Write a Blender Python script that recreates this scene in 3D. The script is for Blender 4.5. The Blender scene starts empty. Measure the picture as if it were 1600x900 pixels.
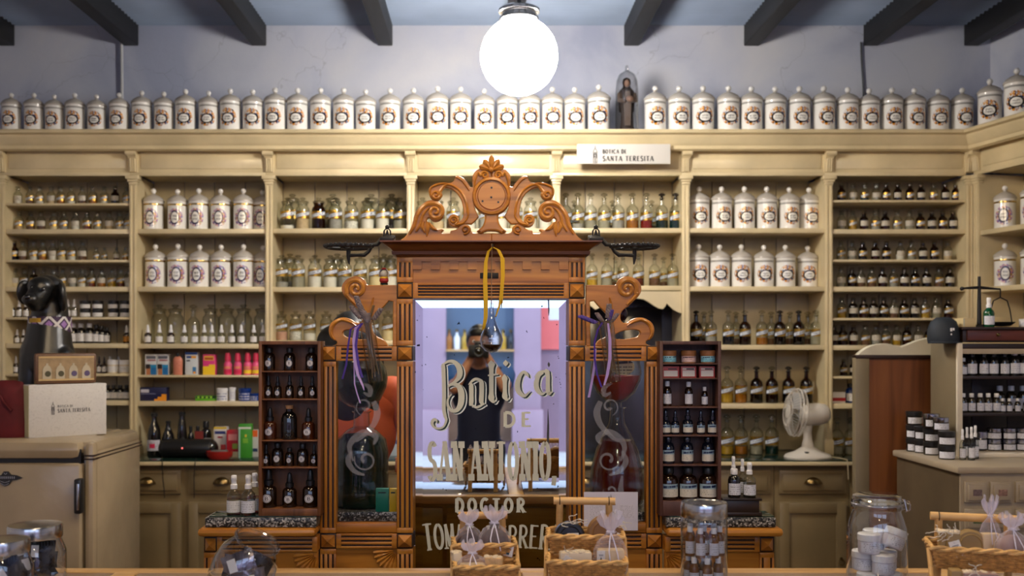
import bpy, bmesh, math, random
from mathutils import Vector, Matrix, Euler
random.seed(7)
PI = math.pi
SC = bpy.context.scene
COL = SC.collection
# ------------------------------------------------------------------ camera
F = 1556.0            # focal length in pixels of the 1600 px wide frame
VX, VY, EH = 755.0, 535.0, 1.60   # vanishing point of the depth direction, eye height
cam_d = bpy.data.cameras.new('camera')
cam = bpy.data.objects.new('camera', cam_d)
COL.objects.link(cam)
cam.location = (0, 0, EH)
cam.rotation_euler = (PI/2, 0, 0)
cam_d.sensor_width = 36.0
cam_d.lens = 36.0*F/1600
cam_d.shift_x = (800-VX)/1600
cam_d.shift_y = (VY-450)/1600
cam_d.clip_start = 0.05
cam_d.dof.use_dof = True
cam_d.dof.focus_distance = 2.95
cam_d.dof.aperture_fstop = 3.4
SC.camera = cam
# ------------------------------------------------------------------ world, sun, exposure
W = bpy.data.worlds.new('sky'); SC.world = W
W.use_nodes = True
wn = W.node_tree.nodes; wl = W.node_tree.links
bg = wn['Background']
bg.inputs[0].default_value = (0.50, 0.66, 1.0, 1)
bg.inputs[1].default_value = 3.4
sun_d = bpy.data.lights.new('sun', 'SUN'); sun = bpy.data.objects.new('sun', sun_d); COL.objects.link(sun)
sun_d.energy = 2.5; sun_d.angle = math.radians(0.6); sun_d.color = (1, .95, .86)
sun.rotation_euler = (math.radians(-22), math.radians(24), 0)
SC.view_settings.view_transform = 'Standard'
SC.view_settings.look = 'None'
SC.view_settings.exposure = 0.0
SC.view_settings.gamma = 1.0
SC.view_settings.use_curve_mapping = False
SC.cycles.transparent_max_bounces = 24
SC.cycles.max_bounces = 10
SC.cycles.caustics_reflective = False
SC.cycles.caustics_refractive = False
LAMP_POWER = 105.0
# ------------------------------------------------------------------ helpers
def P(px, py, Y):
    return Vector(((px-VX)/F*Y, Y, EH-(py-VY)/F*Y))
def X(px, Y): return (px-VX)/F*Y
def Z(py, Y): return EH-(py-VY)/F*Y
_mats = {}
class V:
    """a node socket with arithmetic"""
    def __init__(s, nt, sock): s.nt, s.k = nt, sock
    def _m(s, op, *a, clamp=False):
        n = s.nt.nodes.new('ShaderNodeMath'); n.operation = op; n.use_clamp = clamp
        for i, v in enumerate((s,)+a):
            if isinstance(v, V): s.nt.links.new(v.k, n.inputs[i])
            else: n.inputs[i].default_value = v
        return V(s.nt, n.outputs[0])
    def __add__(s, o): return s._m('ADD', o)
    def __sub__(s, o): return s._m('SUBTRACT', o)
    def __mul__(s, o): return s._m('MULTIPLY', o)
    def __truediv__(s, o): return s._m('DIVIDE', o)
    def gt(s, o): return s._m('GREATER_THAN', o)
    def lt(s, o): return s._m('LESS_THAN', o)
    def abs(s): return s._m('ABSOLUTE')
    def sq(s): return s*s
    def sqrt(s): return s._m('SQRT')
    def frac(s): return s._m('FRACT')
    def floor(s): return s._m('FLOOR')
    def sin(s): return s._m('SINE')
class G:
    """material graph helper"""
    def __init__(s, name, rough=.5, metal=0., spec=.5):
        s.m = bpy.data.materials.new(name); s.m.use_nodes = True
        s.nt = s.m.node_tree; s.b = s.nt.nodes['Principled BSDF']
        s.b.inputs['Roughness'].default_value = rough
        s.b.inputs['Metallic'].default_value = metal
        s.b.inputs['Specular IOR Level'].default_value = spec
    def n(s, t): return s.nt.nodes.new(t)
    def l(s, a, b): s.nt.links.new(a.k if isinstance(a, V) else a, b)
    def v(s, sock): return V(s.nt, sock)
    def uv(s):
        t = s.n('ShaderNodeTexCoord'); x = s.n('ShaderNodeSeparateXYZ'); s.l(t.outputs['UV'], x.inputs[0])
        return s.v(x.outputs[0]), s.v(x.outputs[1])
    def vec(s, x, y, z=0.):
        c = s.n('ShaderNodeCombineXYZ')
        for i, q in enumerate((x, y, z)):
            if isinstance(q, V): s.l(q, c.inputs[i])
            else: c.inputs[i].default_value = q
        return c.outputs[0]
    def noise(s, scale=5, detail=3, vec=None, coord='Object', stretch=None, dist=0.):
        n = s.n('ShaderNodeTexNoise'); n.inputs['Scale'].default_value = scale; n.inputs['Detail'].default_value = detail
        n.inputs['Distortion'].default_value = dist
        if vec is None:
            t = s.n('ShaderNodeTexCoord'); vec = t.outputs[coord]
        if stretch:
            mp = s.n('ShaderNodeMapping'); mp.inputs['Scale'].default_value = stretch
            s.l(vec, mp.inputs[0]); vec = mp.outputs[0]
        s.l(vec, n.inputs['Vector'])
        return s.v(n.outputs['Fac'])
    def rnd(s):
        return s.v(s.n('ShaderNodeObjectInfo').outputs['Random'])
    def ramp(s, fac, stops):
        r = s.n('ShaderNodeValToRGB'); e = r.color_ramp.elements
        while len(e) < len(stops): e.new(.5)
        for i, (p, c) in enumerate(stops):
            e[i].position = p; e[i].color = (*c, 1)
        s.l(fac, r.inputs[0]); return r.outputs[0]
    def mix(s, fac, a, b):
        n = s.n('ShaderNodeMix'); n.data_type = 'RGBA'
        if isinstance(fac, V): s.l(fac, n.inputs[0])
        else: n.inputs[0].default_value = fac
        for i, c in ((6, a), (7, b)):
            if isinstance(c, tuple): n.inputs[i].default_value = (*c, 1)
            else: s.l(c, n.inputs[i])
        return n.outputs[2]
    def base(s, c):
        if isinstance(c, tuple): s.b.inputs['Base Color'].default_value = (*c, 1)
        else: s.l(c, s.b.inputs['Base Color'])
    def bump(s, h, strength=.2, dist=.01):
        b = s.n('ShaderNodeBump'); b.inputs['Strength'].default_value = strength; b.inputs['Distance'].default_value = dist
        s.l(h, b.inputs['Height']); s.l(b.outputs[0], s.b.inputs['Normal'])
def mat(name, col, rough=.5, metal=0., var=0.1, scale=8., bump=0., stretch=None, spec=.5, detail=3):
    if name in _mats: return _mats[name]
    g = G(name, rough, metal, spec)
    nz = g.noise(scale, detail, stretch=stretch)
    d = tuple(max(0, c*(1-var)) for c in col); u = tuple(min(1, c*(1+var)) for c in col)
    g.base(g.ramp(nz, [(.3, d), (.7, u)]))
    if bump: g.bump(nz, bump, .005)
    _mats[name] = g.m
    return g.m
def thin_glass(name, tint=(1, 1, 1), refl=1.0, rough=.02):
    g = G(name); nt = g.nt
    nt.nodes.remove(g.b)
    out = nt.nodes['Material Output']
    tr = g.n('ShaderNodeBsdfTransparent'); l2 = g.n('ShaderNodeLayerWeight'); l2.inputs[0].default_value = .5
    g.l(g.mix(g.v(l2.outputs['Facing'])._m('POWER', 2.2), tint, tuple(c*c*.34 for c in tint)), tr.inputs[0])
    gl = g.n('ShaderNodeBsdfGlossy'); gl.inputs['Roughness'].default_value = rough
    lw = g.n('ShaderNodeLayerWeight'); lw.inputs[0].default_value = .5
    f = ((g.v(lw.outputs['Facing'])._m('POWER', 4.)*.8+.045)*refl)._m('MINIMUM', .9)
    mx = g.n('ShaderNodeMixShader'); g.l(f, mx.inputs[0]); g.l(tr.outputs[0], mx.inputs[1]); g.l(gl.outputs[0], mx.inputs[2])
    g.l(mx.outputs[0], out.inputs[0])
    _mats[name] = g.m
    return g.m
def clear_solid(name, tint=(1, 1, 1), rough=0., ior=1.45):
    g = G(name, rough); g.base(tint); g.b.inputs['Transmission Weight'].default_value = 1.; g.b.inputs['IOR'].default_value = ior
    _mats[name] = g.m
    return g.m
# ---- mesh builder
class MB:
    def __init__(s): s.v = []; s.f = []; s.u = {}
    def add(s, vs, fs):
        o = len(s.v); s.v += [tuple(p) for p in vs]; s.f += [tuple(i+o for i in f) for f in fs]; return s
    def box(s, x0, x1, y0, y1, z0, z1, b=0.):
        if x0 > x1: x0, x1 = x1, x0
        if y0 > y1: y0, y1 = y1, y0
        if z0 > z1: z0, z1 = z1, z0
        if b <= 0:
            vs = [(x, y, z) for z in (z0, z1) for y in (y0, y1) for x in (x0, x1)]
            return s.add(vs, [(0, 2, 3, 1), (4, 5, 7, 6), (0, 1, 5, 4), (2, 6, 7, 3), (0, 4, 6, 2), (1, 3, 7, 5)])
        b = min(b, (x1-x0)*.45, (y1-y0)*.45, (z1-z0)*.45)
        bm = bmesh.new(); bmesh.ops.create_cube(bm, size=1)
        for v in bm.verts:
            v.co = Vector(((x0+x1)/2+v.co.x*(x1-x0), (y0+y1)/2+v.co.y*(y1-y0), (z0+z1)/2+v.co.z*(z1-z0)))
        bmesh.ops.bevel(bm, geom=bm.edges[:], offset=b, segments=2, affect='EDGES', profile=.5)
        return s.bm(bm)
    def bm(s, bm, free=True):
        bm.verts.ensure_lookup_table(); bm.verts.index_update()
        s.add([v.co for v in bm.verts], [[v.index for v in f.verts] for f in bm.faces])
        if free: bm.free()
        return s
    def lathe(s, prof, seg=20, cx=0., cy=0., cz=0., axis=None, a0=0., a1=2*PI):
        n = len(prof); full = abs(a1-a0-2*PI) < 1e-6
        m = seg if full else seg+1
        vs = []
        for j in range(m):
            a = a0+(a1-a0)*j/seg
            for r, z in prof: vs.append((cx+r*math.cos(a), cy+r*math.sin(a), cz+z))
        fs = []
        for j in range(seg):
            k = (j+1) % m
            for i in range(n-1):
                if prof[i][0] < 1e-6 and prof[i+1][0] < 1e-6: continue
                fs.append((j*n+i, k*n+i, k*n+i+1, j*n+i+1))
        if axis is not None:
            M = axis; vs = [tuple(M @ Vector(p)) for p in vs]
        return s.add(vs, fs)
    def cap(s, pts): return s.add(pts, [tuple(range(len(pts)))])
    def prism(s, poly, y0, y1, plane='xz'):
        """extrude a 2-D outline; plane 'xz' extrudes along y, 'yz' along x, 'xy' along z"""
        n = len(poly)
        def q(a, b, t): return (a, t, b) if plane == 'xz' else ((t, a, b) if plane == 'yz' else (a, b, t))
        vs = [q(a, b, y0) for a, b in poly]+[q(a, b, y1) for a, b in poly]
        fs = [tuple(range(n)), tuple(range(2*n-1, n-1, -1))]
        for i in range(n): fs.append((i, i+n, (i+1) % n+n, (i+1) % n))
        return s.add(vs, fs)
    def tube(s, pts, r, seg=8, closed=False, caps=True):
        pts = [Vector(p) for p in pts]; n = len(pts)
        rr = r if isinstance(r, (list, tuple)) else [r]*n
        vs = []; up = None
        for i, p in enumerate(pts):
            if closed: t = pts[(i+1) % n]-pts[i-1]
            else: t = pts[min(i+1, n-1)]-pts[max(i-1, 0)]
            if t.length < 1e-9: t = Vector((0, 0, 1))
            t.normalize()
            if up is None:
                up = Vector((0, 0, 1)) if abs(t.z) < .9 else Vector((1, 0, 0))
            a = up-t*up.dot(t)
            if a.length < 1e-6: a = t.orthogonal()
            a.normalize(); up = a; b = t.cross(a)
            for j in range(seg):
                w = 2*PI*j/seg; vs.append(tuple(p+(a*math.cos(w)+b*math.sin(w))*rr[i]))
        fs = []
        for i in range(n if closed else n-1):
            k = (i+1) % n
            for j in range(seg):
                fs.append((i*seg+j, i*seg+(j+1) % seg, k*seg+(j+1) % seg, k*seg+j))
        if caps and not closed:
            fs.append(tuple(range(seg-1, -1, -1))); fs.append(tuple((n-1)*seg+j for j in range(seg)))
        return s.add(vs, fs)
    def strip(s, pts, wdir, w, thick=.0006):
        """flat ribbon along pts; wdir = width direction"""
        pts = [Vector(p) for p in pts]; wd = Vector(wdir).normalized()
        vs = []; n = len(pts)
        for i, p in enumerate(pts):
            ww = w[i] if isinstance(w, (list, tuple)) else w
            t = (pts[min(i+1, n-1)]-pts[max(i-1, 0)]).normalized(); nn = wd.cross(t)
            for a, b in ((-1, -1), (1, -1), (1, 1), (-1, 1)):
                vs.append(tuple(p+wd*(a*ww/2)+nn*(b*thick/2)))
        fs = []
        for i in range(n-1):
            for j in range(4): fs.append((i*4+j, i*4+(j+1) % 4, i*4+4+(j+1) % 4, i*4+4+j))
        fs += [(3, 2, 1, 0), tuple((n-1)*4+j for j in range(4))]
        return s.add(vs, fs)
    def sphere(s, c, r, seg=16, rings=10, sc=(1, 1, 1), rot=None):
        vs = []; fs = []
        for i in range(rings+1):
            t = PI*i/rings
            for j in range(seg):
                w = 2*PI*j/seg
                p = Vector((r*sc[0]*math.sin(t)*math.cos(w), r*sc[1]*math.sin(t)*math.sin(w), -r*sc[2]*math.cos(t)))
                if rot: p = rot @ p
                vs.append(tuple(Vector(c)+p))
        for i in range(rings):
            for j in range(seg):
                a = i*seg+j; b = i*seg+(j+1) % seg
                if i == 0: fs.append((a, b+seg, a+seg))
                elif i == rings-1: fs.append((a, b, a+seg))
                else: fs.append((a, b, b+seg, a+seg))
        return s.add(vs, fs)
    def patch(s, r, a, z0, z1, seg=10, r1=None, cx=0, cy=0, rows=1):
        """curved label on the -Y side with UVs"""
        o = len(s.v); vs = []
        for i in range(rows+1):
            for j in range(seg+1):
                w = -PI/2-a+2*a*j/seg; rr = r if r1 is None else r+(r1-r)*i/rows
                vs.append((cx+rr*math.cos(w), cy+rr*math.sin(w), z0+(z1-z0)*i/rows))
                s.u[o+len(vs)-1] = (j/seg, i/rows)
        fs = []
        for i in range(rows):
            for j in range(seg):
                q = i*(seg+1)+j; fs.append((q, q+1, q+seg+2, q+seg+1))
        return s.add(vs, fs)
    def decal(s, R, rx, rz, cz, cx=0., lift=.0005, n=20):
        """oval label wrapped on the front of a cylinder of radius R, with UVs"""
        o = len(s.v); vs = []; fs = []; K = (0, .35, .7, 1.)
        for q in K[1:]:
            for i in range(n):
                a = 2*PI*i/n; x = rx*q*math.cos(a)+cx; w = max(-1.4, min(1.4, x/R))
                s.u[o+len(vs)] = (.5+.5*q*math.cos(a), .5+.5*q*math.sin(a)); vs.append(((R+lift)*math.sin(w), -(R+lift)*math.cos(w), cz+rz*q*math.sin(a)))
        w = cx/R; s.u[o+len(vs)] = (.5, .5); vs.append(((R+lift)*math.sin(w), -(R+lift)*math.cos(w), cz)); c = len(vs)-1
        for i in range(n):
            k = (i+1) % n; fs += [(c, i, k), (i, n+i, n+k, k), (n+i, 2*n+i, 2*n+k, n+k)]
        return s.add(vs, fs)
    def rect(s, x0, x1, y, z0, z1):
        """UV mapped rectangle facing -Y"""
        o = len(s.v)
        for i, q in enumerate(((0, 0), (1, 0), (1, 1), (0, 1))): s.u[o+i] = q
        return s.add([(x0, y, z0), (x1, y, z0), (x1, y, z1), (x0, y, z1)], [(0, 1, 2, 3)])
    def xf(s, M):
        s.v = [tuple(M @ Vector(p)) for p in s.v]; return s
    def mesh(s, name='mesh', smooth=40):
        me = bpy.data.meshes.new(name); me.from_pydata(s.v, [], s.f)
        if s.u:
            ul = me.uv_layers.new(name='UVMap')
            for lp in me.loops: ul.data[lp.index].uv = s.u.get(lp.vertex_index, (0, 0))
        me.validate()
        if smooth:
            me.polygons.foreach_set('use_smooth', [True]*len(me.polygons))
            me.set_sharp_from_angle(angle=math.radians(smooth))
        me.update()
        return me
def fixn(mb):
    bm = bmesh.new(); me = mb.mesh('t', 0); bm.from_mesh(me); bmesh.ops.recalc_face_normals(bm, faces=bm.faces); 
    mb.f = [tuple(v.index for v in f.verts) for f in bm.faces]; bm.free(); bpy.data.meshes.remove(me); return mb
def link(name, me, m=None, parent=None, loc=None, rot=None, scale=None):
    if isinstance(me, MB): me = me.mesh(name)
    o = bpy.data.objects.new(name, me); COL.objects.link(o)
    if m is not None and not me.materials: me.materials.append(m)
    if parent: o.parent = parent
    if loc is not None: o.location = loc
    if rot is not None: o.rotation_euler = rot
    if scale is not None: o.scale = scale if not isinstance(scale, (int, float)) else (scale,)*3
    return o
_cache = {}
def shared(key, m, fn):
    k = (key, m.name)
    if k not in _cache:
        if key not in _cache: _cache[key] = fn().mesh(key if isinstance(key, str) else 'mesh')
        me = _cache[key].copy(); me.materials.append(m); _cache[k] = me
    return _cache[k]
def thing(name, label, cat, loc=(0, 0, 0), rot=0., group=None, scale=None):
    o = bpy.data.objects.new(name, None); COL.objects.link(o); o.empty_display_size = .05
    o.location = loc; o.rotation_euler = rot if isinstance(rot, (tuple, Euler)) else (0, 0, rot)
    if scale: o.scale = scale if not isinstance(scale, (int, float)) else (scale,)*3
    return tag(o, label, cat, group)
def tag(o, label, cat, group=None):
    o['label'] = label; o['category'] = cat
    if group: o['group'] = group
    n = len(label.replace('-', ' ').split())
    if n < 4 or len(label.split()) > 16: print('LABEL LENGTH', label)
    return o
def struct(o): o['kind'] = 'structure'; return o
ORD = ['first', 'second', 'third', 'fourth', 'fifth', 'sixth', 'seventh', 'eighth', 'ninth', 'tenth', 'eleventh', 'twelfth', 'thirteenth',
       'fourteenth', 'fifteenth', 'sixteenth', 'seventeenth', 'eighteenth', 'nineteenth', 'twentieth']
# 2-D curve shape -> mesh with rounded edges (outline points in x,z; extruded along y)
def shape_mesh(loops, y0, y1, bev=.002, smooth=True, res=2):
    cu = bpy.data.curves.new('shape', 'CURVE'); cu.dimensions = '2D'; cu.fill_mode = 'BOTH'
    cu.extrude = max(0.0001, (y1-y0)/2-bev); cu.bevel_depth = bev; cu.bevel_resolution = 1; cu.offset = -bev
    for lp in loops:
        sp = cu.splines.new('BEZIER' if smooth else 'POLY')
        if smooth:
            sp.bezier_points.add(len(lp)-1)
            for i, p in enumerate(lp):
                b = sp.bezier_points[i]; b.co = (p[0], p[1], 0)
                h = 'VECTOR' if (len(p) > 2 and p[2]) else 'AUTO'
                b.handle_left_type = b.handle_right_type = h
            sp.resolution_u = res
        else:
            sp.points.add(len(lp)-1)
            for i, p in enumerate(lp): sp.points[i].co = (p[0], p[1], 0, 1)
        sp.use_cyclic_u = True
    o = bpy.data.objects.new('tmp', cu); COL.objects.link(o)
    dg = bpy.context.evaluated_depsgraph_get()
    me = bpy.data.meshes.new_from_object(o.evaluated_get(dg))
    bpy.data.objects.remove(o); bpy.data.curves.remove(cu)
    R = Matrix.Translation((0, (y0+y1)/2, 0)) @ Matrix.Rotation(PI/2, 4, 'X')
    me.transform(R); me.materials.clear()
    me.polygons.foreach_set('use_smooth', [True]*len(me.polygons)); me.set_sharp_from_angle(angle=math.radians(35)); me.update()
    return me
# variable-width flat stroke -> polygon in 2-D  (pts = (x, z, width))
def stroke_poly(pts, sub=4):
    # catmull-rom
    q = []
    n = len(pts)
    for i in range(n-1):
        p0, p1, p2, p3 = pts[max(i-1, 0)], pts[i], pts[i+1], pts[min(i+2, n-1)]
        for k in range(sub):
            t = k/sub
            q.append(tuple(.5*((2*p1[d])+(-p0[d]+p2[d])*t+(2*p0[d]-5*p1[d]+4*p2[d]-p3[d])*t*t+(-p0[d]+3*p1[d]-3*p2[d]+p3[d])*t**3) for d in range(3)))
    q.append(pts[-1])
    L = []; R = []
    for i, p in enumerate(q):
        a = q[max(i-1, 0)]; b = q[min(i+1, len(q)-1)]
        dx, dz = b[0]-a[0], b[1]-a[1]; d = math.hypot(dx, dz) or 1
        nx, nz = -dz/d, dx/d; w = max(p[2], 1e-5)/2
        L.append((p[0]+nx*w, p[1]+nz*w)); R.append((p[0]-nx*w, p[1]-nz*w))
    return L, R
def ribbon_relief(mb, pts, y0, y1, sub=4, crown=0.):
    """raised stroke with front at y0 (nearer) and back at y1, quads along the stroke"""
    L, R = stroke_poly(pts, sub); n = len(L); vs = []
    for l, r in zip(L, R):
        c = ((l[0]+r[0])/2, (l[1]+r[1])/2)
        vs += [(l[0], y1, l[1]), (l[0]*.85+c[0]*.15, y0, l[1]*.85+c[1]*.15), (c[0], y0-crown, c[1]), (r[0]*.85+c[0]*.15, y0, r[1]*.85+c[1]*.15), (r[0], y1, r[1])]
    fs = []
    for i in range(n-1):
        for j in range(4): fs.append((i*5+j, i*5+j+1, i*5+5+j+1, i*5+5+j))
    fs += [(0, 1, 2, 3, 4), tuple((n-1)*5+j for j in (4, 3, 2, 1, 0))]
    return mb.add(vs, fs)
_fs = [0]
def flat_stroke(mb, pts, y, sub=4):
    _fs[0] = (_fs[0]+1) % 9; y -= _fs[0]*.00002
    L, R = stroke_poly(pts, sub); n = len(L)
    vs = [(a, y, b) for a, b in L]+[(a, y, b) for a, b in R]
    return mb.add(vs, [(i, i+1, n+i+1, n+i) for i in range(n-1)])
def spiral(cx, cz, r0, r1, a0, turns, n=18, w0=.2, w1=.1):
    out = []
    for i in range(n+1):
        t = i/n; a = a0+turns*2*PI*t; r = r0+(r1-r0)*t
        out.append((cx+r*math.cos(a), cz+r*math.sin(a), w0+(w1-w0)*t))
    return out
# ---- capital letters drawn as strokes; x in 0..w, z in 0..1
def arc(cx, cz, rx, rz, a0, a1, n=10): return [(cx+rx*math.cos(math.radians(a0+(a1-a0)*i/n)), cz+rz*math.sin(math.radians(a0+(a1-a0)*i/n))) for i in range(n+1)]
GLY = {   # (width, [(weight, points)], [serif feet (x, z)])
 'A': (.74, [(.5, [(.06, 0), (.34, 1)]), (1, [(.68, 0), (.38, 1)]), (.45, [(.17, .33), (.57, .33)])], [(.06, 0), (.68, 0)]),
 'B': (.62, [(1, [(.12, 0), (.12, 1)]), (.8, [(.12, .97)]+arc(.3, .75, .22, .22, 90, -90)+[(.12, .52)]), (.9, [(.12, .52)]+arc(.32, .27, .26, .25, 90, -90)+[(.12, .03)])], []),
 'C': (.66, [(.9, arc(.38, .5, .3, .47, 50, 310, 16))], []),
 'D': (.7, [(1, [(.13, 0), (.13, 1)]), (.9, [(.13, .97)]+arc(.26, .5, .36, .47, 90, -90, 14)+[(.13, .03)])], []),
 'E': (.58, [(1, [(.13, 0), (.13, 1)]), (.5, [(.1, .96), (.52, .96)]), (.5, [(.1, .52), (.42, .52)]), (.5, [(.1, .04), (.54, .04)])], []),
 'H': (.74, [(1, [(.13, 0), (.13, 1)]), (1, [(.61, 0), (.61, 1)]), (.45, [(.13, .5), (.61, .5)])], [(.13, 0), (.13, 1), (.61, 0), (.61, 1)]),
 'I': (.3, [(1, [(.15, 0), (.15, 1)])], [(.15, 0), (.15, 1)]),
 'M': (.88, [(.6, [(.12, 0), (.14, 1)]), (1, [(.14, 1), (.44, .1)]), (.5, [(.44, .1), (.74, 1)]), (1, [(.74, 1), (.76, 0)])], [(.12, 0), (.76, 0)]),
 'N': (.74, [(.6, [(.12, 0), (.12, 1)]), (1, [(.12, 1), (.6, 0)]), (.6, [(.6, 0), (.6, 1)])], [(.12, 0), (.6, 1), (.1, 1)]),
 'O': (.72, [(.9, arc(.36, .5, .28, .46, 90, 450, 22))], []),
 'R': (.68, [(1, [(.13, 0), (.13, 1)]), (.8, [(.13, .97)]+arc(.3, .73, .24, .24, 90, -90)+[(.13, .49)]), (.9, [(.28, .49), (.6, 0)])], [(.13, 0), (.6, 0)]),
 'S': (.56, [(.9, arc(.29, .73, .2, .23, 35, 250, 10)+arc(.27, .26, .22, .24, 75, -145, 10))], []),
 'T': (.66, [(1, [(.33, 0), (.33, 1)]), (.5, [(.03, .96), (.63, .96)])], [(.33, 0)]),
 ',': (.25, [(1, [(.12, .12), (.12, .02), (.06, -.12)])], []),
}
def glyph(mb, ch, ox, oz, w, h, y, wt=.13, serif=.1, ang=0., slab=None):
    if ch == ' ' or ch not in GLY: return
    gw, st, sf = GLY[ch]
    ca, sa = math.cos(ang), math.sin(ang)
    def T(a, b):
        a = a/gw*w; b = b*h
        return (ox+a*ca-b*sa, oz+a*sa+b*ca)
    tmp = MB()
    for k, pts in st:
        ww = wt*k*h
        q = [T(*p)+(ww,) for p in pts]
        if len(q) == 2: q = [q[0], q[1]]
        flat_stroke(mb, q, y, 1)
    for (a, b) in sf:
        t = (slab or .06)*h; b0 = b*h; c, d = T(a, 0)[0], 0
        hw = (serif*h+wt*h*.5)
        x0 = a/gw*w-hw; x1 = a/gw*w+hw
        z0, z1 = (b0, b0+t) if b < .5 else (b0-t, b0)
        co = [(x0, z0), (x1, z0), (x1, z1), (x0, z1)]
        _fs[0] = (_fs[0]+1) % 9
        mb.add([(ox+p*ca-q2*sa, y-.00022-_fs[0]*.00002, oz+p*sa+q2*ca) for p, q2 in co], [(0, 1, 2, 3)])
def word(mb, text, x0, x1, z0, h, y, wt=.13, serif=.1, gap=.1, slab=None):
    tot = sum(GLY[c][0] if c in GLY else .35 for c in text)+gap*(len(text)-1)
    k = (x1-x0)/tot; x = x0
    for c in text:
        w = GLY[c][0] if c in GLY else .35
        glyph(mb, c, x, z0, w*k, h, y, wt, serif, slab=slab)
        x += (w+gap)*k
    return mb
# ------------------------------------------------------------------ colours and materials
def rgb(r, g, b):
    f = lambda c: (c/255/12.92) if c/255 <= .04045 else ((c/255+.055)/1.055)**2.4
    return (f(r), f(g), f(b))
WHITE = (.8, .8, .8)
def paint(name, col, rough=.22, dirt=.25):
    g = G(name, rough)
    a = g.noise(3.0, 5); b = g.noise(40, 4)
    d = tuple(c*.8 for c in col)
    c1 = g.ramp(a, [(.35, d), (.6, col)])
    g.base(g.mix((b-.62)*dirt*6, c1, tuple(c*.45 for c in col)) if dirt else c1)
    g.bump(g.noise(14, 3), .25, .006)
    _mats[name] = g.m; return g.m
CREAM = paint('cream_enamel', rgb(222, 205, 164), .2, .05)
CREAM_LOW = paint('shade_toned_cream', rgb(132, 115, 82), .4, .15)  # same cream, darkened so the colour carries the shade low down
CREAM_IN = paint('cream_boards', rgb(198, 183, 146), .4, .12)
SAGE = paint('grey_cream_paint', rgb(128, 115, 90), .45, .1)
PLASTER = None
def plaster():
    g = G('lime_plaster', .85)
    a = g.noise(1.3, 6, dist=.6); b = g.noise(9, 5)
    c = g.ramp(a, [(.34, rgb(172, 178, 200)), (.5, rgb(200, 203, 216)), (.66, rgb(214, 214, 220))])
    t = g.n('ShaderNodeTexVoronoi'); t.feature = 'DISTANCE_TO_EDGE'; t.inputs['Scale'].default_value = .75
    tc = g.n('ShaderNodeTexCoord'); mx = g.n('ShaderNodeVectorMath'); mx.operation = 'ADD'
    nz = g.n('ShaderNodeTexNoise'); nz.inputs['Scale'].default_value = 2.2; nz.inputs['Detail'].default_value = 5
    g.l(tc.outputs['Object'], nz.inputs['Vector']); g.l(tc.outputs['Object'], mx.inputs[0])
    sc = g.n('ShaderNodeVectorMath'); sc.operation = 'SCALE'; sc.inputs['Scale'].default_value = .7
    g.l(nz.outputs['Color'], sc.inputs[0]); g.l(sc.outputs[0], mx.inputs[1]); g.l(mx.outputs[0], t.inputs['Vector'])
    crack = g.v(t.outputs['Distance']).lt(.0016)
    g.base(g.mix(crack*.2, c, rgb(90, 92, 98)))
    g.bump(b, .35, .01)
    return g.m
PLASTER = plaster()
def wood(name, dark, mid, light, axis='x', rough=.33, scale=1., bump=.12):
    g = G(name, rough)
    st = {'x': (2, 30, 30), 'y': (30, 2, 30), 'z': (30, 30, 2)}[axis]
    st = tuple(k*scale for k in st)
    a = g.noise(1., 6, stretch=st, dist=.8); b = g.noise(3., 3)
    c = g.ramp(a, [(.3, dark), (.5, mid), (.72, light)])
    g.base(g.mix(b*.5, c, tuple(k*.75 for k in mid)))
    g.bump(a, bump, .004)
    _mats[name] = g.m; return g.m
_od, _om, _ol = rgb(108, 62, 16), rgb(184, 118, 42), rgb(210, 148, 62)
OAKH = wood('oak_horizontal', _od, _om, _ol, 'x')
OAKV = wood('oak_vertical', _od, _om, _ol, 'z')
OAKC = wood('oak_carved', rgb(134, 82, 26), rgb(186, 122, 46), rgb(208, 146, 62), 'x', .3)
MAHOG = wood('reddish_cornice_wood', rgb(66, 32, 13), rgb(108, 60, 27), rgb(130, 78, 38), 'x', .3)
OAKD = wood('oak_groove', rgb(28, 12, 5), rgb(42, 20, 8), rgb(52, 26, 10), 'z', .5)
WALNUT = wood('organizer_wood', rgb(70, 40, 20), rgb(112, 68, 36), rgb(136, 86, 48), 'z', .5)
WALNUTR = wood('organizer_wood_reddish', rgb(52, 30, 24), rgb(84, 52, 42), rgb(104, 66, 54), 'z', .5)
DARKBOX = wood('dark_box_wood', rgb(22, 13, 10), rgb(42, 26, 18), rgb(58, 36, 24), 'x', .4)
PINE = wood('pine_edge', rgb(170, 128, 78), rgb(206, 164, 108), rgb(222, 184, 130), 'x', .4)
PLY = wood('brown_panel', rgb(92, 50, 22), rgb(128, 76, 38), rgb(146, 92, 48), 'z', .45, .6)
BEAM = wood('black_beam', (.004, .004, .005), (.007, .007, .008), (.014, .014, .016), 'y', .6)
BAMBOO = wood('bamboo', rgb(190, 140, 80), rgb(218, 172, 108), rgb(232, 192, 132), 'x', .4, .5)
WICKER = mat('wicker', rgb(214, 170, 106), .55, var=.3, scale=60)
WICKERD = mat('wicker_weave', rgb(184, 136, 76), .6, var=.35, scale=80)
PORC = mat('white_porcelain', rgb(228, 226, 220), .07, var=.02, spec=.7)
GLASS = thin_glass('clear_thin_glass', (.93, .95, .94))
GLASSB = thin_glass('bottle_glass', (.93, .95, .92), 1.2)
PANE = thin_glass('window_pane', (.95, .96, .96), .35)
AMBER = mat('amber_glass', (.018, .006, .002), .05, var=.2, spec=.8)
BLACKGL = mat('black_glass', (.006, .005, .005), .05, var=.2, spec=.8)
BLACKPL = mat('black_plastic', (.012, .012, .013), .35, var=.1)
WHITEPL = mat('white_plastic', rgb(228, 228, 230), .35, var=.02)
CHROME = mat('brushed_steel', (.55, .55, .56), .22, 1., var=.1, scale=3, stretch=(1, 1, 60))
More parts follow.
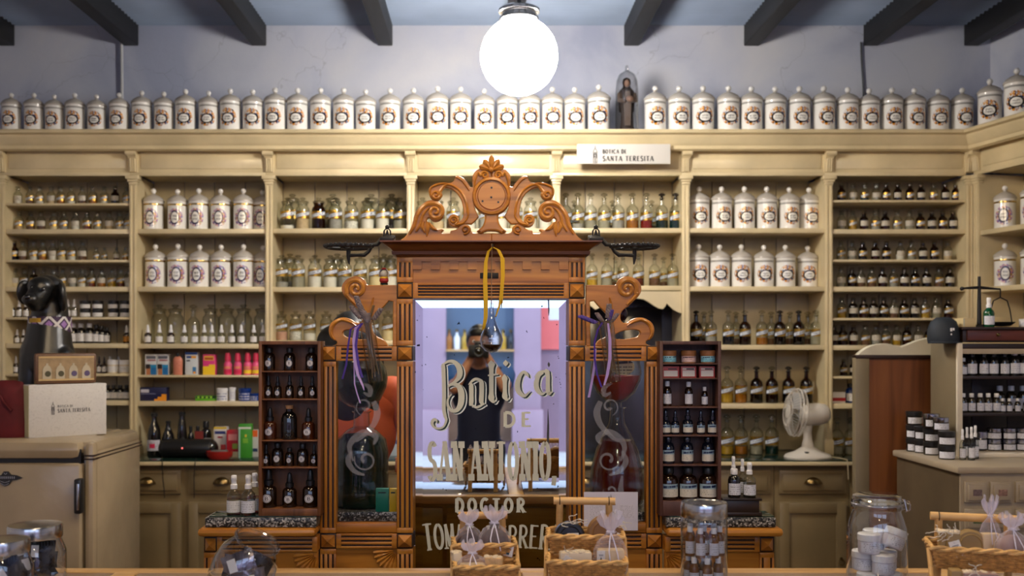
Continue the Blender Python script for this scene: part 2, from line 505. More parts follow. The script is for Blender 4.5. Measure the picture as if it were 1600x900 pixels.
BRASS = mat('old_brass', (.22, .15, .06), .3, 1., var=.3)
IRON = mat('black_iron', (.012, .012, .013), .5, .3, var=.2)
STONE = None
def granite():
    g = G('speckled_granite', .3)
    t = g.n('ShaderNodeTexVoronoi'); t.inputs['Scale'].default_value = 210
    tc = g.n('ShaderNodeTexCoord'); g.l(tc.outputs['Object'], t.inputs['Vector'])
    s = g.n('ShaderNodeSeparateColor'); g.l(t.outputs['Color'], s.inputs[0])
    g.base(g.ramp(g.v(s.outputs[0]), [(.2, (.008, .008, .008)), (.5, (.05, .048, .045)), (.8, (.28, .27, .25)), (1, (.6, .58, .54))]))
    g.bump(g.v(s.outputs[0]), .4, .003)
    return g.m
STONE = granite()
GREENGL = mat('dark_green_glass_top', (.012, .03, .022), .06, var=.1)
# ---- printed labels (UV patterns)
def lab_jar(name, cx, cy, rx, ry, ring, cols, spread):
    """oval cartouche with an ornament around it"""
    g = G(name, .12, spec=.6); u, v = g.uv()
    r_ = g.rnd()*40
    dx = (u-cx)/rx; dy = (v-cy)/ry
    r = (dx*dx+dy*dy).sqrt()
    # ornament zone
    ox = (u-cx)/(rx*spread[0]); oy = (v-cy-spread[2])/(ry*spread[1])
    zone = (ox*ox+oy*oy).lt(1.)
    nz = g.noise(1., 3, vec=g.vec(u*13., v*11., 3.), dist=1.2)
    spots = nz.gt(.46)
    hue = g.noise(1., 1, vec=g.vec(u*9., v*7., 9.))
    orn = g.ramp(hue, cols)
    white = rgb(230, 228, 222)
    c = g.mix(zone*spots, white, orn)
    c = g.mix(r.lt(1.32), c, ring)
    c = g.mix(r.lt(1.0), c, rgb(236, 234, 226))
    # two lines of lettering
    t1 = ((v-cy-ry*.28)/(ry*.2)).abs().lt(1.)*(dx.abs().lt(.62))
    t2 = ((v-cy+ry*.32)/(ry*.2)).abs().lt(1.)*(dx.abs().lt(.72))
    ink = g.noise(1., 2, vec=g.vec(u*75.+r_, (v*22.).floor(), r_)).gt(.5)
    c = g.mix((t1+t2)*ink*.9, c, rgb(28, 26, 30))
    g.base(c); g.b.inputs['Coat Weight'].default_value = .5; g.b.inputs['Coat Roughness'].default_value = .04
    _mats[name] = g.m; return g.m
LAB_A = lab_jar('black_oval_cartouche', .5, .45, .20, .17, rgb(24, 24, 22),
                [(.36, rgb(30, 26, 24)), (.43, rgb(190, 104, 16)), (.5, rgb(222, 156, 20)), (.56, rgb(110, 36, 20)), (.62, rgb(40, 56, 104))], (1.75, 2.3, .04))
LAB_B = lab_jar('blue_wreath_cartouche', .5, .46, .15, .25, rgb(50, 44, 70),
                [(.3, rgb(60, 54, 110)), (.45, rgb(110, 100, 170)), (.55, rgb(200, 110, 120)), (.63, rgb(214, 160, 40)), (.72, rgb(40, 90, 90))], (2.3, 1.65, 0.))
def lab_gold(name='gold_ribbon_label'):
    g = G(name, .28); u, v = g.uv(); r_ = g.rnd()*40
    d = v-.5-(u-.5)*.55
    rib = d.abs().lt(.19); edge = d.abs().lt(.26)
    ink = g.noise(1., 2, vec=g.vec(u*40.+r_, (d*3.).floor(), r_)).gt(.5)*(d.abs().lt(.1))*((u-.5).abs().lt(.34))
    gold = g.ramp(g.noise(3., 2, vec=g.vec(u*3., v*3., r_)), [(.3, (.20, .11, .015)), (.7, (.55, .34, .06))])
    c = g.mix(edge, gold, rgb(60, 84, 128)); c = g.mix(rib, c, rgb(214, 220, 224)); c = g.mix(ink, c, rgb(30, 40, 70))
    g.base(c)
    mt = (edge*-1.+1.)*.85
    g.l(mt, g.b.inputs['Metallic']); _mats[name] = g.m; return g.m
LAB_G = lab_gold()
def lab_text(name, bgc=(.72, .71, .70), inkc=(.03, .03, .04), rows=6., fill=.55, head=None, dens=34.):
    g = G(name, .5); u, v = g.uv(); r_ = g.rnd()*60
    row = v*rows; fr = row.frac()
    on = (fr-.5).abs().lt(.22)*((u-.5).abs().lt(.40))*((v-.5).abs().lt(.42))
    ink = g.noise(1., 2, vec=g.vec(u*dens+r_, row.floor(), r_)).gt(fill)
    c = g.mix(on*ink*.8, bgc, inkc)
    if head:
        c = g.mix(v.gt(.62), c, head[0])
        d = v-.80-(u-.5)*.12
        hk = g.noise(1., 2, vec=g.vec(u*18.+r_, 5., r_)).gt(.42)*(d.abs().lt(.09))*((u-.55).abs().lt(.4))
        c = g.mix(hk, c, head[1])
    g.base(c); _mats[name] = g.m; return g.m
LAB_W = lab_text('white_text_label')
LAB_W2 = lab_text('cool_white_text_label', (.66, .67, .74), rows=5.)
LAB_BL = lab_text('cream_label_with_blue_band', (.62, .58, .50), rows=7., fill=.6, head=(rgb(150, 176, 190), rgb(24, 44, 84)))
LAB_TURQ = lab_text('turquoise_pot_label', rgb(120, 186, 206), rgb(20, 60, 90), 3., .5, head=(rgb(150, 200, 214), rgb(18, 60, 84)))
LAB_PINK = lab_text('pink_pot_label', rgb(206, 178, 176), rgb(60, 40, 50), 3., .5, head=(rgb(206, 170, 168), rgb(50, 34, 48)))
def lab_round():
    g = G('round_monogram_label', .4); u, v = g.uv(); r_ = g.rnd()*9
    dx = u-.5; dy = v-.5; r = (dx*dx+dy*dy).sqrt()
    c = g.mix((r-.42).abs().lt(.025), (.66, .64, .66), (.04, .03, .04))
    stem = (dx+.1).abs().lt(.045)*(dy.abs().lt(.22)); b1 = (((dx+.02)/.14).sq()+((dy-.11)/.11).sq()-1.).abs().lt(.45)*((dx+.06).gt(0.))
    b2 = (((dx+.01)/.17).sq()+((dy+.11)/.12).sq()-1.).abs().lt(.42)*((dx+.06).gt(0.))
    c = g.mix((stem+b1+b2)._m('MINIMUM', 1.), c, (.04, .03, .04)); g.base(c); return g.m
LAB_R = lab_round()
def liq(name, col, rough=.12): return mat(name, col, rough, var=.15, scale=20)
CONT = {'white': mat('white_powder', rgb(222, 216, 204), .8, var=.05, scale=40), 'beige': mat('beige_powder', rgb(196, 170, 130), .8, var=.12, scale=60),
        'pink': mat('pinkish_powder', rgb(196, 150, 128), .8, var=.1, scale=60), 'brown': mat('brown_herb', rgb(96, 62, 34), .8, var=.3, scale=90),
        'grey': mat('grey_powder', rgb(150, 146, 138), .8, var=.15, scale=60), 'black': liq('black_tincture', (.008, .006, .005)),
        'amber': liq('amber_tincture', rgb(150, 92, 24)), 'yellow': liq('yellow_oil', rgb(176, 138, 40)), 'red': liq('red_tincture', rgb(120, 26, 16)),
        'rust': liq('rust_tincture', rgb(96, 40, 18)), 'green': liq('dark_green_tincture', rgb(8, 34, 26)), 'teal': liq('dark_teal_tincture', rgb(6, 40, 40)),
        'cream': mat('cream_powder', rgb(216, 196, 150), .8, var=.05, scale=40), 'water': liq('pale_liquid', rgb(150, 144, 124), .1), 'flakes': mat('white_flakes', rgb(210, 206, 196), .8, var=.4, scale=120),
        'navy': liq('navy_tincture', rgb(10, 14, 26))}
def emis(name, col, strength):
    g = G(name, .4); g.base((.9, .9, .9)); g.b.inputs['Emission Color'].default_value = (*col, 1); g.b.inputs['Emission Strength'].default_value = strength
    _mats[name] = g.m; return g.m
GLOBE = emis('opal_lamp_glass', (1., .93, .85), LAMP_POWER)
# ------------------------------------------------------------------ room
YW = 6.08; ZC = 3.545; XL = -3.7
RDIR = Vector((math.sin(math.radians(13)), -math.cos(math.radians(13)), 0))   # right wall runs this way from the corner
RC = Vector((X(1520, 5.76), 5.76, 0))                                        # front corner where both shelf walls meet
RROT = math.atan2(RDIR.y, RDIR.x)
o = struct(link('floor', MB().box(XL-.1, 5.6, -3.1, 6.3, -.1, 0), mat('terracotta_floor', rgb(120, 84, 62), .35, var=.2, scale=3)))
o = struct(link('wall_back', MB().box(XL-.1, 4.0, YW, YW+.15, 0, ZC+.15), PLASTER))
o = struct(link('wall_left', MB().box(XL-.15, XL, -3.1, YW, 0, ZC+.15), PLASTER))
_rw = MB().box(-.6, 9.6, .33, .48, 0, ZC+.15)
o = struct(link('wall_right', _rw, PLASTER, None, RC, (0, 0, RROT)))
# corrugated ceiling, ribs along x
mb = MB(); n = int((YW+3.1)/.05)*6; vs = []
for i in range(n+1):
    y = -3.1+i*(YW+3.1)/n; z = ZC+.018*math.sin(2*PI*y/.05)
    vs += [(XL, y, z), (5.4, y, z)]
mb.add(vs, [(2*i, 2*i+1, 2*i+3, 2*i+2) for i in range(n)])
struct(link('ceiling', mb, mat('blue_grey_corrugated_sheet', rgb(150, 166, 190), .5, var=.15, scale=2)))
# black beams
for k, px in enumerate([12, 205.5, 405, 602, 802, 986.5, 1173.5, 1360, 1517, 1700]):
    x = X(px, YW)
    b = link('ceiling_beam_or_added_girder', MB().box(x-.045, x+.045, -3.1, YW-.003, ZC-.137, ZC-.004, .006), BEAM); struct(b)
struct(link('ceiling_beam_or_added_girder', MB().box(XL, 5.2, 3.3, 3.52, 2.985, ZC-.138, .01), BEAM))  # unseen girder, added to block lamp light above the plaster's shadow line
# street front: wall with three tall openings, ground and the lilac arcade opposite
FR = mat('front_wall_paint', rgb(196, 190, 186), .7, var=.06, scale=2)
mb = MB()
for a, b_ in ((XL-.1, -3.0), (-1.1, -.85), (1.0, 1.3), (3.2, 5.6)): mb.box(a, b_, -3.3, -3.1, 0, ZC+.15)
mb.box(-3.0, 3.2, -3.3, -3.1, 3.3, ZC+.15)
struct(link('wall_front', mb, FR))
struct(link('ground', MB().box(-9, 9, -14, -3.1, -.12, -.02), mat('street_paving', rgb(188, 190, 190), .6, var=.1, scale=4)))
LIL = mat('lilac_wall_paint', rgb(140, 114, 130), .6, var=.08, scale=2)
LILP = mat('lilac_pilaster_paint', rgb(170, 144, 160), .6, var=.06, scale=2)
ROSE = mat('coral_wall_paint', rgb(226, 110, 106), .6, var=.06, scale=2)
BLUEW = mat('slate_blue_wall', rgb(92, 110, 132), .6, var=.08, scale=2)
YF = -8.0
t = thing('street_facade', 'lilac and coral painted facade across the street, seen reflected in the mirror', 'building', (0, YF, 0))
link('wall_panel', MB().box(-9, 9, -.25, 0, -.02, 3.0), LIL, t)
def mx(px): return (px-VX)/F*(6.36-YF)
def mz(py): return EH-(py-VY)/F*(6.36-YF)
for p0, p1 in ((660, 697), (803, 845)):
    pl = link('pilaster', MB().box(mx(p0), mx(p1), 0, .16, -.02, 3.05, .01), LILP, t)
    link('plinth', MB().box(mx(p0)-.03, mx(p1)+.03, .01, .22, -.02, mz(640), .01), LILP, pl)
link('blue_panel', MB().box(mx(697), mx(803), -.06, .03, mz(600), 2.9), BLUEW, t)
link('coral_panel', MB().box(mx(846), mx(900), -.06, .03, mz(546), 2.4), ROSE, t)
link('poster', MB().box(mx(858), mx(884), .03, .035, mz(500), mz(478)), WHITEPL, t)
link('window_ledge', MB().box(mx(697), mx(803), .03, .2, mz(549), mz(546)), PINE, t)
CREAMB = mat('brown_shutter', rgb(110, 84, 66), .5)
link('shutter', MB().box(mx(697), mx(803), -.06, .04, mz(690), mz(600)), CREAMB, t)
for k in range(9):
    px = 702+k*12; c = [CONT['amber'], WHITEPL, CONT['yellow'], BLACKGL, WHITEPL][k % 5]
    b = thing('bottle', f'blurred bottle reflected in the mirror, {ORD[k]} from the left on the ledge', 'bottle', (mx(px), YF+.12, mz(546)), group='bottles reflected in the mirror')
    link('body', MB().lathe([(0, 0), (.045, 0), (.045, .17), (.018, .21), (.018, .25), (0, .25)], 12), c, b)
    link('cap', MB().lathe([(0, .25), (.022, .25), (.022, .29), (0, .29)], 10), BRASS, b)
# portals that only guide the sampling of the sky through the openings
for a, b_ in ((-3.0, -1.1), (-.85, 1.0), (1.3, 3.2)):
    ld = bpy.data.lights.new('doorway_daylight', 'AREA'); lo = bpy.data.objects.new('doorway_daylight', ld); COL.objects.link(lo)
    ld.shape = 'RECTANGLE'; ld.size = b_-a; ld.size_y = 3.3; ld.cycles.is_portal = True
    lo.location = ((a+b_)/2, -3.2, 1.65); lo.rotation_euler = (PI/2, 0, 0)
# conduit and cable on the plaster
tag(link('wall_conduit', MB().tube([P(190, 66, 6.06), P(190.5, 110, 6.06), P(191, 190, 6.06), Vector((X(191, 6.06), 6.06, 2.80))], .009), mat('white_conduit', rgb(206, 206, 206), .5)),
    'white conduit running down the plaster from the second beam', 'pipe')
tag(link('wall_cable', MB().tube([P(1345, 66, 6.066), P(1346, 90, 6.066), P(1349, 140, 6.066), Vector((X(1350, 6.066), 6.066, 2.80))], .005), mat('grey_cable', rgb(70, 72, 76), .5)),
    'thin dark cable running down the plaster near the right corner', 'cable')
# ------------------------------------------------------------------ lamps
GLOBE2 = emis('opal_lamp_glass_soft', (1., .75, .46), LAMP_POWER*.5)
def globe_lamp(loc, label, ztop, r=.14):
    t = thing('globe_lamp', label, 'lamp', loc)
    link('globe', MB().sphere((0, 0, 0), r, 32, 20), GLOBE if r > .15 else GLOBE2, t)
    link('collar', MB().lathe([(r*.42, r*.86), (r*.5, r*.93), (r*.5, r*1.0), (r*.44, r*1.03), (r*.44, r*1.1), (r*.53, r*1.13), (r*.53, r*1.2), (r*.4, r*1.27), (0, r*1.3)], 28), CHROME, t)
    link('rod', MB().tube([(0, 0, r*1.28), (0, 0, ztop-loc[2])], .011, 10), BLACKPL, t)
    link('ceiling_plate', MB().lathe([(0, -.03), (.05, -.02), (.055, 0), (0, 0)], 20, cz=ztop-loc[2]), BLACKPL, t)
    return t
LY = 4.48
globe_lamp(tuple(P(811, 88, LY)), 'glowing white globe lamp hanging in front of the plaster wall', ZC-.012, .174)
for k, (x, y) in enumerate(((-1.15, 2.55), (1.45, 2.55), (0.2, 2.3), (0.2, .6), (0.25, -1.2))):
    globe_lamp((x, y, 3.05), ['globe lamp above the counter left of the mirror, out of view', 'globe lamp above the counter right of the mirror, out of view', 'globe lamp above the counter straight before the mirror, out of view', 'globe lamp above the photographer, out of view',
      'globe lamp behind the camera near the street doors'][k], ZC-.012)
# ------------------------------------------------------------------ shelving on the back wall
YS = 5.76; DEP = .30
PIL = [-209, 3, 209, 421, 642, 869, 1071, 1294, 1514]
ZCN = 2.80                              # top of the cornice ledge
ZFT = Z(231, YS); ZFB = Z(272, YS)      # frieze top and bottom
YCF = 5.48; ZCT = Z(720, YCF)                      # countertop
def pilaster_mb():
    m = MB().box(-.022, .022, -.012, DEP-.012, ZCT, ZFB-.012)
    m.box(-.017, -.006, -.017, -.011, ZCT+.1, ZFB-.07, .002); m.box(.006, .017, -.017, -.011, ZCT+.1, ZFB-.07, .002)
    m.box(-.027, .027, -.02, 0, ZCT, ZCT+.09, .003)
    return m
def capital_mb():
    m = MB(); z = ZFB-.012
    m.box(-.024, .024, -.02, .02, z-.05, z-.035, .002); m.box(-.03, .03, -.028, .02, z-.035, z-.022, .003)
    m.box(-.038, .038, -.036, .02, z-.022, z, .003)
    return m
def corbel_mb():
    pr = [(0, ZFB+.004), (-.012, ZFB+.01), (-.016, ZFB+.05), (-.022, ZFB+.085), (-.045, ZFB+.10), (-.062, ZFB+.125), (-.055, ZFT), (0, ZFT)]
    m = MB().prism(pr, -.024, .024, 'yz')
    R = Matrix.Translation((0, -.043, ZFB+.118)) @ Matrix.Rotation(PI/2, 4, 'Y')
    m.lathe([(0, -.03), (.02, -.03), (.02, .03), (0, .03)], 14, axis=R)
    for k in range(3):
        m.tube([(-.012+.012*k, -.017, ZFB+.012), (-.012+.012*k, -.021, ZFB+.05), (-.012+.012*k, -.028, ZFB+.088)], .005, 6)
    return m
def bay(label, loc, rot, w, shelves, planks=True, last=False, valance=None):
    t = thing('shelf_bay', label, 'shelving', loc, rot)
    x0, x1 = .044, w
    p = link('pilaster', shared('pilaster', CREAM, pilaster_mb), None, t, (.022, 0, 0))
    link('capital', shared('capital', CREAM, capital_mb), None, p)
    link('corbel', shared('corbel', CREAM, corbel_mb), None, t, (.022, 0, 0))
    if last:
        p = link('pilaster', shared('pilaster', CREAM, pilaster_mb), None, t, (w+.022, 0, 0))
        link('capital', shared('capital', CREAM, capital_mb), None, p)
        link('corbel', shared('corbel', CREAM, corbel_mb), None, t, (w+.022, 0, 0))
    fr = MB().box(.0, w, .0, .02, ZFB, ZFT+.03); fr.box(0, w, -.012, .0, ZFB-.012, ZFB+.008, .003); fr.box(x0+.02, x1-.02, -.006, 0, ZFB+.03, ZFT-.02, .004)
    link('frieze_board', fr, CREAM, t)
    link('soffit_board', MB().box(x0, x1, .02, DEP, ZFB, ZFB+.02), CREAM_IN, t)
    nb = max(3, round(w/.19)); pw = (w-.044)/nb
    zb = ZCT if not valance else valance
    for k in range(nb):
        link('back_board', shared(f'back_board{pw:.4f}{zb:.3f}', CREAM_IN, lambda: MB().box(.002, pw-.002, 0, .014, zb, ZFB+.01, .003)), None, t, (.044+k*pw, DEP-.016+random.uniform(-.001, .001), 0))
    for z, th in shelves:
        link('shelf', shared(f'shelf{w:.4f}{th:.3f}{z:.3f}', CREAM, lambda: MB().box(x0, x1, -.004, DEP-.02, z-th, z, .003)), None, t)
    return t
T1, T2 = .028, .014
def sh(*ys): return [(Z(y, YS), T1 if k else T2) for y, k in ys]
SH = {1: sh((317.5, 0), (358, 1), (406, 0), (448, 1), (495.5, 0), (536.5, 1), (584, 0), (626, 1)), 2: sh((357.5, 1), (448, 1), (537, 1), (586, 0), (627, 1)),
      3: sh((357, 1), (448.5, 1), (532, 1), (627, 1)), 4: sh((357, 1), (447.5, 1), (535, 1), (627, 1)), 5: sh((356.5, 1), (446.5, 1)),
      6: sh((356.5, 1), (447.5, 1), (539, 1), (631, 1)), 7: sh((312.5, 0), (358, 1), (405.5, 0), (448, 1), (496.8, 0), (539.5, 1), (588, 0), (631, 1))}
BAYN = ['empty bay beyond the left pilaster', 'leftmost bay', 'second bay from left', 'third bay from left', 'bay behind the carved crest', 'bay under the sign', 'bay of white jars at right', 'rightmost bay']
for i in range(8):
    xa, xb = X(PIL[i], YS), X(PIL[i+1], YS)
    lab = ['cream shelf bay beyond the left edge of the view', 'cream shelf bay of small bottles behind the black dog statue', 'cream shelf bay with blue-wreathed jars and medicine boxes',
           'cream shelf bay of gold-labelled wide glass jars', 'cream shelf bay directly behind the carved wooden crest', 'cream shelf bay under the sign, with a curved valance below',
           'cream shelf bay of black-oval white jars over dark bottles', 'cream shelf bay of eight rows of small dark bottles'][i]
    bay(lab, (xa-.022, YS, 0), 0, xb-xa, SH.get(i, SH[2]), last=(i == 7), valance=Z(452, YS) if i == 5 else None)
# valance with an ogee outline over the passage in bay five
xa, xb = X(875, YS), X(1065, YS)
pts = [(xa, Z(455, YS), 1), (xb, Z(455, YS), 1), (xb, Z(490, YS), 1), (X(1052, YS), Z(484, YS)), (X(1042, YS), Z(474, YS), 1), (X(1036, YS), Z(483, YS)), (X(1022, YS), Z(478, YS)), (X(1006, YS), Z(468, YS)),
       (X(985, YS), Z(467, YS)), (X(960, YS), Z(472, YS)), (X(930, YS), Z(484, YS), 1), (X(918, YS), Z(474, YS), 1), (X(900, YS), Z(484, YS)), (xa, Z(490, YS), 1)]
tag(link('valance', shape_mesh([[(p[0], p[1]-.0)+p[2:] for p in pts]], YS+.0, YS+.018, .002), CREAM), 'cream scalloped valance board over the dark passage right of the crest', 'valance')
d = struct(link('passage_dark', MB().box(xa-.02, xb+.02, YW-.03, YW-.001, 0, Z(452, YS)), mat('passage_dark_sheet', (.012, .014, .022), .25, var=.2)))  # dark sheet and panels painted to stand for the passage's unlit depth
for a, b_, lo, hi in ((880, 960, 470, 900), (985, 1048, 470, 900)):
    link('passage_dark_panel', MB().box(X(a, YS), X(b_, YS), YW-.045, YW-.028, .25, Z(lo+8, YS), .008), mat('passage_dark_relief', (.02, .02, .028), .18), d)
# right wall shelving
wR = 1.25
bay('cream shelf bay on the right wall with blue-wreathed jars', RC+RDIR*.02, RROT, wR, sh((362, 1), (450, 1), (539, 1), (627, 1)))
# cornice: one long board round the corner
prof = [(-.16, ZCN), (-.165, ZCN-.008), (-.16, ZCN-.02), (-.125, ZCN-.024), (-.12, ZCN-.04), (-.10, ZCN-.058), (-.095, ZCN-.072), (-.085, ZCN-.078), (-.085, ZCN-.098), (-.06, ZCN-.106), (.0, ZFT-.002), (.0, ZFT+.03), (.31, ZFT+.03), (.31, ZCN)]
xr = RC.x+.05
mb = MB().prism([(YS+a, z) for a, z in prof], X(-215, YS), RC.x, 'yz')
tag(link('cornice', fixn(mb), CREAM), 'long cream moulded cornice ledge carrying the row of white jars', 'cornice')
mb = MB().prism(prof, -.02, wR, 'yz')
tag(link('cornice', fixn(mb), CREAM, None, RC, (0, 0, RROT)), 'short cream cornice ledge along the right wall past the corner', 'cornice')
# counter top and base cabinets
tag(link('countertop', MB().box(X(-209, 5.6), RC.x+.1, YCF, YW-.03, ZCT-.028, ZCT-.006, .006), CREAM), 'long cream back counter under the shelving', 'countertop')
tag(link('glass_countertop', MB().box(X(-209, 5.6), RC.x+.1, YCF+.01, YS+DEP-.03, ZCT-.0055, ZCT, .001), GREENGL), 'dark green glass sheet covering the back counter', 'glass sheet')
def pull_mb():
    R = Matrix.Translation((0, -.004, 0))
    m = MB(); vs = []
    for i in range(9):
        a = PI*i/8
        for j in range(5):
            b = PI/2*j/4
            vs.append((.045*math.cos(a)*math.cos(b*.9) if False else .046*math.cos(a), -.03*math.sin(b)*math.sin(a)-.002, .034*math.sin(a)*math.cos(b)-.004))
    m.add(vs, [(i*5+j, i*5+j+1, i*5+6+j, i*5+5+j) for i in range(8) for j in range(4)])
    m.box(-.05, .05, -.004, 0, -.008, .0, .001)
    return m
def ring_mb():
    m = MB().tube([(.016*math.cos(a*PI/8), -.008, .016*math.sin(a*PI/8)) for a in range(16)], .0028, 6, True)
    m.lathe([(0, 0), (.01, 0), (.008, .01), (0, .012)], 10, axis=Matrix.Translation((0, 0, .018)) @ Matrix.Rotation(PI/2, 4, 'X'))
    return m
YCB = YCF+.04; bw = 118/F*YCB; zd1, zd0 = Z(735, YCB), Z(772, YCB); zp1, zp0 = Z(785, YCB), .1
cent = [-100, 6, 112, 230, 347, 464, 581, 698, 807, 916, 1034, 1152, 1270, 1388, 1506]
prev = None
for k, px in enumerate(cent):
    xc = X(px, YCB); w2 = bw/2-.002
    if px in (-100, 6, 112): w2 = 52/F*YCB-.002
    if px == 807: w2 = 49/F*YCB-.002
    nm = {230: 'cream base cabinet beside the white refrigerator', 347: 'cream base cabinet left of the mirror cabinet, above the spray bottles', 1152: 'cream base cabinet just right of the mirror cabinet',
          1270: 'cream base cabinet under the white fan'}.get(px, None)
    nm = nm or (f'cream base cabinet hidden behind the refrigerator, {ORD[k]} from the left end' if px < 200 else f'cream base cabinet hidden behind the front furniture, {ORD[k]} from the left end')
    t = thing('base_cabinet', nm, 'cabinet', (xc, YCB, 0))
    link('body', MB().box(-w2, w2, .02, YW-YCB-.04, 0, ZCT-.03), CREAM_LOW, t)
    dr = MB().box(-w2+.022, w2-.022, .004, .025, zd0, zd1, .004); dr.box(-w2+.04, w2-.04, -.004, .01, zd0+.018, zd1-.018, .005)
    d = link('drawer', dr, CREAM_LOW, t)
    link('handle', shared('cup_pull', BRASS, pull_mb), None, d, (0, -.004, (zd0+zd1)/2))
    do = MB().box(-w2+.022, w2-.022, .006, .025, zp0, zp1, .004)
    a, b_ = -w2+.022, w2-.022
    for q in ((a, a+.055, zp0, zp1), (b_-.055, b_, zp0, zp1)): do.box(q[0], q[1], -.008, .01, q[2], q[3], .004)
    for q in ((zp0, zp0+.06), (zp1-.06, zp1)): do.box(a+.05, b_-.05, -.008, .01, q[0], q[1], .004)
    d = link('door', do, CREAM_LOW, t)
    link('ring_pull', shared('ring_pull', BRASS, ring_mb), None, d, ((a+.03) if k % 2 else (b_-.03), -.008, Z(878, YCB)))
# sign
YG = 5.64
t = thing('sign', 'white sign with lantern emblem hanging on the cornice, right of the crest', 'sign', (X(974.5, YG), YG, Z(256, YG)))
sw = 146/F*YG; shh = 31/F*YG
link('board', MB().box(-sw/2, sw/2, 0, .012, 0, shh, .001), mat('white_sign_board', rgb(206, 202, 194), .5, var=.02), t)
INK = mat('black_ink', (.03, .03, .03), .6)
GREYINK = mat('grey_ink', (.10, .10, .11), .6)
def logo_mb(s, y):
    m = MB(); w = .012*s
    for q in ((-.1, 0, -.1, .5), (.1, 0, .1, .5), (-.1, 0, .1, 0), (-.1, .5, .1, .5), (-.13, .55, .13, .55), (-.13, .55, 0, .8), (.13, .55, 0, .8), (-.1, .28, .1, .28), (-.06, .28, -.06, .5), (.06, .28, .06, .5), (-.04, .04, .04, .24), (.04, .04, -.04, .24), (0, .8, 0, .93)):
        flat_stroke(m, [(q[0]*s, q[1]*s, w*3.0), (q[2]*s, q[3]*s, w*3.0)], y, 1)
    flat_stroke(m, [(.045*s*math.cos(a*PI/6), (.39+.06*math.sin(a*PI/6))*s, w*3.0) for a in range(13)], y, 1)
    return m
link('emblem', logo_mb(shh*.93, -.001), INK, t, (-sw/2+sw*.195, 0, shh*.06))
link('lettering', word(word(MB(), 'BOTICA DE', -sw*.225, sw*.03, shh*.52, shh*.2, -.001, .27, .03, .16), 'SANTA TERESITA', -sw*.225, sw*.32, shh*.14, shh*.25, -.001, .25, .03, .16), INK, t)
# ------------------------------------------------------------------ vessels (front towards -y, base at the origin)
def jar_body():
    return MB().lathe([(0, 0), (.056, 0), (.0585, .004), (.0585, .012), (.0575, .016), (.0575, .158), (.0595, .163), (.0595, .172), (0, .172)], 28)
def jar_lid():
    return MB().lathe([(.0595, .172), (.0635, .174), (.0635, .181), (.060, .186), (.052, .196), (.036, .207), (.024, .213), (.014, .216), (.0095, .221), (.0095, .226), (0, .226)], 28)
def jar_knob(): return MB().sphere((0, 0, .2385), .0155, 14, 10)
def jar_band(): return MB().lathe([(.0583, .148), (.0586, .150), (.0586, .156), (.0583, .158)], 28)
def jar_label(): return MB().patch(.0581, 1.25, .014, .146, 16)
GOLD = mat('gilt_band', (.6, .42, .12), .2, 1., var=.15)
PORCL = mat('grey_porcelain_lid', rgb(186, 180, 170), .15, var=.06)  # lids greyer than the white jar bodies
GREYL = mat('grey_lid_line', rgb(150, 148, 140), .3)
def porcelain(loc, h, label, group, kind='A', rot=0., cat='jar'):
    t = thing('apothecary_jar', label, cat, loc, rot+random.uniform(-.12, .12), group, h/.254)
    link('body', shared('jar_body', PORC, jar_body), None, t)
    l = link('lid', shared('jar_lid', PORCL, jar_lid), None, t)
    link('knob', shared('jar_knob', PORC, jar_knob), None, l)
    link('rim_band', shared('jar_band', GOLD if kind == 'B' else GREYL, jar_band), None, t)
    link('label', shared('jar_label', LAB_A if kind == 'A' else LAB_B, jar_label), None, t)
    return t
# wide-mouth stoppered jar (h .19, r .042)
W_H = .19
def wide_body(): return MB().lathe([(0, 0), (.040, 0), (.042, .004), (.042, .118), (.039, .130), (.030, .139), (.029, .150), (.034, .153), (.034, .158)], 20)
def wide_cont(f): return lambda: MB().lathe([(0, .003), (.0385, .003), (.0395, .006), (.0395, .004+f*.115), (.02, .006+f*.117), (0, .004+f*.115)], 16)
def wide_stop(): return MB().lathe([(.026, .145), (.028, .158), (.036, .160), (.038, .165), (.032, .170), (.012, .172), (.009, .177), (.017, .181), (.019, .185), (.013, .190), (0, .190)], 18)
def wide_label(): return MB().patch(.0425, 1.35, .066, .108, 12)
# narrow-neck stoppered bottle (h .20, r .042)
def nar_body(): return MB().lathe([(0, 0), (.039, 0), (.041, .004), (.041, .100), (.037, .116), (.022, .130), (.014, .136), (.0125, .166), (.017, .169), (.017, .174)], 20)
def nar_cont(f): return lambda: MB().lathe([(0, .003), (.0375, .003), (.0385, .006), (.0385, .004+f*.097), (0, .004+f*.097)], 16)
def nar_stop(): return MB().lathe([(.010, .160), (.012, .174), (.009, .178), (.009, .181), (.021, .184), (.023, .189), (.021, .193), (.008, .200), (0, .200)], 16)
def nar_label(): return MB().patch(.0415, 1.3, .050, .092, 12)
# small vial (h .11, r .020)
def sml_body(): return MB().lathe([(0, 0), (.0235, 0), (.0245, .003), (.0245, .062), (.021, .071), (.013, .078), (.0115, .090), (.014, .092), (.014, .096)], 14)
def sml_cont(f): return lambda: MB().lathe([(0, .002), (.022, .002), (.0228, .004), (.0228, .003+f*.06), (0, .003+f*.06)], 12)
def sml_stop(): return MB().lathe([(.009, .085), (.010, .096), (.008, .099), (.014, .102), (.015, .106), (.008, .110), (0, .110)], 12)
def sml_label(): return MB().patch(.0249, 1.25, .026, .054, 8)
SCALEH = {'wide': .19, 'nar': .20, 'sml': .11}
FN = {'wide': (wide_body, wide_cont, wide_stop, wide_label), 'nar': (nar_body, nar_cont, nar_stop, nar_label), 'sml': (sml_body, sml_cont, sml_stop, sml_label)}
STOPG = thin_glass('stopper_glass', (.84, .84, .80), 1.4)
STOPD = mat('dark_stopper', (.03, .024, .018), .15, var=.3)
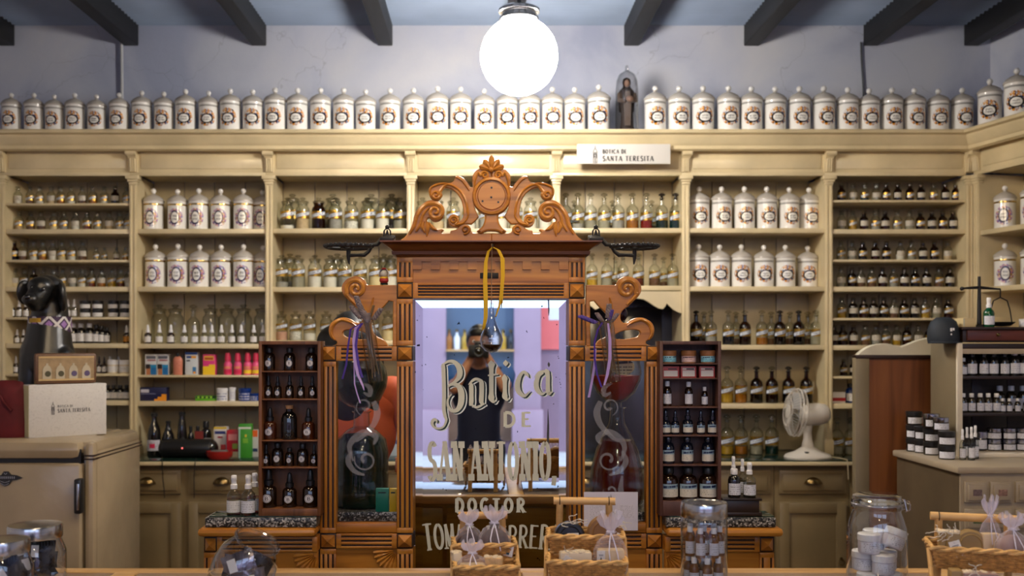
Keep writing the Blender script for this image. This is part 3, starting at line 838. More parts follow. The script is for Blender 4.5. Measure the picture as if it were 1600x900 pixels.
def flask(kind, loc, h, label, group, cont, fill, gl=None, lab=None, stop=None, rot=0., cat='bottle', wide=None):
    wide = wide or {'nar': .82, 'wide': .95, 'sml': .95}[kind]; sz = h/SCALEH[kind]
    t = thing({'wide': 'stoppered_jar', 'nar': 'stoppered_bottle', 'sml': 'small_bottle'}[kind], label, cat, loc, rot+random.uniform(-.15, .15), group, (sz*wide, sz*wide, sz))
    b, c, s, l = FN[kind]
    link('body', shared(kind+'_body', gl or GLASSB, b), None, t)
    if cont and fill > .02: link('contents', shared(f'{kind}_cont{fill:.2f}', CONT[cont], c(fill)), None, t)
    link('stopper', shared(kind+'_stop', stop or STOPG, s), None, t)
    if lab: link('label', shared(kind+'_label', lab, l), None, t)
    return t
# dropper bottle (h .115, r .021)
def dr_body(): return MB().lathe([(0, 0), (.0205, 0), (.0215, .003), (.0215, .054), (.018, .061), (.010, .065), (.010, .070), (0, .070)], 16)
def dr_collar(): return MB().lathe([(0, .068), (.0125, .068), (.0125, .081), (.009, .083), (0, .083)], 14)
def dr_bulb(): return MB().lathe([(.0085, .082), (.009, .088), (.0075, .104), (.0055, .113), (0, .1165)], 12)
def dr_label(): return MB().patch(.0219, 1.25, .010, .044, 10)
def dr_round(): return MB().decal(.0215, .0125, .0125, .028)
def dropper(loc, h, label, group, body=None, cap=None, lab=None, rnd=False, cat='bottle', rot=0., wide=1.):
    t = thing('dropper_bottle', label, cat, loc, rot+random.uniform(-.15, .15), group, (h/.1165*wide, h/.1165*wide, h/.1165))
    link('body', shared('dr_body', body or AMBER, dr_body), None, t)
    c = link('collar', shared('dr_collar', cap or WHITEPL, dr_collar), None, t)
    link('bulb', shared('dr_bulb', cap or WHITEPL, dr_bulb), None, c)
    link('label', shared('dr_round' if rnd else 'dr_label', LAB_R if rnd else (lab or LAB_W), dr_round if rnd else dr_label), None, t)
    return t
# screw-cap bottle (h .10) generic: neck + cap
def sc_body(): return MB().lathe([(0, 0), (.0255, 0), (.0265, .003), (.0265, .060), (.022, .072), (.012, .078), (.012, .084), (0, .084)], 16)
def sc_cap(): return MB().lathe([(0, .080), (.0145, .080), (.0150, .083), (.0150, .098), (.0135, .100), (0, .100)], 16)
def sc_label(): return MB().patch(.0270, 1.25, .010, .050, 10)
def sc_round(): return MB().decal(.0265, .014, .014, .033)
def screw(loc, h, label, group, body=None, cap=None, lab=None, rnd=False, name='screw_cap_bottle', cat='bottle', wide=1., rot=0.):
    t = thing(name, label, cat, loc, rot+random.uniform(-.1, .1), group, (h/.1*wide, h/.1*wide, h/.1))
    link('body', shared('sc_body', body or AMBER, sc_body), None, t)
    if cap is not False: link('cap', shared('sc_cap', cap or WHITEPL, sc_cap), None, t)
    link('label', shared('sc_round' if rnd else 'sc_label', LAB_R if rnd else (lab or LAB_W), sc_round if rnd else sc_label), None, t)
    return t
# low pot with a wide lid (h .05, r .034)
def pot_body(): return MB().lathe([(0, 0), (.032, 0), (.034, .003), (.034, .030), (.031, .033), (0, .033)], 20)
def pot_lid(): return MB().lathe([(0, .032), (.035, .032), (.0355, .034), (.0355, .048), (.033, .050), (0, .050)], 20)
def pot_label(): return MB().patch(.0344, 1.3, .005, .028, 12)
def pot(loc, h, label, group, body=None, lid=None, lab=None, name='ointment_pot', cat='pot', wide=1., rot=0.):
    t = thing(name, label, cat, loc, rot if isinstance(rot, (tuple, Euler)) else rot+random.uniform(-.2, .2), group, (h/.05*wide, h/.05*wide, h/.05))
    link('body', shared('pot_body', body or BLACKGL, pot_body), None, t)
    link('lid', shared('pot_lid', lid or BLACKPL, pot_lid), None, t)
    link('label', shared('pot_label', lab or LAB_W, pot_label), None, t)
    return t
# spray bottle (h .15)
def sp_body(): return MB().lathe([(0, 0), (.0245, 0), (.026, .003), (.026, .068), (.023, .080), (.013, .092), (.011, .096), (.011, .100)], 18)
def sp_liq(): return MB().lathe([(0, .003), (.024, .003), (.0245, .006), (.0245, .060), (0, .060)], 14)
def sp_head(): return MB().lathe([(0, .097), (.0125, .097), (.0125, .112), (.0095, .115), (.0095, .128), (.0105, .130), (.0105, .143), (.008, .147), (0, .147)], 16).box(-.003, .003, -.0135, -.008, .134, .140, .001)
def sp_label(): return MB().patch(.0264, 1.35, .012, .055, 12)
def spray(loc, h, label, group, body=None, lab=None, cat='spray bottle', rot=0., wide=1.):
    t = thing('spray_bottle', label, cat, loc, rot, group, (h/.147*wide, h/.147*wide, h/.147))
    link('body', shared('sp_body', body or GLASS, sp_body), None, t)
    link('contents', shared('sp_liq', thin_liquid, sp_liq), None, t)
    link('spray_head', shared('sp_head', WHITEPL, sp_head), None, t)
    link('label', shared('sp_label', lab or LAB_W, sp_label), None, t)
    return t
thin_liquid = thin_glass('clear_liquid', (.88, .90, .90), .3)
def carton(loc, w, h, d, label, group, col, bands=(), name='medicine_box', rot=0., cat='box', text=None):
    """a printed carton: body plus raised print panels (z0,z1,x0,x1 fractions, colour)"""
    t = thing(name, label, cat, loc, rot, group)
    link('carton', MB().box(-w/2, w/2, 0, d, 0, h, .0008), mat('card_%d_%d_%d' % tuple(int(c*999) for c in col), col, .45, var=.03), t)
    for k, (z0, z1, x0, x1, c) in enumerate(bands):
        link('print', MB().box(-w/2+x0*w, -w/2+x1*w, -.0004-.0002*k, .0, z0*h, z1*h), c if not isinstance(c, tuple) else mat('card_%d_%d_%d' % tuple(int(q*999) for q in c), c, .45, var=.03), t)
    return t
# ------------------------------------------------------------------ the row of jars on the cornice
CJ = [17.7, 53, 85, 117, 151, 186, 221.6, 256, 290, 326, 360, 395, 430, 465, 501, 537, 571.5, 609.5, 646, 683.7, 719.7, 756.6, 792.6, 827.5, 863, 898, 935.5,
      1023.7, 1061, 1098.5, 1138, 1174, 1211, 1249, 1287, 1324.6, 1358, 1393.7, 1428.7, 1466, 1503.4]
CT = [145, 145, 147.5, 145.3, 147.5, 144.5, 141.5, 143, 139, 141.6, 138, 139.5, 136.5, 137, 137, 137, 139.3, 137.4, 137, 134.2, 135, 138.2, 137, 136, 135.5, 136, 132, 134, 134, 133.6, 133.6, 134.5, 135, 134.5, 134, 136, 138, 136.5, 137.5, 138.5, 137]
YJ = 5.69
for i, (px, py) in enumerate(zip(CJ, CT)):
    k = F/YJ
    h = (Z(203, 5.60)+(203-py)*0-0) and (Z(py, YJ)-ZCN)
    if i < 20: w = f'{ORD[i]} from the left end'
    elif i < 27: w = ['third to the left of the globe lamp', 'just left of the globe lamp', 'under the globe lamp\'s left side', 'under the globe lamp\'s right side',
                      'just right of the globe lamp', 'second to the left of the dark statue', 'immediately left of the dark statue'][i-20]
    elif i < 30: w = ['immediately right of the dark statue', 'second to the right of the dark statue', 'third to the right of the dark statue'][i-27]
    else: w = f'{ORD[40-i]} before the right corner, counting leftward' if i < 40 else 'nearest the right corner'
    porcelain((X(px, YJ), YJ, ZCN), h, f'white jar with black oval label on cornice, {w}', 'white jars on the cornice')
u = Vector((math.cos(RROT), math.sin(RROT), 0)); nrm = Vector((u.y, -u.x, 0))
for k, (s, h) in enumerate(((.22, .265), (.42, .27), (.62, .27))):
    p = RC+u*s+nrm*.07+Vector((0, 0, ZCN))
    porcelain(p, h, f'white jar with black oval label on the right wall cornice, {ORD[k]} past the corner', 'white jars on the right wall cornice', rot=RROT+.9)
# statue under a glass dome
t = thing('saint_statue', 'dark robed saint statue under a glass dome on the cornice', 'statue', (X(979.5, 5.68), 5.68, ZCN))
ROBE = mat('dark_brown_robe', rgb(52, 40, 34), .6, var=.2); MANT = mat('dusty_mantle', rgb(104, 88, 78), .6, var=.15); SKIN0 = mat('painted_face', rgb(150, 116, 96), .5)
m = MB().lathe([(0, 0), (.045, 0), (.046, .01), (.038, .03), (.034, .10), (.038, .16), (.046, .20), (.038, .235), (.016, .25), (0, .25)], 18)
m.xf(Matrix.Diagonal((1, .72, 1, 1)))
b = link('robe', m, ROBE, t)
link('mantle', MB().lathe([(.046, .12), (.050, .19), (.044, .235), (.020, .262), (.026, .285), (.020, .305), (0, .312)], 18, a0=.35, a1=2.8).xf(Matrix.Translation((0, .004, 0))), ROBE, t)
link('scapular', MB().prism([(-.016, .03), (.016, .03), (.02, .17), (.012, .225), (-.012, .225), (-.02, .17)], -.036, -.024), MANT, t)
link('head', MB().sphere((0, -.006, .275), .02, 14, 10, (.85, .9, 1.1)), SKIN0, t)
for s in (-1, 1): link('sleeve', MB().tube([(s*.042, -.002, .215), (s*.044, -.026, .175), (s*.012, -.046, .165)], [.014, .015, .011], 8), MANT, t)
link('bouquet', MB().sphere((.01, -.05, .178), .022, 10, 6, (1, .6, .8)), SKIN0, t)
link('glass_dome', MB().lathe([(.066, .0), (.066, .22), (.060, .29), (.046, .325), (.026, .34), (.012, .348), (.008, .372), (.006, .378), (0, .380)], 24), thin_glass('dome_glass', (.80, .80, .80), 1.6), t)
# ------------------------------------------------------------------ rows of bottles on the shelves
YB = YS+.10
def zs(b, i): return SH[b][i][0]
SHN = ['top', 'second', 'third', 'fourth', 'fifth', 'sixth', 'seventh', 'eighth']
def nm(kind, k, si, b, n): return f'{kind}, {ORD[k]} from left, {SHN[si]} shelf, {BAYN[b]}'
def pxh(px): return px/F*YB
# porcelain rows
for si, xs, h in ((0, [240, 277.5, 310.6, 344.7, 380.5, 410], 65.5), (1, [243, 278, 312, 345.5, 380.5, 411], 68)):
    for k, px in enumerate(xs):
        yj = YB+.06*(k == 5)
        porcelain((X(px, yj), yj, zs(2, si)), pxh(h+random.uniform(-1, 1)), nm('blue-wreathed white jar', k, si, 2, 0), 'blue-wreathed jars in the second bay', 'B')
for si, xs, h in ((0, [1092.6, 1127.5, 1163, 1198, 1233, 1264], 68), (1, [1091.7, 1124.5, 1158.4, 1193.4, 1227, 1262], 67)):
    for k, px in enumerate(xs):
        yj = YB+.04*(k == 5)
        porcelain((X(px, yj), yj, zs(6, si)), pxh(h+random.uniform(-1, 1)), nm('black-oval white jar', k, si, 6, 0), 'black-oval jars in the white jar bay')
for si, z in ((0, Z(362, YS)), (1, Z(450, YS))):
    for k, s in enumerate((.16, .36, .56, .76)):
        p = RC+u*s-nrm*.08+Vector((0, 0, z))
        porcelain(p, .245, f'blue-wreathed white jar, {ORD[k]} past the corner, {SHN[si]} shelf of the right wall', 'blue-wreathed jars on the right wall', 'B', rot=RROT+.8)
# wide jars of bay 3
def wname(c, gl): return {'white': 'wide glass jar of white powder', 'beige': 'wide glass jar of beige powder', 'pink': 'wide glass jar of pinkish powder', 'brown': 'dark wide glass jar', 'grey': 'wide glass jar of grey powder',
                          'flakes': 'wide glass jar of white flakes', 'cream': 'wide glass jar of cream powder', 'water': 'wide glass jar of pale contents', None: 'empty wide glass jar'}[c]
AMBG = thin_glass('amber_thin_glass', (.22, .09, .03), 1.3)
rows3 = [(0, [449, 473, 498, 524, 549, 574, 597.6, 625], 51, [('white', .2), ('beige', .55), ('brown', .7), ('grey', .5), ('flakes', .4), ('white', .5), ('white', .55), ('water', .45)]),
         (1, [440, 466, 492, 516, 539, 563, 587, 610], 51, [('grey', .25), ('water', .5), ('white', .62), ('white', .5), ('grey', .5), ('beige', .4), ('cream', .7), ('white', .6)]),
         (2, [440, 462, 484, 510, 534, 558, 582, 606], 46, [('pink', .45), ('flakes', .45), ('white', .35), ('white', .5), ('beige', .4), ('white', .5), ('beige', .4), ('cream', .6)])]
for si, xs, h, cs in rows3:
    for k, (px, (c, f)) in enumerate(zip(xs, cs)):
        flask('wide', (X(px, YB), YB, zs(3, si)), pxh(h), nm(wname(c, 0), k, si, 3, 0), 'gold-labelled wide jars in the third bay', c, f, AMBG if c == 'brown' else None, LAB_G)
for si, xs, h in ((0, [457, 520, 580, 612], 60), (1, [453, 527, 600], 55)):
    for k, px in enumerate(xs):
        y = YS+.22; flask('wide', (X(px, y), y, zs(3, si)), h/F*y, f'taller wide jar in the back row, {ORD[k]} from left, {SHN[si]} shelf, {BAYN[3]}', 'back row jars in the third bay', 'grey', .3, None, LAB_G)
for k, px in enumerate([660, 684, 708, 733, 758, 783, 806, 829, 852]):
    c, f = [('white', .5), ('beige', .4), ('brown', .5), ('white', .3), ('grey', .5), ('white', .6), ('cream', .5), ('white', .75), ('white', .6)][k]
    flask('wide', (X(px, YB), YB, zs(4, 0)), pxh(51), f'{wname(c, 0)}, {ORD[k]} from left, seen through the carved crest', 'gold-labelled jars behind the crest', c, f, None, LAB_G)
# narrow bottles of bays 5 and 6
def nname(c): return {'water': 'clear glass bottle', None: 'empty glass bottle', 'amber': 'bottle of amber liquid', 'red': 'bottle of red liquid', 'green': 'bottle of dark green liquid', 'teal': 'bottle of dark teal liquid', 'yellow': 'bottle of yellow oil',
                      'rust': 'bottle of rust-brown liquid', 'black': 'bottle of black liquid', 'navy': 'bottle of navy liquid', 'brown': 'bottle of brown herb', 'white': 'bottle of white powder', 'grey': 'bottle of grey powder'}[c]
rowsn = [(5, 0, [884, 903, 923, 944, 966, 988, 1010, 1034, 1055.5], 58, [('water', .3), ('grey', .3), ('water', .5), ('water', .4), ('grey', .5), ('amber', .5), ('red', .75), ('green', .8), ('teal', .98)]),
         (5, 1, [882, 903, 925, 948, 973.5, 997.6, 1022.7, 1051], 52, [('water', .4), ('amber', .4), ('yellow', .4), ('water', .5), ('amber', .5), ('rust', .75), ('brown', .5), ('water', .6)]),
         (6, 2, [1087.7, 1111, 1138, 1164, 1190.5, 1218.5, 1248, 1275], 54, [('black', .6), ('grey', .5), ('navy', .7), ('rust', .3), ('amber', .4), ('black', .5), ('black', .5), ('water', .5)]),
         (6, 3, [1089, 1112, 1136, 1157.6, 1182, 1206, 1232, 1260], 57, [('amber', .5), ('rust', .6), ('yellow', .9), ('amber', .95), ('black', .55), ('rust', .65), ('black', .6), ('black', .7)])]
for b, si, xs, h, cs in rowsn:
    for k, (px, (c, f)) in enumerate(zip(xs, cs)):
        flask('nar', (X(px, YB), YB, zs(b, si)), pxh(h), nm(nname(c), k, si, b, 0), f'gold-labelled bottles on the {SHN[si]} shelf, {BAYN[b]}', c, f, AMBG if c in ('black', 'rust') and b == 6 else None, LAB_G, STOPD if c in ('black', 'green', 'teal') else None)
for b, si, xs, h in ((5, 0, [897, 957, 1018], 50), (6, 2, [1100, 1150, 1205, 1234, 1262], 52), (5, 1, [962, 1037], 48)):
    for k, px in enumerate(xs):
        y = YS+.22; flask('nar', (X(px, y), y, zs(b, si)), h/F*y, f'bottle in the back row, {ORD[k]} from left, {SHN[si]} shelf, {BAYN[b]}', f'back row bottles, {BAYN[b]}', 'brown', .35, None, LAB_G)
for k, px in enumerate([1092, 1114, 1136, 1158, 1182, 1206]):
    c = ['amber', 'water', 'yellow', 'amber', 'water', 'green'][k]
    flask('nar', (X(px, 5.80), 5.80, ZCT), 62/F*5.8, f'{nname(c)} on the counter left of the fan, {ORD[k]} from left', 'bottles on the counter left of the fan', c, .4, None, LAB_G)
for k, px in enumerate([1308, 1329]):
    flask('nar', (X(px, 5.80), 5.80, ZCT), 58/F*5.8, f'glass bottle on the counter right of the fan, {ORD[k]} from left', 'bottles on the counter right of the fan', 'water', .4, None, LAB_G)
# small bottles of bays 1 and 7
def sname(c): return {'white': 'small bottle of white powder', 'beige': 'small bottle of beige powder', 'brown': 'small bottle of brown herb', 'black': 'small black bottle', 'amber': 'small amber bottle', 'yellow': 'small bottle of yellow oil',
                      'cream': 'small bottle of cream powder', 'water': 'small clear bottle', 'rust': 'small rust-brown bottle', 'grey': 'small bottle of grey powder', 'green': 'small dark green bottle'}[c]
R1 = [(0, [28, 47, 62, 80, 95, 111, 128.5, 145, 163, 180, 198], 30, 'white brown white beige amber white brown amber white black white'),
      (1, [30, 48, 64.5, 84, 100, 118, 136, 152.5, 171, 187.5, 200], 31, 'beige brown brown cream grey white rust water beige white white'),
      (2, [22, 36, 53, 67, 82.5, 97, 112.5, 129, 150.5, 163.5, 182, 196], 32, 'black brown white amber white cream white brown water water brown amber'),
      (3, [23.7, 37.6, 53, 68, 84, 98, 113.5, 128.5, 143, 159, 175, 189, 201], 30, 'cream brown black brown brown beige grey white rust amber yellow rust white')]
LAB_S = lab_text('aged_white_label', rgb(196, 188, 170), (.03, .03, .03), 4., .5, None, 20.)
for si, xs, h, cs in R1:
    for k, (px, c) in enumerate(zip(xs, cs.split())):
        if si == 2 and k in (8, 9, 10, 11): hh = 22
        else: hh = h
        flask('sml', (X(px, YB), YB, zs(1, si)), pxh(hh), nm(sname(c), k, si, 1, 0), f'small bottles on the {SHN[si]} shelf, leftmost bay', c, {'white': .42, 'beige': .45, 'black': .95, 'amber': .6, 'yellow': .75, 'rust': .6}.get(c, .45),
              AMBG if c == 'black' else None, LAB_G if (k*7+si) % 3 else LAB_S)
R7 = [(0, [1314.7, 1333, 1351, 1369, 1385, 1402.6, 1421.7, 1439, 1458.5, 1477, 1493.5], 30, 'black water green water amber black rust black brown rust amber'),
      (1, [1315, 1332, 1350, 1368, 1383, 1402, 1421, 1438, 1456, 1473, 1489], 32, 'water yellow amber grey amber water water rust black amber black'),
      (2, [1314, 1331, 1348, 1367.6, 1385, 1406.6, 1424, 1442, 1460, 1480.6], 31, 'water grey black amber black white water black rust beige'),
      (3, [1314, 1331, 1345, 1362, 1379, 1396, 1413, 1430, 1448, 1467, 1484], 32, 'water rust brown brown amber grey rust black black brown black'),
      (4, [1315, 1333, 1349.6, 1365, 1381, 1396.4, 1412.6, 1429, 1445.6, 1463, 1482], 33, 'yellow black amber rust black brown black black yellow water amber'),
      (5, [1303.5, 1317, 1333.5, 1352, 1368.5, 1384, 1401, 1417, 1435, 1452, 1470, 1487], 32, 'rust rust amber brown grey brown yellow amber yellow rust brown amber'),
      (6, [1318, 1333, 1350, 1368, 1386, 1404, 1422, 1440], 26, 'rust black amber brown black amber rust brown')]
for si, xs, h, cs in R7:
    for k, (px, c) in enumerate(zip(xs, cs.split())):
        flask('sml', (X(px, YB), YB, zs(7, si)), pxh(h), nm(sname(c), k, si, 7, 0), f'small bottles on the {SHN[si]} shelf, rightmost bay', c, .55 if c != 'black' else .95, AMBG if c in ('black', 'rust', 'amber') else None, LAB_S if (k+si) % 2 else LAB_G)
carton((X(1311, YB-.05), YB-.05, zs(7, 7)), .075, .065, .03, 'white box with a red band, eighth shelf, rightmost bay', None, rgb(214, 210, 206), ((.2, .5, 0, 1, rgb(170, 40, 44)),))
screw((X(1329, YB), YB, zs(7, 7)), pxh(30), 'blue bottle beside the white box, eighth shelf, rightmost bay', None, mat('blue_glass', rgb(24, 50, 110), .1), BLACKPL)
# ------------------------------------------------------------------ the carved mirror cabinet
YM = 3.2
CX = X(768, YM)
cabinet = thing('mirror_cabinet', 'tall carved oak mirror cabinet with etched lettering, fluted posts and scrolled crest', 'cabinet', (CX, YM, 0))
_ct = Matrix.Translation((-CX, -YM, 0))
def cab(name, m, mt, parent=None):
    me = m if isinstance(m, bpy.types.Mesh) else m.mesh(name)
    me.transform(_ct); return link(name, me, mt, parent or cabinet)
def qx(px): return X(px, YM)
def qz(py): return Z(py, YM)
def fluted(name, a, b, t, bt, vert, n=3, end=8, y=YM, depth=.045):
    """grooved member between pixel bounds a..b (x), t..bt (y)"""
    x0, x1, z1, z0 = qx(a), qx(b), qz(t), qz(bt)
    k = F/YM; e = end/k; g = .0055; d = .007
    m = MB().box(x0, x1, y+d+.001, y+depth, z0, z1)
    if vert:
        w = x1-x0; mg = w*.15; rib = (w-2*mg-n*g)/(n-1) if n > 1 else 0
        m.box(x0, x1, y, y+d+.002, z0, z0+e, .0015); m.box(x0, x1, y, y+d+.002, z1-e, z1, .0015)
        m.box(x0, x0+mg, y, y+d+.002, z0+e*.9, z1-e*.9, .0015); m.box(x1-mg, x1, y, y+d+.002, z0+e*.9, z1-e*.9, .0015)
        for i in range(n-1):
            xa = x0+mg+g*(i+1)+rib*i; m.box(xa, xa+rib, y, y+d+.002, z0+e*.9, z1-e*.9, .0015)
        bed = MB().box(x0+mg*.9, x1-mg*.9, y+d-.001, y+d+.003, z0+e*.95, z1-e*.95)
    else:
        h = z1-z0; mg = h*.15; rib = (h-2*mg-n*g)/(n-1)
        m.box(x0, x0+e, y, y+d+.002, z0, z1, .0015); m.box(x1-e, x1, y, y+d+.002, z0, z1, .0015)
        m.box(x0+e*.9, x1-e*.9, y, y+d+.002, z0, z0+mg, .0015); m.box(x0+e*.9, x1-e*.9, y, y+d+.002, z1-mg, z1, .0015)
        for i in range(n-1):
            za = z0+mg+g*(i+1)+rib*i; m.box(x0+e*.9, x1-e*.9, y, y+d+.002, za, za+rib, .0015)
        bed = MB().box(x0+e*.95, x1-e*.95, y+d-.001, y+d+.003, z0+mg*.9, z1-mg*.9)
    o = cab(name, m, OAKV if vert else OAKH)
    cab('groove_bed', bed, OAKD, o)
    return o
def diamond_block(a, b, t, bt, y=YM):
    x0, x1, z1, z0 = qx(a), qx(b), qz(t), qz(bt)
    cx, cz = (x0+x1)/2, (z0+z1)/2; i = .004
    o = cab('rosette_block', MB().box(x0, x1, y+.002, y+.05, z0, z1, .0015), OAKD)
    c = [(x0+i, y+.001, z0+i), (x1-i, y+.001, z0+i), (x1-i, y+.001, z1-i), (x0+i, y+.001, z1-i), (cx, y-.016, cz)]
    m = MB().add(c, [(0, 1, 4), (1, 2, 4), (2, 3, 4), (3, 0, 4)])
    me = m.mesh('pyramid', 0); cab('pyramid', me, OAKH, o)
for a, b in ((620, 645), (889, 914)):
    fluted('post', a, b, 402, 441, True)
    diamond_block(a, b, 442, 466)
    fluted('post', a, b, 467, 540, True)
    diamond_block(a, b, 541, 564)
    fluted('post', a, b, 565, 833, True)
    diamond_block(a, b, 834, 857)
    fluted('post', a, b, 858, 960, True)
for a, b in ((500, 525), (1010, 1035)):
    diamond_block(a, b, 540, 564)
    fluted('post', a, b, 565, 833, True)
    diamond_block(a, b, 834, 857)
    fluted('post', a, b, 858, 960, True)
for a, b in ((525, 620), (914, 1010)):
    fluted('rail', a, b, 541, 564, False)
    cab('sill', MB().box(qx(a), qx(b), YM+.004, YM+.05, qz(833), qz(818), .003), OAKH)
    fluted('rail', a, b, 834, 857, False)
# lintel with crenellated band and grooved band
cab('lintel_board', MB().box(qx(645), qx(889), YM+.006, YM+.04, qz(442), qz(402)), OAKH)
m = MB(); m.box(qx(645), qx(889), YM-.002, YM+.007, qz(408.5), qz(402))
k = 0; x = 645
while x < 885:
    m.box(qx(x), qx(min(x+14, 889)), YM-.002, YM+.007, qz(421), qz(408.3)); x += 28.6
cab('dentil_band', m, OAKH)
cab('keyhole_plate', MB().box(qx(750), qx(779), YM+.003, YM+.007, qz(435), qz(426), .002), IRON)
fluted('grooved_band', 645, 889, 442, 466, False, 4)
# moulded cornice
def rings(levels, x0, x1, y0, y1):
    m = MB(); vs = []
    for z, e in levels: vs += [(x0-e, y0-e, z), (x1+e, y0-e, z), (x1+e, y1, z), (x0-e, y1, z)]
    n = len(levels); fs = [(3, 2, 1, 0), tuple(4*(n-1)+i for i in range(4))]
    for i in range(n-1):
        for j in range(4): fs.append((4*i+j, 4*i+(j+1) % 4, 4*i+4+(j+1) % 4, 4*i+4+j))
    return m.add(vs, fs)
cab('top_cornice', rings([(qz(402), .0), (qz(399), .004), (qz(398), .014), (qz(393), .016), (qz(392.5), .012), (qz(389), .018), (qz(385), .03), (qz(380.5), .044), (qz(380), .05), (qz(378), .05)], qx(620), qx(914), YM, YM+.1), MAHOG)
# mirror with bevelled border
g = G('silvered_mirror', .012, 1.); g.base((.80, .84, .84))
sp = g.noise(55, 2); MIRROR = g.m
wear = g.noise(3.5, 6); spots = (sp.gt(.74))
g.base(g.mix(spots, (.80, .84, .84), (.03, .03, .03)))
YG2 = YM+.03
zb, zt = qz(960), qz(466); xl, xr2 = qx(645), qx(889); bv = .030
cab('mirror_glass', MB().add([(xl+bv, YG2, zb+bv), (xr2-bv, YG2, zb+bv), (xr2-bv, YG2, zt-bv), (xl+bv, YG2, zt-bv)], [(0, 1, 2, 3)]), MIRROR)
bz = .0022
o_ = [(xl, YG2+bz, zb), (xr2, YG2+bz, zb), (xr2, YG2+bz, zt), (xl, YG2+bz, zt)]; i_ = [(xl+bv, YG2, zb+bv), (xr2-bv, YG2, zb+bv), (xr2-bv, YG2, zt-bv), (xl+bv, YG2, zt-bv)]
cab('mirror_bevel', MB().add(o_+i_, [(0, 1, 5, 4), (1, 2, 6, 5), (2, 3, 7, 6), (3, 0, 4, 7)]).mesh('bevel', 0), MIRROR)
cab('mirror_backing', MB().box(xl, xr2, YG2+.006, YG2+.02, zb, zt), OAKD)
cab('bottom_rail', MB().box(xl, xr2, YM+.004, YM+.05, .55, zb), OAKH)
# desilvered streaks
STREAK = mat('desilvered_patch', (.035, .032, .03), .5)
m = MB()
flat_stroke(m, [(qx(857), qz(640), .001), (qx(857.5), qz(665), .006), (qx(857), qz(690), .007), (qx(858), qz(718), .003)], YG2-.0008)
flat_stroke(m, [(qx(858), qz(467), .004), (qx(858.5), qz(485), .004), (qx(858), qz(493), .001)], YG2-.0008)
flat_stroke(m, [(qx(858), qz(566), .001), (qx(858.5), qz(570), .008), (qx(858.5), qz(574), .001)], YG2-.0008)
for px, py in ((876, 598), (877, 601), (874, 560), (866, 632), (870, 590), (651, 500), (664, 570), (851, 610)):
    m.cap([(qx(px)+.0016*math.cos(a*PI/4), YG2-.0008, qz(py)+.0016*math.sin(a*PI/4)) for a in range(8)])
cab('worn_spots', m, STREAK)
# etched lettering
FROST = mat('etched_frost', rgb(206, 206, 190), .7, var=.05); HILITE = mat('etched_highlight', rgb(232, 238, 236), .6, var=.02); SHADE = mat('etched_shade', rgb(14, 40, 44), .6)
k5 = .15
def bp(pts): return [(qx(640+x*k5), qz(550+y*k5), w*k5*YM/F) for x, y, w in pts]
BOT = [
 [(330, 150, 6), (345, 140, 40), (352, 300, 42), (355, 460, 42), (352, 600, 40), (368, 680, 34), (378, 720, 26), (350, 785, 20), (300, 805, 22), (250, 790, 24), (228, 745, 34), (250, 712, 34), (278, 722, 22), (272, 745, 8)],
 [(322, 150, 8), (370, 115, 22), (410, 98, 30), (460, 105, 40), (505, 150, 56), (522, 210, 60), (512, 265, 52), (470, 312, 30), (420, 340, 16), (392, 352, 8)],
 [(392, 372, 10), (440, 342, 24), (500, 352, 48), (532, 410, 64), (538, 490, 66), (525, 560, 60), (490, 612, 44), (440, 618, 36), (402, 580, 30), (392, 520, 22), (410, 470, 18), (436, 445, 8)],
 [(625, 335, 10), (640, 350, 46), (642, 450, 46), (640, 540, 46), (620, 562, 10)],
 [(612, 345, 8), (650, 305, 26), (690, 285, 30), (735, 300, 34), (750, 330, 48), (750, 440, 48), (748, 530, 46), (782, 552, 8)],
 [(618, 545, 8), (660, 565, 24), (695, 582, 26), (740, 565, 24), (782, 540, 8)],
 [(850, 88, 4), (852, 128, 78), (853, 175, 48), (852, 300, 48), (852, 430, 48), (852, 480, 66), (862, 510, 44), (880, 528, 20), (905, 495, 6)],
 [(815, 248, 14), (860, 242, 20), (925, 236, 16)],
 [(990, 232, 4), (992, 275, 60), (994, 320, 44), (994, 420, 44), (994, 465, 60), (1005, 490, 40), (1022, 508, 18), (1045, 470, 6)],
 [(1002, 85, 4), (1003, 118, 56), (1004, 150, 6)],
 [(1180, 232, 14), (1150, 260, 40), (1128, 330, 54), (1132, 400, 58), (1165, 445, 46), (1205, 462, 30), (1262, 408, 8)],
 [(1120, 280, 6), (1160, 232, 26), (1195, 212, 34), (1228, 238, 30), (1245, 268, 6)],
 [(1400, 222, 14), (1352, 250, 36), (1325, 320, 52), (1330, 385, 54), (1362, 430, 42), (1395, 442, 24), (1430, 412, 8)],
 [(1305, 270, 6), (1345, 222, 24), (1390, 205, 28), (1430, 208, 30), (1445, 240, 44), (1446, 330, 44), (1448, 410, 46), (1462, 440, 34), (1495, 412, 6)],
 [(1425, 178, 4), (1436, 205, 50), (1444, 235, 44)]]
def botica(dx, dy, y):
    m = MB()
    for st in BOT: flat_stroke(m, [(x+dx*YM/F, z-dy*YM/F, w) for x, z, w in bp(st)], y, 3)
    return m
lg = bpy.data.objects
mg = [o for o in cabinet.children if o.name.startswith('mirror_glass')][0]
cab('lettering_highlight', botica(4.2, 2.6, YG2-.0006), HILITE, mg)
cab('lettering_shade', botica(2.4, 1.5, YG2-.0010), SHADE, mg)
m = botica(0, 0, YG2-.0014)
pxm = YM/F
word(m, 'DE', qx(786), qx(831), qz(668), 23*pxm, YG2-.0014, .24, .03, .3)
word(m, 'SAN', qx(668), qx(724), qz(753), 62*pxm, YG2-.0014, .115, .022, .16, .17)
word(m, 'ANTONIO,', qx(735), qx(870), qz(753), 62*pxm, YG2-.0014, .115, .022, .16, .17)
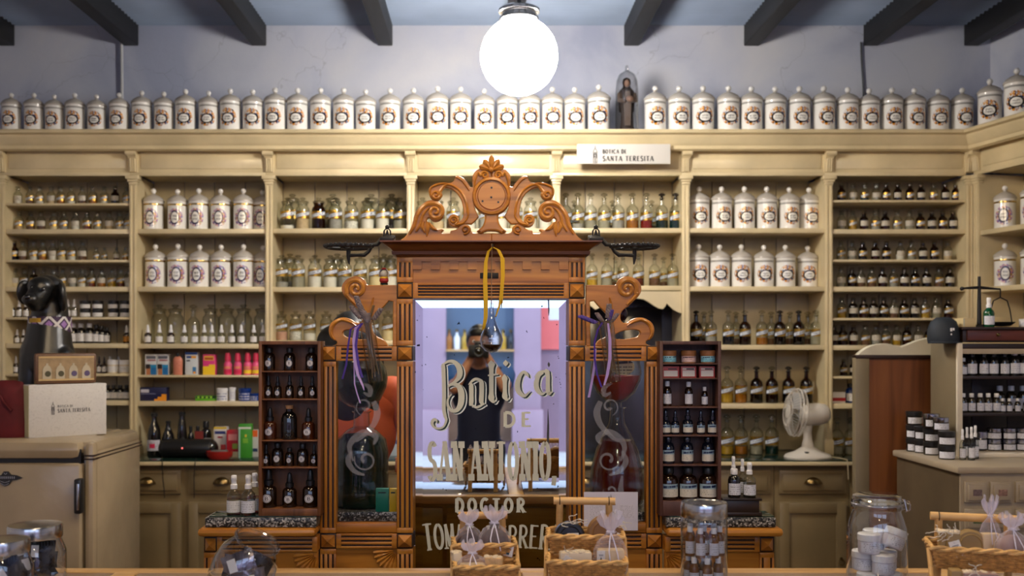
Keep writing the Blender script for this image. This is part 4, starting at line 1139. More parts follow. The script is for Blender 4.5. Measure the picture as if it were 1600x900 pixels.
word(m, 'DOCTOR', qx(711), qx(821), qz(803), 22*pxm, YG2-.0014, .25, .04, .32)
name_ = 'TOMAS HERRERA'
for i, ch in enumerate(name_):
    px = 663+i*16.3; t_ = (px-768)/105.0
    hh = (34+9*abs(t_)**1.5)*pxm
    glyph(m, ch, qx(px), qz(864-6*(1-t_*t_)), 15.5*pxm*(.5 if ch == 'I' else 1), hh, YG2-.0014, .12, .03, ang=-.12*t_)
cab('etched_lettering', m, FROST, mg)
# side panes with etched scrolls
PANEF = None
g = G('frosted_scroll'); nt = g.nt; nt.nodes.remove(g.b)
tr = g.n('ShaderNodeBsdfTransparent'); df = g.n('ShaderNodeBsdfDiffuse'); df.inputs[0].default_value = (.55, .55, .6, 1)
ms = g.n('ShaderNodeMixShader'); ms.inputs[0].default_value = .3; g.l(tr.outputs[0], ms.inputs[1]); g.l(df.outputs[0], ms.inputs[2]); g.l(ms.outputs[0], nt.nodes['Material Output'].inputs[0])
PANEF = g.m
def scrolls(cx, mir):
    m = MB(); s = pxm
    def st(pts, w): flat_stroke(m, [(qx(cx+mir*x), qz(y), w_*s) for (x, y), w_ in zip(pts, w)], YM+.028, 4)
    def cur(x, y, r, a0, turns, w, n=12):
        pts = []; ws = []
        for i in range(n+1):
            t = i/n; a = a0+turns*2*PI*t; rr = r*(1-.8*t); pts.append((x+rr*math.cos(a), y+rr*math.sin(a))); ws.append(w*(.3+.6*t))
        st(pts, ws)
    cur(2, 636, 15, PI*.6, 1.1, 5)
    st([(16, 628), (22, 645), (16, 665), (-2, 684), (-12, 692)], [8, 11, 9, 6, 2])
    st([(-16, 722), (-22, 700), (-12, 684), (4, 676), (20, 684), (16, 696)], [3, 8, 10, 9, 9, 3])
    cur(4, 720, 19, PI*1.1, -1.2, 6)
    st([(-18, 706), (-24, 722), (-14, 738), (2, 744)], [4, 9, 7, 3])
    st([(-2, 600), (10, 606), (10, 618), (0, 614)], [2, 8, 7, 3])
    if mir < 0: st([(-18, 745), (-16, 770), (-26, 778)], [3, 9, 2]); cur(0, 768, 12, 0, 1.0, 4)
    return m
for (a, b), c, mi in (((525, 620), 566, 1), ((914, 1010), 956, -1)):
    pn = cab('side_pane', MB().box(qx(a), qx(b), YM+.03, YM+.033, qz(819), qz(563)), PANE)
    cab('etched_scrolls', scrolls(c, mi), PANEF, pn)
# ---- carved crest
def crest_pt(px, py): return (qx(px), qz(py))
def both(loop):
    """a left-half outline and its mirror image about x = 768"""
    return [loop, [(1536-p[0],)+tuple(p[1:]) for p in loop]]
LOW = [(603, 378, 1), (623, 376), (632, 370), (639, 361), (644, 349), (647, 337), (652, 327), (662, 317), (673, 312), (684, 314), (691, 321), (694, 331), (691, 340), (684, 345), (676, 345), (669, 340), (667, 348), (671, 353), (677, 357), (686, 358.5), (693, 358),
       (690, 363), (692, 364.5, 1), (703, 364.5, 1), (704, 360, 1), (713, 358), (720, 351), (728, 350), (735, 355), (737, 362), (745, 364, 1), (768, 365, 1), (768, 378, 1)]
ARM = [(670, 302), (671, 293), (678, 288), (688, 285), (700, 286), (708, 283), (712, 275, 1), (718, 275), (726, 280), (735, 292, 1), (742, 291, 1), (742, 325), (748, 338, 1), (745, 342, 1), (737, 350, 1), (727, 350), (716, 354), (706, 353), (701, 347), (701, 340), (706, 335), (713, 335), (717, 340), (716, 345),
       (721, 343), (724, 335), (723, 322), (719, 309), (711, 299), (702, 294), (693, 293.5), (687, 296), (690, 302), (688, 309), (682, 313), (675, 311)]
TOPL = [(742, 302), (739, 290), (738, 277), (742, 268), (749, 263), (757, 263), (763, 266), (768, 268, 1), (768, 300, 1)]
VASE = [(757, 334, 1), (757, 344), (753, 354), (745, 361, 1), (752, 366, 1), (758, 362), (768, 361), (778, 362), (784, 366, 1), (791, 361, 1), (783, 354), (779, 344), (779, 334, 1)]
def sm(loop, y0, y1, bev=.003): return shape_mesh([[(crest_pt(p[0], p[1]))+tuple(p[2:]) for p in loop]], y0, y1, bev, True, 4)
crest = cab('crest', MB().box(qx(660), qx(876), YM+.012, YM+.03, qz(378), qz(364), .002), OAKC)
for lp in both(LOW): cab('scroll_base', sm(lp, YM+.002, YM+.034), OAKC, crest)
for lp in both(ARM): cab('scroll_arm', sm(lp, YM+.0, YM+.03), OAKC, crest)
for lp in both(TOPL): cab('upper_scroll', sm(lp, YM+.004, YM+.03), OAKC, crest)
cab('vase', sm(VASE, YM-.006, YM+.03, .006), OAKC, crest)
Rx = Matrix.Rotation(PI/2, 4, 'X')
def disc(cx, cy, prof, seg=32): return MB().lathe([(r, h) for r, h in prof], seg, axis=Matrix.Translation((qx(cx), YM, qz(cy))) @ Rx)
r30 = 30*pxm
cab('medallion', disc(768, 306.5, [(r30*.0, .010), (r30*.70, .010), (r30*.74, .004), (r30*.80, .004), (r30*.84, .014), (r30*.96, .012), (r30, .004), (r30, -.03)]), OAKC, crest)
m = MB()
for px, py in ((768, 294), (767.5, 309), (754, 315), (778.5, 316.5)): m.lathe([(0, .0115), (.0035, .0113), (.0035, .008)], 10, axis=Matrix.Translation((qx(px), YM, qz(py))) @ Rx)
cab('nail_holes', m, STREAK, crest)
# carved relief strokes
rel = MB()
def R_(pts, y=YM-.003, yb=YM+.006, sub=5, crown=.003, w=1.):
    for sgn in (0, 1):
        q = [((qx(1536-p[0]) if sgn else qx(p[0])), qz(p[1]), p[2]*pxm*w) for p in pts]
        ribbon_relief(rel, q, y, yb, sub, crown)
def spi(cx, cy, r0, r1, a0, turns, w0, w1, n=14, pre=()):
    return list(pre)+[(cx+(r0+(r1-r0)*i/n)*math.cos(a0+turns*2*PI*i/n), cy-(r0+(r1-r0)*i/n)*math.sin(a0+turns*2*PI*i/n), w0+(w1-w0)*i/n) for i in range(n+1)]
R_(spi(681, 304, 8, 1.5, PI*.2, -1.4, 6, 3, pre=[(730, 333, 3), (729, 318, 5), (721, 301, 5), (709, 291, 5), (697, 289, 5)][::1]))
R_([(672, 306, 3), (673, 295, 3), (680, 290, 4), (692, 287, 4), (704, 289, 3), (716, 296, 2.5)])
R_(spi(709, 344, 7, 1.5, -PI*.35, 1.5, 5, 3, pre=[(731, 325, 3), (731, 338, 4), (724, 348, 4), (714, 351, 5)]))
R_(spi(680, 331, 13, 2, PI*.5, -1.6, 8, 4, pre=[(640, 366, 3), (648, 352, 5), (652, 338, 5), (659, 326, 6), (668, 319, 7)]))
R_([(650, 362, 3), (657, 350, 5), (660, 338, 5), (665, 330, 4), (672, 324, 2)])
R_(spi(727, 359, 7, 2, PI*1.4, 1.3, 4, 2.5))
R_(spi(757.5, 274, 6.5, 1.2, PI*1.0, -1.3, 5, 3, pre=[(741, 295, 3), (742, 282, 4), (747, 270, 4)]))
R_([(663, 346, 2), (660, 354, 7), (664, 364, 2)]); R_([(667, 346, 2), (668, 356, 8), (667, 369, 2)]); R_([(670, 347, 2), (676, 356, 7), (684, 360, 2)])
R_([(712, 277, 2), (722, 283, 3), (733, 298, 2)], w=.9)
cab('carved_relief', fixn(rel), OAKC, crest)
# palmette
pal = MB()
for a, L in ((0, 24), (-34, 22), (34, 22), (-62, 22), (62, 22)):
    r = math.radians(a); ux, uz = math.sin(r), math.cos(r)
    pts = [(qx(768)+ux*t*L*pxm, qz(267)+uz*t*L*pxm-(abs(a)/62)**2*t*t*3*pxm, w*pxm) for t, w in ((.1, 3), (.4, 7), (.7, 10), (.9, 7), (1.0, 1))]
    ribbon_relief(pal, pts, YM-.004-.002*(a == 0), YM+.014, 4, .004)
pal.sphere((qx(767.5), YM-.008, qz(265.5)), 4*pxm, 12, 8)
cab('palmette', fixn(pal), OAKC, crest)
# ---- side scroll brackets
VOL = [(533, 452), (537, 440), (547, 433), (558, 431.5), (568, 436), (574, 445), (577, 445, 1), (620, 445, 1), (620, 541, 1), (613, 541, 1), (613.5, 471, 1), (607, 470, 1), (601, 477), (594, 484), (588, 490), (583, 494), (580, 503), (580, 512), (586, 524), (600, 532), (606, 541, 1), (516, 541, 1),
       (526, 535), (518, 530), (513, 519), (515, 507), (524, 499), (536, 496), (548, 499), (556, 504), (563, 503), (566, 494), (563, 486), (553, 478), (545, 470), (537, 462)]
HOLE = [(535, 519), (541, 515.5), (555, 516), (569, 520), (576, 527), (566, 530), (548, 528), (538, 525)]
for sgn in (0, 1):
    tr_ = lambda p: ((qx(1536-p[0]) if sgn else qx(p[0])), qz(p[1]))+tuple(p[2:])
    br = cab('scroll_bracket', shape_mesh([[tr_(p) for p in VOL], [tr_(p) for p in HOLE]], YM+.008, YM+.034, .003, True, 4), OAKC)
    rr = MB()
    def Q(pts):
        ribbon_relief(rr, [((qx(1536-p[0]) if sgn else qx(p[0])), qz(p[1]), p[2]*pxm) for p in pts], YM+.001, YM+.010, 5, .003)
    Q(spi(556, 451, 16, 2, PI*1.15, -1.7, 8, 6, 18, pre=[(556, 476, 4), (546, 466, 6), (540, 458, 7)]))
    Q([(522, 531, 3), (517, 519, 5), (521, 507, 5), (532, 500, 5), (546, 503, 4), (556, 509, 2)])
    Q([(583, 465, 2), (580, 480, 5), (580, 497, 2)])
    cab('carved_scroll', fixn(rr), OAKC, br)
# ---- iron lamp brackets
for sgn in (0, 1):
    fx = lambda px: qx(1536-px) if sgn else qx(px)
    m = MB()
    pth = [(618, 373), (607, 372), (597, 375), (590, 383), (582, 384), (577, 394), (570, 399.5), (560, 399.5), (547, 400)]
    m.tube([(fx(a), YM-.02, qz(b)) for a, b in pth], [.008, .008, .008, .007, .007, .006, .007, .005, .006], 8)
    m.tube([(fx(546), YM-.02, qz(391)), (fx(546), YM-.02, qz(404)), (fx(547), YM-.02, qz(414))], [.007, .006, .002], 8)
    for dx in (-4, 4): m.tube([(fx(606+dx*1.3), YM-.02, qz(371)), (fx(606+dx*1.2), YM-.02, qz(362)), (fx(606+dx*.5), YM-.02, qz(358)), (fx(606), YM-.02, qz(362)), (fx(606+dx*.6), YM-.02, qz(370))], .0028, 6)
    m.sphere((fx(606), YM-.02, qz(356)), .007, 10, 8)
    m.box(fx(606)-.022, fx(606)+.022, YM-.04, YM+.01, qz(378), qz(376)+.008, .003)
    b = cab('lamp_bracket', m, IRON)
    c = Vector((fx(546), YM-.02, qz(387)))
    rg = MB(); R0 = 37*pxm
    rg.tube([c+Vector((R0*.94*math.cos(a*PI/16), R0*.94*math.sin(a*PI/16), 0)) for a in range(32)], .0055, 6, True)
    for a in range(28): rg.sphere(c+Vector((R0*math.cos(a*2*PI/28), R0*math.sin(a*2*PI/28), .003)), .0055, 6, 4)
    for a in range(4):
        t_ = a*PI/2+.5; rg.tube([c, c+Vector((R0*.5*math.cos(t_+.25), R0*.5*math.sin(t_+.25), .002)), c+Vector((R0*.93*math.cos(t_), R0*.93*math.sin(t_), 0))], .0035, 6)
    rg.lathe([(0, -.008), (.016, -.006), (.016, .006), (0, .008)], 12, c.x, c.y, c.z)
    cab('ring_holder', rg, IRON, b)
# ---- base with carved panels and the granite-topped side tables
YT = 3.13
def carved_panel(a, b, t, y, fans):
    o = cab('base_panel', MB().box(qx(a), qx(b), y, y+.02, .30, qz(t)), OAKC)
    for cx, s in fans:
        f = MB()
        for i in range(7):
            an = math.radians(90*(i+.5)/7)
            L = 36*pxm; ex, ez = s*math.sin(an)*L, -math.cos(an)*L
            bx, bz_ = qx(cx), qz(t+2)
            pts = [(bx+ex*q, bz_+ez*q, w*pxm) for q, w in ((.15, 1.5), (.5, 5), (.85, 8), (1., 4))]
            ribbon_relief(f, pts, y-.006, y+.002, 3, .004)
        cab('shell_carving', fixn(f), OAKC, o)
carved_panel(525, 620, 858, YM+.01, ((619, -1),)); carved_panel(914, 1010, 858, YM+.01, ((915, 1),))
for side in (0, 1):
    a, b = ((320, 500), (1035, 1212))[side]
    oe = (a if side == 0 else b); s = 1 if side == 0 else -1
    # wooden edge: rounded, projecting
    xe, xi = qx(oe), qx(500 if side == 0 else 1035)
    x0, x1 = min(xe, xi), max(xe, xi)
    cab('table_edge', MB().box(x0, x1, YT-.02, YM+.045, qz(831), qz(818.5), .011), OAKH)
    xs = xe+s*.02
    cab('granite_slab', MB().box(min(xs, xi), max(xs, xi), YT, YM+.045, qz(817.5), qz(803), .002), STONE)
    gl = cab('glass_sheet', MB().box(min(xs, xi)+.01, max(xs, xi)-.002, YT+.01, YM+.04, qz(802.8), qz(801.4), .0005), GREENGL)
    fluted('rail', *( (346, 500) if side == 0 else (1035, 1180)), 834, 857, False, y=YT+.015, depth=.06)
    diamond_block(*((326, 346) if side == 0 else (1180, 1202)), 834, 857, YT+.015)
    carved_panel(*((346, 500) if side == 0 else (1035, 1180)), 858, YT+.025, (((499, -1),) if side == 0 else ((1036, 1),)))
    fluted('leg', *((326, 346) if side == 0 else (1180, 1202)), 858, 1000, True, 2, y=YT+.015, depth=.05)
    cab('side_panel', MB().box(qx(328 if side == 0 else 1198)-.008, qx(328 if side == 0 else 1198)+.008, YT+.03, YM+.04, 0.0, qz(834)), OAKV)
cab('granite_shelf', MB().box(qx(501), qx(1034), YM+.036, YM+.29, qz(817.5), qz(803), .002), STONE)
cab('plinth', MB().box(qx(500), qx(1035), YM+.02, YM+.29, 0, .32, .004), OAKH)
cab('back_panel', MB().box(qx(501), qx(1034), YM+.26, YM+.28, .3, qz(818)), OAKD)
TZ = qz(801.4); GZ = qz(803)
# ------------------------------------------------------------------ things hung on the cabinet
CORD = mat('string', rgb(150, 120, 90), .8)
c = P(768, 532, YM-.03)
t = thing('glass_vial', 'clear teardrop glass vial hanging on a cord in front of the mirror', 'vial', tuple(c))
TG = clear_solid('clear_blown_glass', (.97, .98, .99))
rr = 18*pxm
outer = [(0, -rr*1.05), (rr*.5, -rr*.92), (rr*.85, -rr*.55), (rr, 0), (rr*.9, rr*.5), (rr*.62, rr*1.05), (rr*.36, rr*1.7), (rr*.22, rr*2.4), (rr*.17, rr*3.1), (rr*.2, rr*3.25)]
link('bulb', MB().lathe(outer, 24), thin_glass('vial_glass', (.93, .93, .95), 2.2), t)
link('liquid', MB().lathe([(0, -rr*.95), (rr*.45, -rr*.85), (rr*.78, -rr*.5), (rr*.84, -rr*.35), (0, -rr*.35)], 20), liq('dark_vial_liquid', rgb(40, 20, 16)), t)
link('cord', MB().tube([(0, 0, rr*3.1), (0, .0, rr*5), (0.001, -.02, Z(392, YM)-c.z), (0, -.03, Z(384, YM)-c.z)], .0014, 6), CORD, t)
YEL = mat('yellow_ribbon', rgb(214, 172, 20), .5, var=.12); 
m = MB()
hk = P(770, 385, YM-.065)
def rb(pts, w): m.strip([P(px, py, YM-.065+.004*i) for i, (px, py) in enumerate(pts)], (1, .25, 0), w)
rb([(770, 386), (763, 393), (759, 410), (758, 440), (759, 470), (759, 495), (756, 512), (754, 516)], [.006, .008, .011, .014, .014, .013, .009, .004])
rb([(770, 386), (778, 390), (784, 402), (785, 430), (783, 455), (781, 475), (775, 494)], [.006, .008, .009, .009, .008, .007, .004])
rb([(770, 386), (780, 391), (787, 405), (787.5, 430), (785, 460), (785, 474)], [.005, .006, .006, .005, .005, .003])
tag(link('ribbon', m, YEL), 'yellow ribbon looped from a hook above the mirror', 'ribbon')
m = MB().tube([P(772, 383, YM-.045), P(770, 382, YM-.066), P(770, 387, YM-.075)], .002, 6)
cab('hook', m, IRON)
LAV = mat('dried_lavender', rgb(120, 108, 112), .8, var=.3, scale=60); LAVP = mat('purple_lavender', rgb(84, 66, 150), .8, var=.3, scale=60); STEM = mat('dry_stem', rgb(120, 96, 64), .8, var=.2)
PUR = mat('purple_ribbon', rgb(64, 34, 140), .45, var=.1); LILR = mat('lilac_ribbon', rgb(176, 150, 214), .45, var=.06)
def tube_vase(top, bot, label, stems, ribs):
    pt, pb = P(*top, YM-.05), P(*bot, YM-.05)
    ax = (pt-pb); L = ax.length
    t = thing('tube_vase', label, 'vase', tuple(pb)); q = Vector((0, 0, 1)).rotation_difference(ax.normalized()).to_matrix().to_4x4()
    link('glass_tube', MB().lathe([(0, 0), (.022, 0), (.0235, .003), (.0235, L), (.026, L+.002), (.0255, L+.004)], 20, axis=q), thin_glass('tube_glass', (.84, .85, .86), 1.8), t)
    st = MB(); rnd = random.Random(3)
    for i in range(14):
        a = rnd.uniform(0, 6.28); r = rnd.uniform(0, .015)
        st.tube([q @ Vector((r*math.cos(a), r*math.sin(a), .01+rnd.uniform(0, .05))), q @ Vector((r*.8*math.cos(a+1), r*.8*math.sin(a+1), L))], .0016, 5)
    link('stems', st, STEM, t)
    for (px, py, w, mt) in stems:
        e = P(px, py, YM-.06)-pb; s0 = q @ Vector((0, 0, L*.9)); lv = MB()
        st2 = MB().tube([s0, s0.lerp(e, .5)+Vector((0, -.008, 0)), e], .0012, 5)
        o = link('lavender', lv, None, t) if False else None
        d = (e-s0); n = 12
        for i in range(n):
            f = .45+.55*i/n; c0 = s0.lerp(e, f)
            for k in range(4):
                an = k*PI/2+i; lv.sphere(c0+Vector((w*math.cos(an), w*math.sin(an), 0))*(1-.5*abs(i/n-.5)), w*.75, 6, 4)
        lo = link('lavender', lv, mt, t); link('stalk', st2, STEM, lo)
    for pts, w, mt in ribs:
        m = MB().strip([P(px, py, YM-.078-.002*i)-pb for i, (px, py) in enumerate(pts)], (1, .35, 0), w); link('ribbon', m, mt, t)
    return t
tube_vase((573, 502), (587, 597), 'glass tube vase of dried lavender with lilac ribbons, left of the mirror', [(556, 462, .006, LAV), (563, 478, .006, LAV), (548, 478, .006, LAV), (596, 482, .006, LAV), (584, 476, .003, STEM), (574, 490, .007, LAV), (568, 486, .006, LAV)],
          [([(566, 505), (556, 512), (553, 530), (554, 560), (559, 585), (567, 603), (569, 610)], [.005, .008, .010, .010, .009, .006, .002], LILR), ([(566, 505), (559, 515), (556, 540), (560, 570), (566, 590)], .008, PUR),
           ([(565, 505), (548, 514), (544, 540), (541, 570), (535, 592)], .006, PUR), ([(560, 510), (553, 560), (554, 600), (558, 615), (563, 630)], .004, LILR)])
tube_vase((947, 502), (959, 597), 'glass tube vase of lavender with purple ribbon, right of the mirror', [(906, 494, .007, LAVP), (952, 475, .006, LAV), (932, 489, .005, LAV), (965, 490, .005, LAV), (956, 484, .005, LAVP)],
          [([(941, 504), (934, 515), (929, 535), (929, 560), (933, 585), (940, 605)], .006, PUR), ([(930, 545), (929, 570), (926, 590), (920, 621)], .008, LILR), ([(950, 505), (953, 530), (953, 560), (949, 585), (944, 602)], [.006, .01, .011, .01, .006], LILR)])
# little toy figure on the left bracket (a plain generic figurine)
p = P(600, 445, YM+.02)
t = thing('figurine', 'tiny toy figurine in a red and white hat on the left scroll bracket', 'figurine', tuple(p))
s = .026
link('feet', MB().lathe([(0, 0), (.012, 0), (.013, .005), (0, .008)], 12), CONT['green'], t)
link('jacket', MB().lathe([(.010, .005), (.015, .012), (.014, .02), (.008, .026), (0, .027)], 14), mat('red_cloth', rgb(150, 24, 28), .6), t)
link('scarf', MB().lathe([(.011, .018), (.0145, .021), (.011, .026)], 14), mat('yellow_cloth', rgb(226, 180, 40), .6), t)
link('face', MB().sphere((0, -.004, .036), .012, 12, 8), mat('grey_face', rgb(190, 186, 176), .5), t)
link('hat', MB().lathe([(.0165, .026), (.0165, .040), (.012, .048), (.006, .053), (0, .054)], 14, a0=-.6, a1=PI+.6).xf(Matrix.Translation((0, .001, 0))), WHITEPL, t)
link('hat_tip', MB().sphere((0, .0, .052), .007, 10, 6, (1.2, 1, .5)), mat('red_felt', rgb(170, 30, 34), .7), t)
# ------------------------------------------------------------------ show globes behind the side panes
def show_globe(px, kind):
    y = YM+.155
    k = y/F
    GG = thin_glass('show_globe_glass', (.90, .93, .91), .9)
    base_z = GZ
    zt_ = Z(662 if kind == 'g' else 655, y)
    if kind == 'g':
        lower, upper, lab1, lab2 = 'show_globe', 'show_globe', 'large lower glass show globe of dark green liquid behind the left pane', 'round upper glass show globe of green liquid behind the left pane'
        lp = [(0, 0), (38*k, 0), (42*k, 4*k), (42*k, 85*k), (38*k, 105*k), (24*k, 118*k), (13*k, 124*k), (12*k, 145*k), (16*k, 148*k)]
        lq = [(0, 2*k), (37*k, 2*k), (40*k, 6*k), (40*k, 84*k), (36*k, 103*k), (28*k, 112*k), (0, 112*k)]; lm = CONT['green']
        up = [(0, 0), (9*k, 0), (9*k, 6*k), (18*k, 8*k), (32*k, 18*k), (41*k, 38*k), (43*k, 52*k), (40*k, 68*k), (30*k, 84*k), (16*k, 98*k), (11*k, 108*k), (11*k, 120*k)]
        uq = [(0, 9*k), (17*k, 10*k), (30*k, 20*k), (39*k, 39*k), (41*k, 52*k), (38*k, 67*k), (30*k, 80*k), (0, 80*k)]; um = liq('bottle_green_liquid', rgb(10, 46, 28))
    else:
        lab1, lab2 = 'pear-shaped lower glass show globe of dark red liquid behind the right pane', 'round upper glass show globe of red liquid with cream label behind the right pane'
        lp = [(0, 0), (34*k, 0), (41*k, 8*k), (43*k, 35*k), (40*k, 62*k), (33*k, 88*k), (22*k, 112*k), (13*k, 128*k), (11*k, 140*k), (11*k, 152*k), (15*k, 154*k)]
        lq = [(0, 2*k), (33*k, 2*k), (39*k, 9*k), (41*k, 35*k), (38*k, 62*k), (31*k, 88*k), (24*k, 103*k), (0, 103*k)]; lm = liq('deep_red_liquid', rgb(88, 18, 16))
        up = [(0, 0), (9*k, 0), (9*k, 8*k), (16*k, 11*k), (30*k, 24*k), (38*k, 42*k), (40*k, 56*k), (37*k, 74*k), (28*k, 90*k), (16*k, 104*k), (12*k, 114*k), (12*k, 126*k)]
        uq = [(0, 11*k), (15*k, 13*k), (28*k, 26*k), (36*k, 43*k), (37.5*k, 50*k), (0, 50*k)]; um = liq('orange_red_liquid', rgb(170, 52, 34))
    t = thing('show_globe', lab1, 'bottle', (X(px, y), y, base_z))
    link('glass', MB().lathe(lp, 32), GG, t); link('liquid', MB().lathe(lq, 28), lm, t)
    z0 = base_z+lp[-1][1]
    t = thing('show_globe', lab2, 'bottle', (X(px-2, y), y, z0))
    link('glass', MB().lathe(up, 32), GG, t); link('liquid', MB().lathe(uq, 28), um, t)
    if kind == 'r':
        link('stopper', MB().lathe([(0, 118*k), (10*k, 120*k), (11*k, 128*k), (6*k, 130*k), (6*k, 134*k)], 16).sphere((6*k, 0, 146*k), 13*k, 20, 14), mat('dark_purple_glass', (.012, .004, .016), .04), t)
        lb = MB().decal(39.5*k, 20*k, 12*k, 64*k, 6*k, .0015); link('label', lb, lab_text('cream_oval_label', rgb(204, 196, 150), (.05, .03, .02), 5., .45, (rgb(204, 196, 150), rgb(40, 50, 40)), 14.), t)
show_globe(565, 'g'); show_globe(964, 'r')
for px, w, h, c, nmx in ((597, 20, 36, rgb(20, 120, 100), 'teal tin box in front of the green show globe'), (614, 11, 36, rgb(206, 170, 30), 'yellow tin box beside the teal one behind the left pane')):
    y = YM+.04; carton((X(px, y), y, GZ), w/F*y, h/F*y, .02, nmx, None, c, ((.8, .86, .2, .8, rgb(20, 40, 40)),), 'tin_box')
# menu card leaning on the right pane
LAB_MENU = lab_text('menu_card_print', rgb(214, 208, 220), rgb(70, 60, 70), 16., .55, None, 26.)
t = thing('menu_card', 'white printed card with columns of text leaning on the right pane', 'card', tuple(P(954.5, 829, YM-.012)))
kk = YM/F; cw, chh = 84*kk, 60*kk
link('card', MB().box(-cw/2, cw/2, 0, .0012, 0, chh), mat('card_lilac_white', rgb(212, 206, 220), .6, var=.02), t)
for x0, x1, z0, z1 in ((-.42, -.12, .10, .78), (.12, .46, .30, .68)):
    link('print', MB().rect(x0*cw, x1*cw, -.0006, z0*chh, z1*chh), LAB_MENU, t)
link('emblem', logo_mb(.022, -.0006), GREYINK, t, (0, 0, chh*.78))
link('headline', word(MB(), 'BOTICA', -.012, .016, chh*.66, .004, -.0006, .24, .02, .15), GREYINK, t)
link('jar_print', MB().prism([(-.010, .0), (.010, 0), (.010, .016), (.004, .020), (-.004, .020), (-.010, .016)], -.0007, -.0001), mat('print_grey', rgb(150, 148, 140), .6), t, (.006, 0, chh*.33))
# ------------------------------------------------------------------ organizers with bottles on the side tables
def organizer(a, b, top, shelves, bot, mt, label, y0=YT+.012, depth=.085, pegs=True):
    k = y0/F
    x0, x1 = X(a, y0), X(b, y0); zt, zb = Z(top, y0), TZ
    t = thing('bottle_organizer', label, 'rack', ((x0+x1)/2, y0, zb)); w = (x1-x0)/2; H = zt-zb; th = .010
    for s in (-1, 1): link('side_panel', MB().box(s*w, s*(w-th), 0, depth, 0, H, .001), mt, t)
    link('top_board', MB().box(-w+th, w-th, 0, depth, H-.011, H, .001), mt, t)
    link('bottom_board', MB().box(-w+th, w-th, 0, depth, 0, max(.008, Z(bot, y0)-zb), .001), mt, t)
    link('back_board', MB().box(-w+th, w-th, depth-.004, depth, .008, H-.011), mt, t)
    for s in shelves: link('shelf', MB().box(-w+th, w-th, .002, depth-.004, Z(s, y0)-zb-.004, Z(s, y0)-zb, .0008), mt, t)
    return y0
OW = organizer(404, 501, 533, [579.8, 623.4, 688, 730.3], 795, WALNUT, 'brown wooden bottle rack of dark dropper bottles on the left side table')
yb_ = OW+.04; kb = yb_/F
def oz(py): return Z(py, OW)
LROW = ['top', 'second', 'third', 'fourth', 'bottom']
DIMB = mat('dark_brown_bottle', (.012, .005, .002), .06, spec=.7); REDB = mat('red_brown_bottle', (.05, .012, .004), .06, spec=.7)
CORK = mat('cork', rgb(190, 140, 96), .8, var=.2, scale=80)
rowsL = [(579.8, [(421, 36, 's'), (452.6, 36, 's'), (486.5, 36, 's')]), (623.4, [(419.5, 36, 'd'), (434, 35, 'd'), (452.6, 37, 'd'), (470.5, 35, 'd'), (488, 35, 'd')]),
         (688, [(422, 50, 'd'), (452, 53, 'c'), (482, 49, 'd')]), (730.3, [(416, 34, 'd'), (434, 36, 's'), (452.6, 28, 's'), (473, 35, 's'), (491, 34, 'd')]), (795, [(420, 60, 'd'), (452.6, 54, 'd'), (485, 59, 'd')])]
for r, (py, it) in enumerate(rowsL):
    for i, (px, h, kd) in enumerate(it):
        z = max(oz(py), TZ+.008); loc = (X(px, yb_), yb_, z); hh = h*kb
        lab = f'dark dropper bottle with round white label, {ORD[i]} from left, {LROW[r]} row of left rack' if kd == 'd' else f'dark capped bottle with round white label, {ORD[i]} from left, {LROW[r]} row of left rack'
        mt = REDB if r == 2 else DIMB
        if kd == 'd': dropper(loc, hh, lab, 'dark bottles in the left rack', mt, BLACKPL, None, True, wide=1.12 if r in (2, 4) else .95)
        elif kd == 's': screw(loc, hh, lab, 'dark bottles in the left rack', mt, BLACKPL, None, True, wide=.95)
        else:
            t = thing('corked_bottle', 'tall dark bottle with a cork, middle of the third row of left rack', 'bottle', loc, 0, 'dark bottles in the left rack', hh/.105)
            link('body', MB().lathe([(0, 0), (.0235, 0), (.0245, .003), (.0245, .066), (.020, .078), (.010, .086), (.010, .096), (0, .096)], 18), BLACKGL, t)
            link('cork', MB().lathe([(0, .094), (.0105, .094), (.0125, .105), (0, .105)], 12), CORK, t)
OW2 = organizer(1031, 1127, 533, [567.8, 590.7, 635.8, 680.4, 726.5], 783, WALNUTR, 'reddish-brown wooden rack of blue-labelled bottles on the right side table')
R6 = ['top', 'second', 'third', 'fourth', 'fifth', 'bottom']
yb_ = OW2+.04; kb = yb_/F
TAN = mat('tan_pot_wood', rgb(150, 98, 54), .5, var=.15)
for i, (px, lb) in enumerate(((1045, LAB_TURQ), (1075.7, LAB_PINK), (1105.6, LAB_TURQ))):
    pot((X(px, yb_), yb_, oz(567.8)), 20*kb, f'tan wooden pot with {"pink" if i == 1 else "turquoise"} label, {ORD[i]} from left, top row of right rack', 'tan pots in the right rack', TAN, TAN, lb, wide=.84)
BROWNBOX = mat('box_window_print', rgb(206, 196, 184), .5)
for i, px in enumerate((1048, 1076, 1105)):
    carton((X(px, OW2+.02), OW2+.02, oz(590.7)), (27 if i == 0 else 24)*kb, 18*kb, .04, ['wide red carton, left of three in the second row of right rack', 'small red carton, middle of three in the second row of right rack', 'small red carton, right of three in the second row of right rack'][i],
           'red cartons in the right rack', rgb(168, 66, 64), ((.12, .62, .1, .9, rgb(214, 206, 196)), (.66, .86, .1, .9, rgb(190, 170, 162) if i else rgb(168, 66, 64)), (.7, .82, .35, .85, rgb(60, 40, 44))), 'soap_carton')
BLUEBK = mat('blue_black_bottle', (.008, .010, .020), .05, spec=.8)
for i, (px, h) in enumerate(((1042.6, 39), (1076, 38), (1101, 30))):
    screw((X(px, yb_), yb_, oz(635.8)), h*kb, f'dark bottle with white cap, {ORD[i]} from left, third row of right rack', 'white-capped bottles in the right rack', AMBER, WHITEPL, LAB_W2, wide=.62)
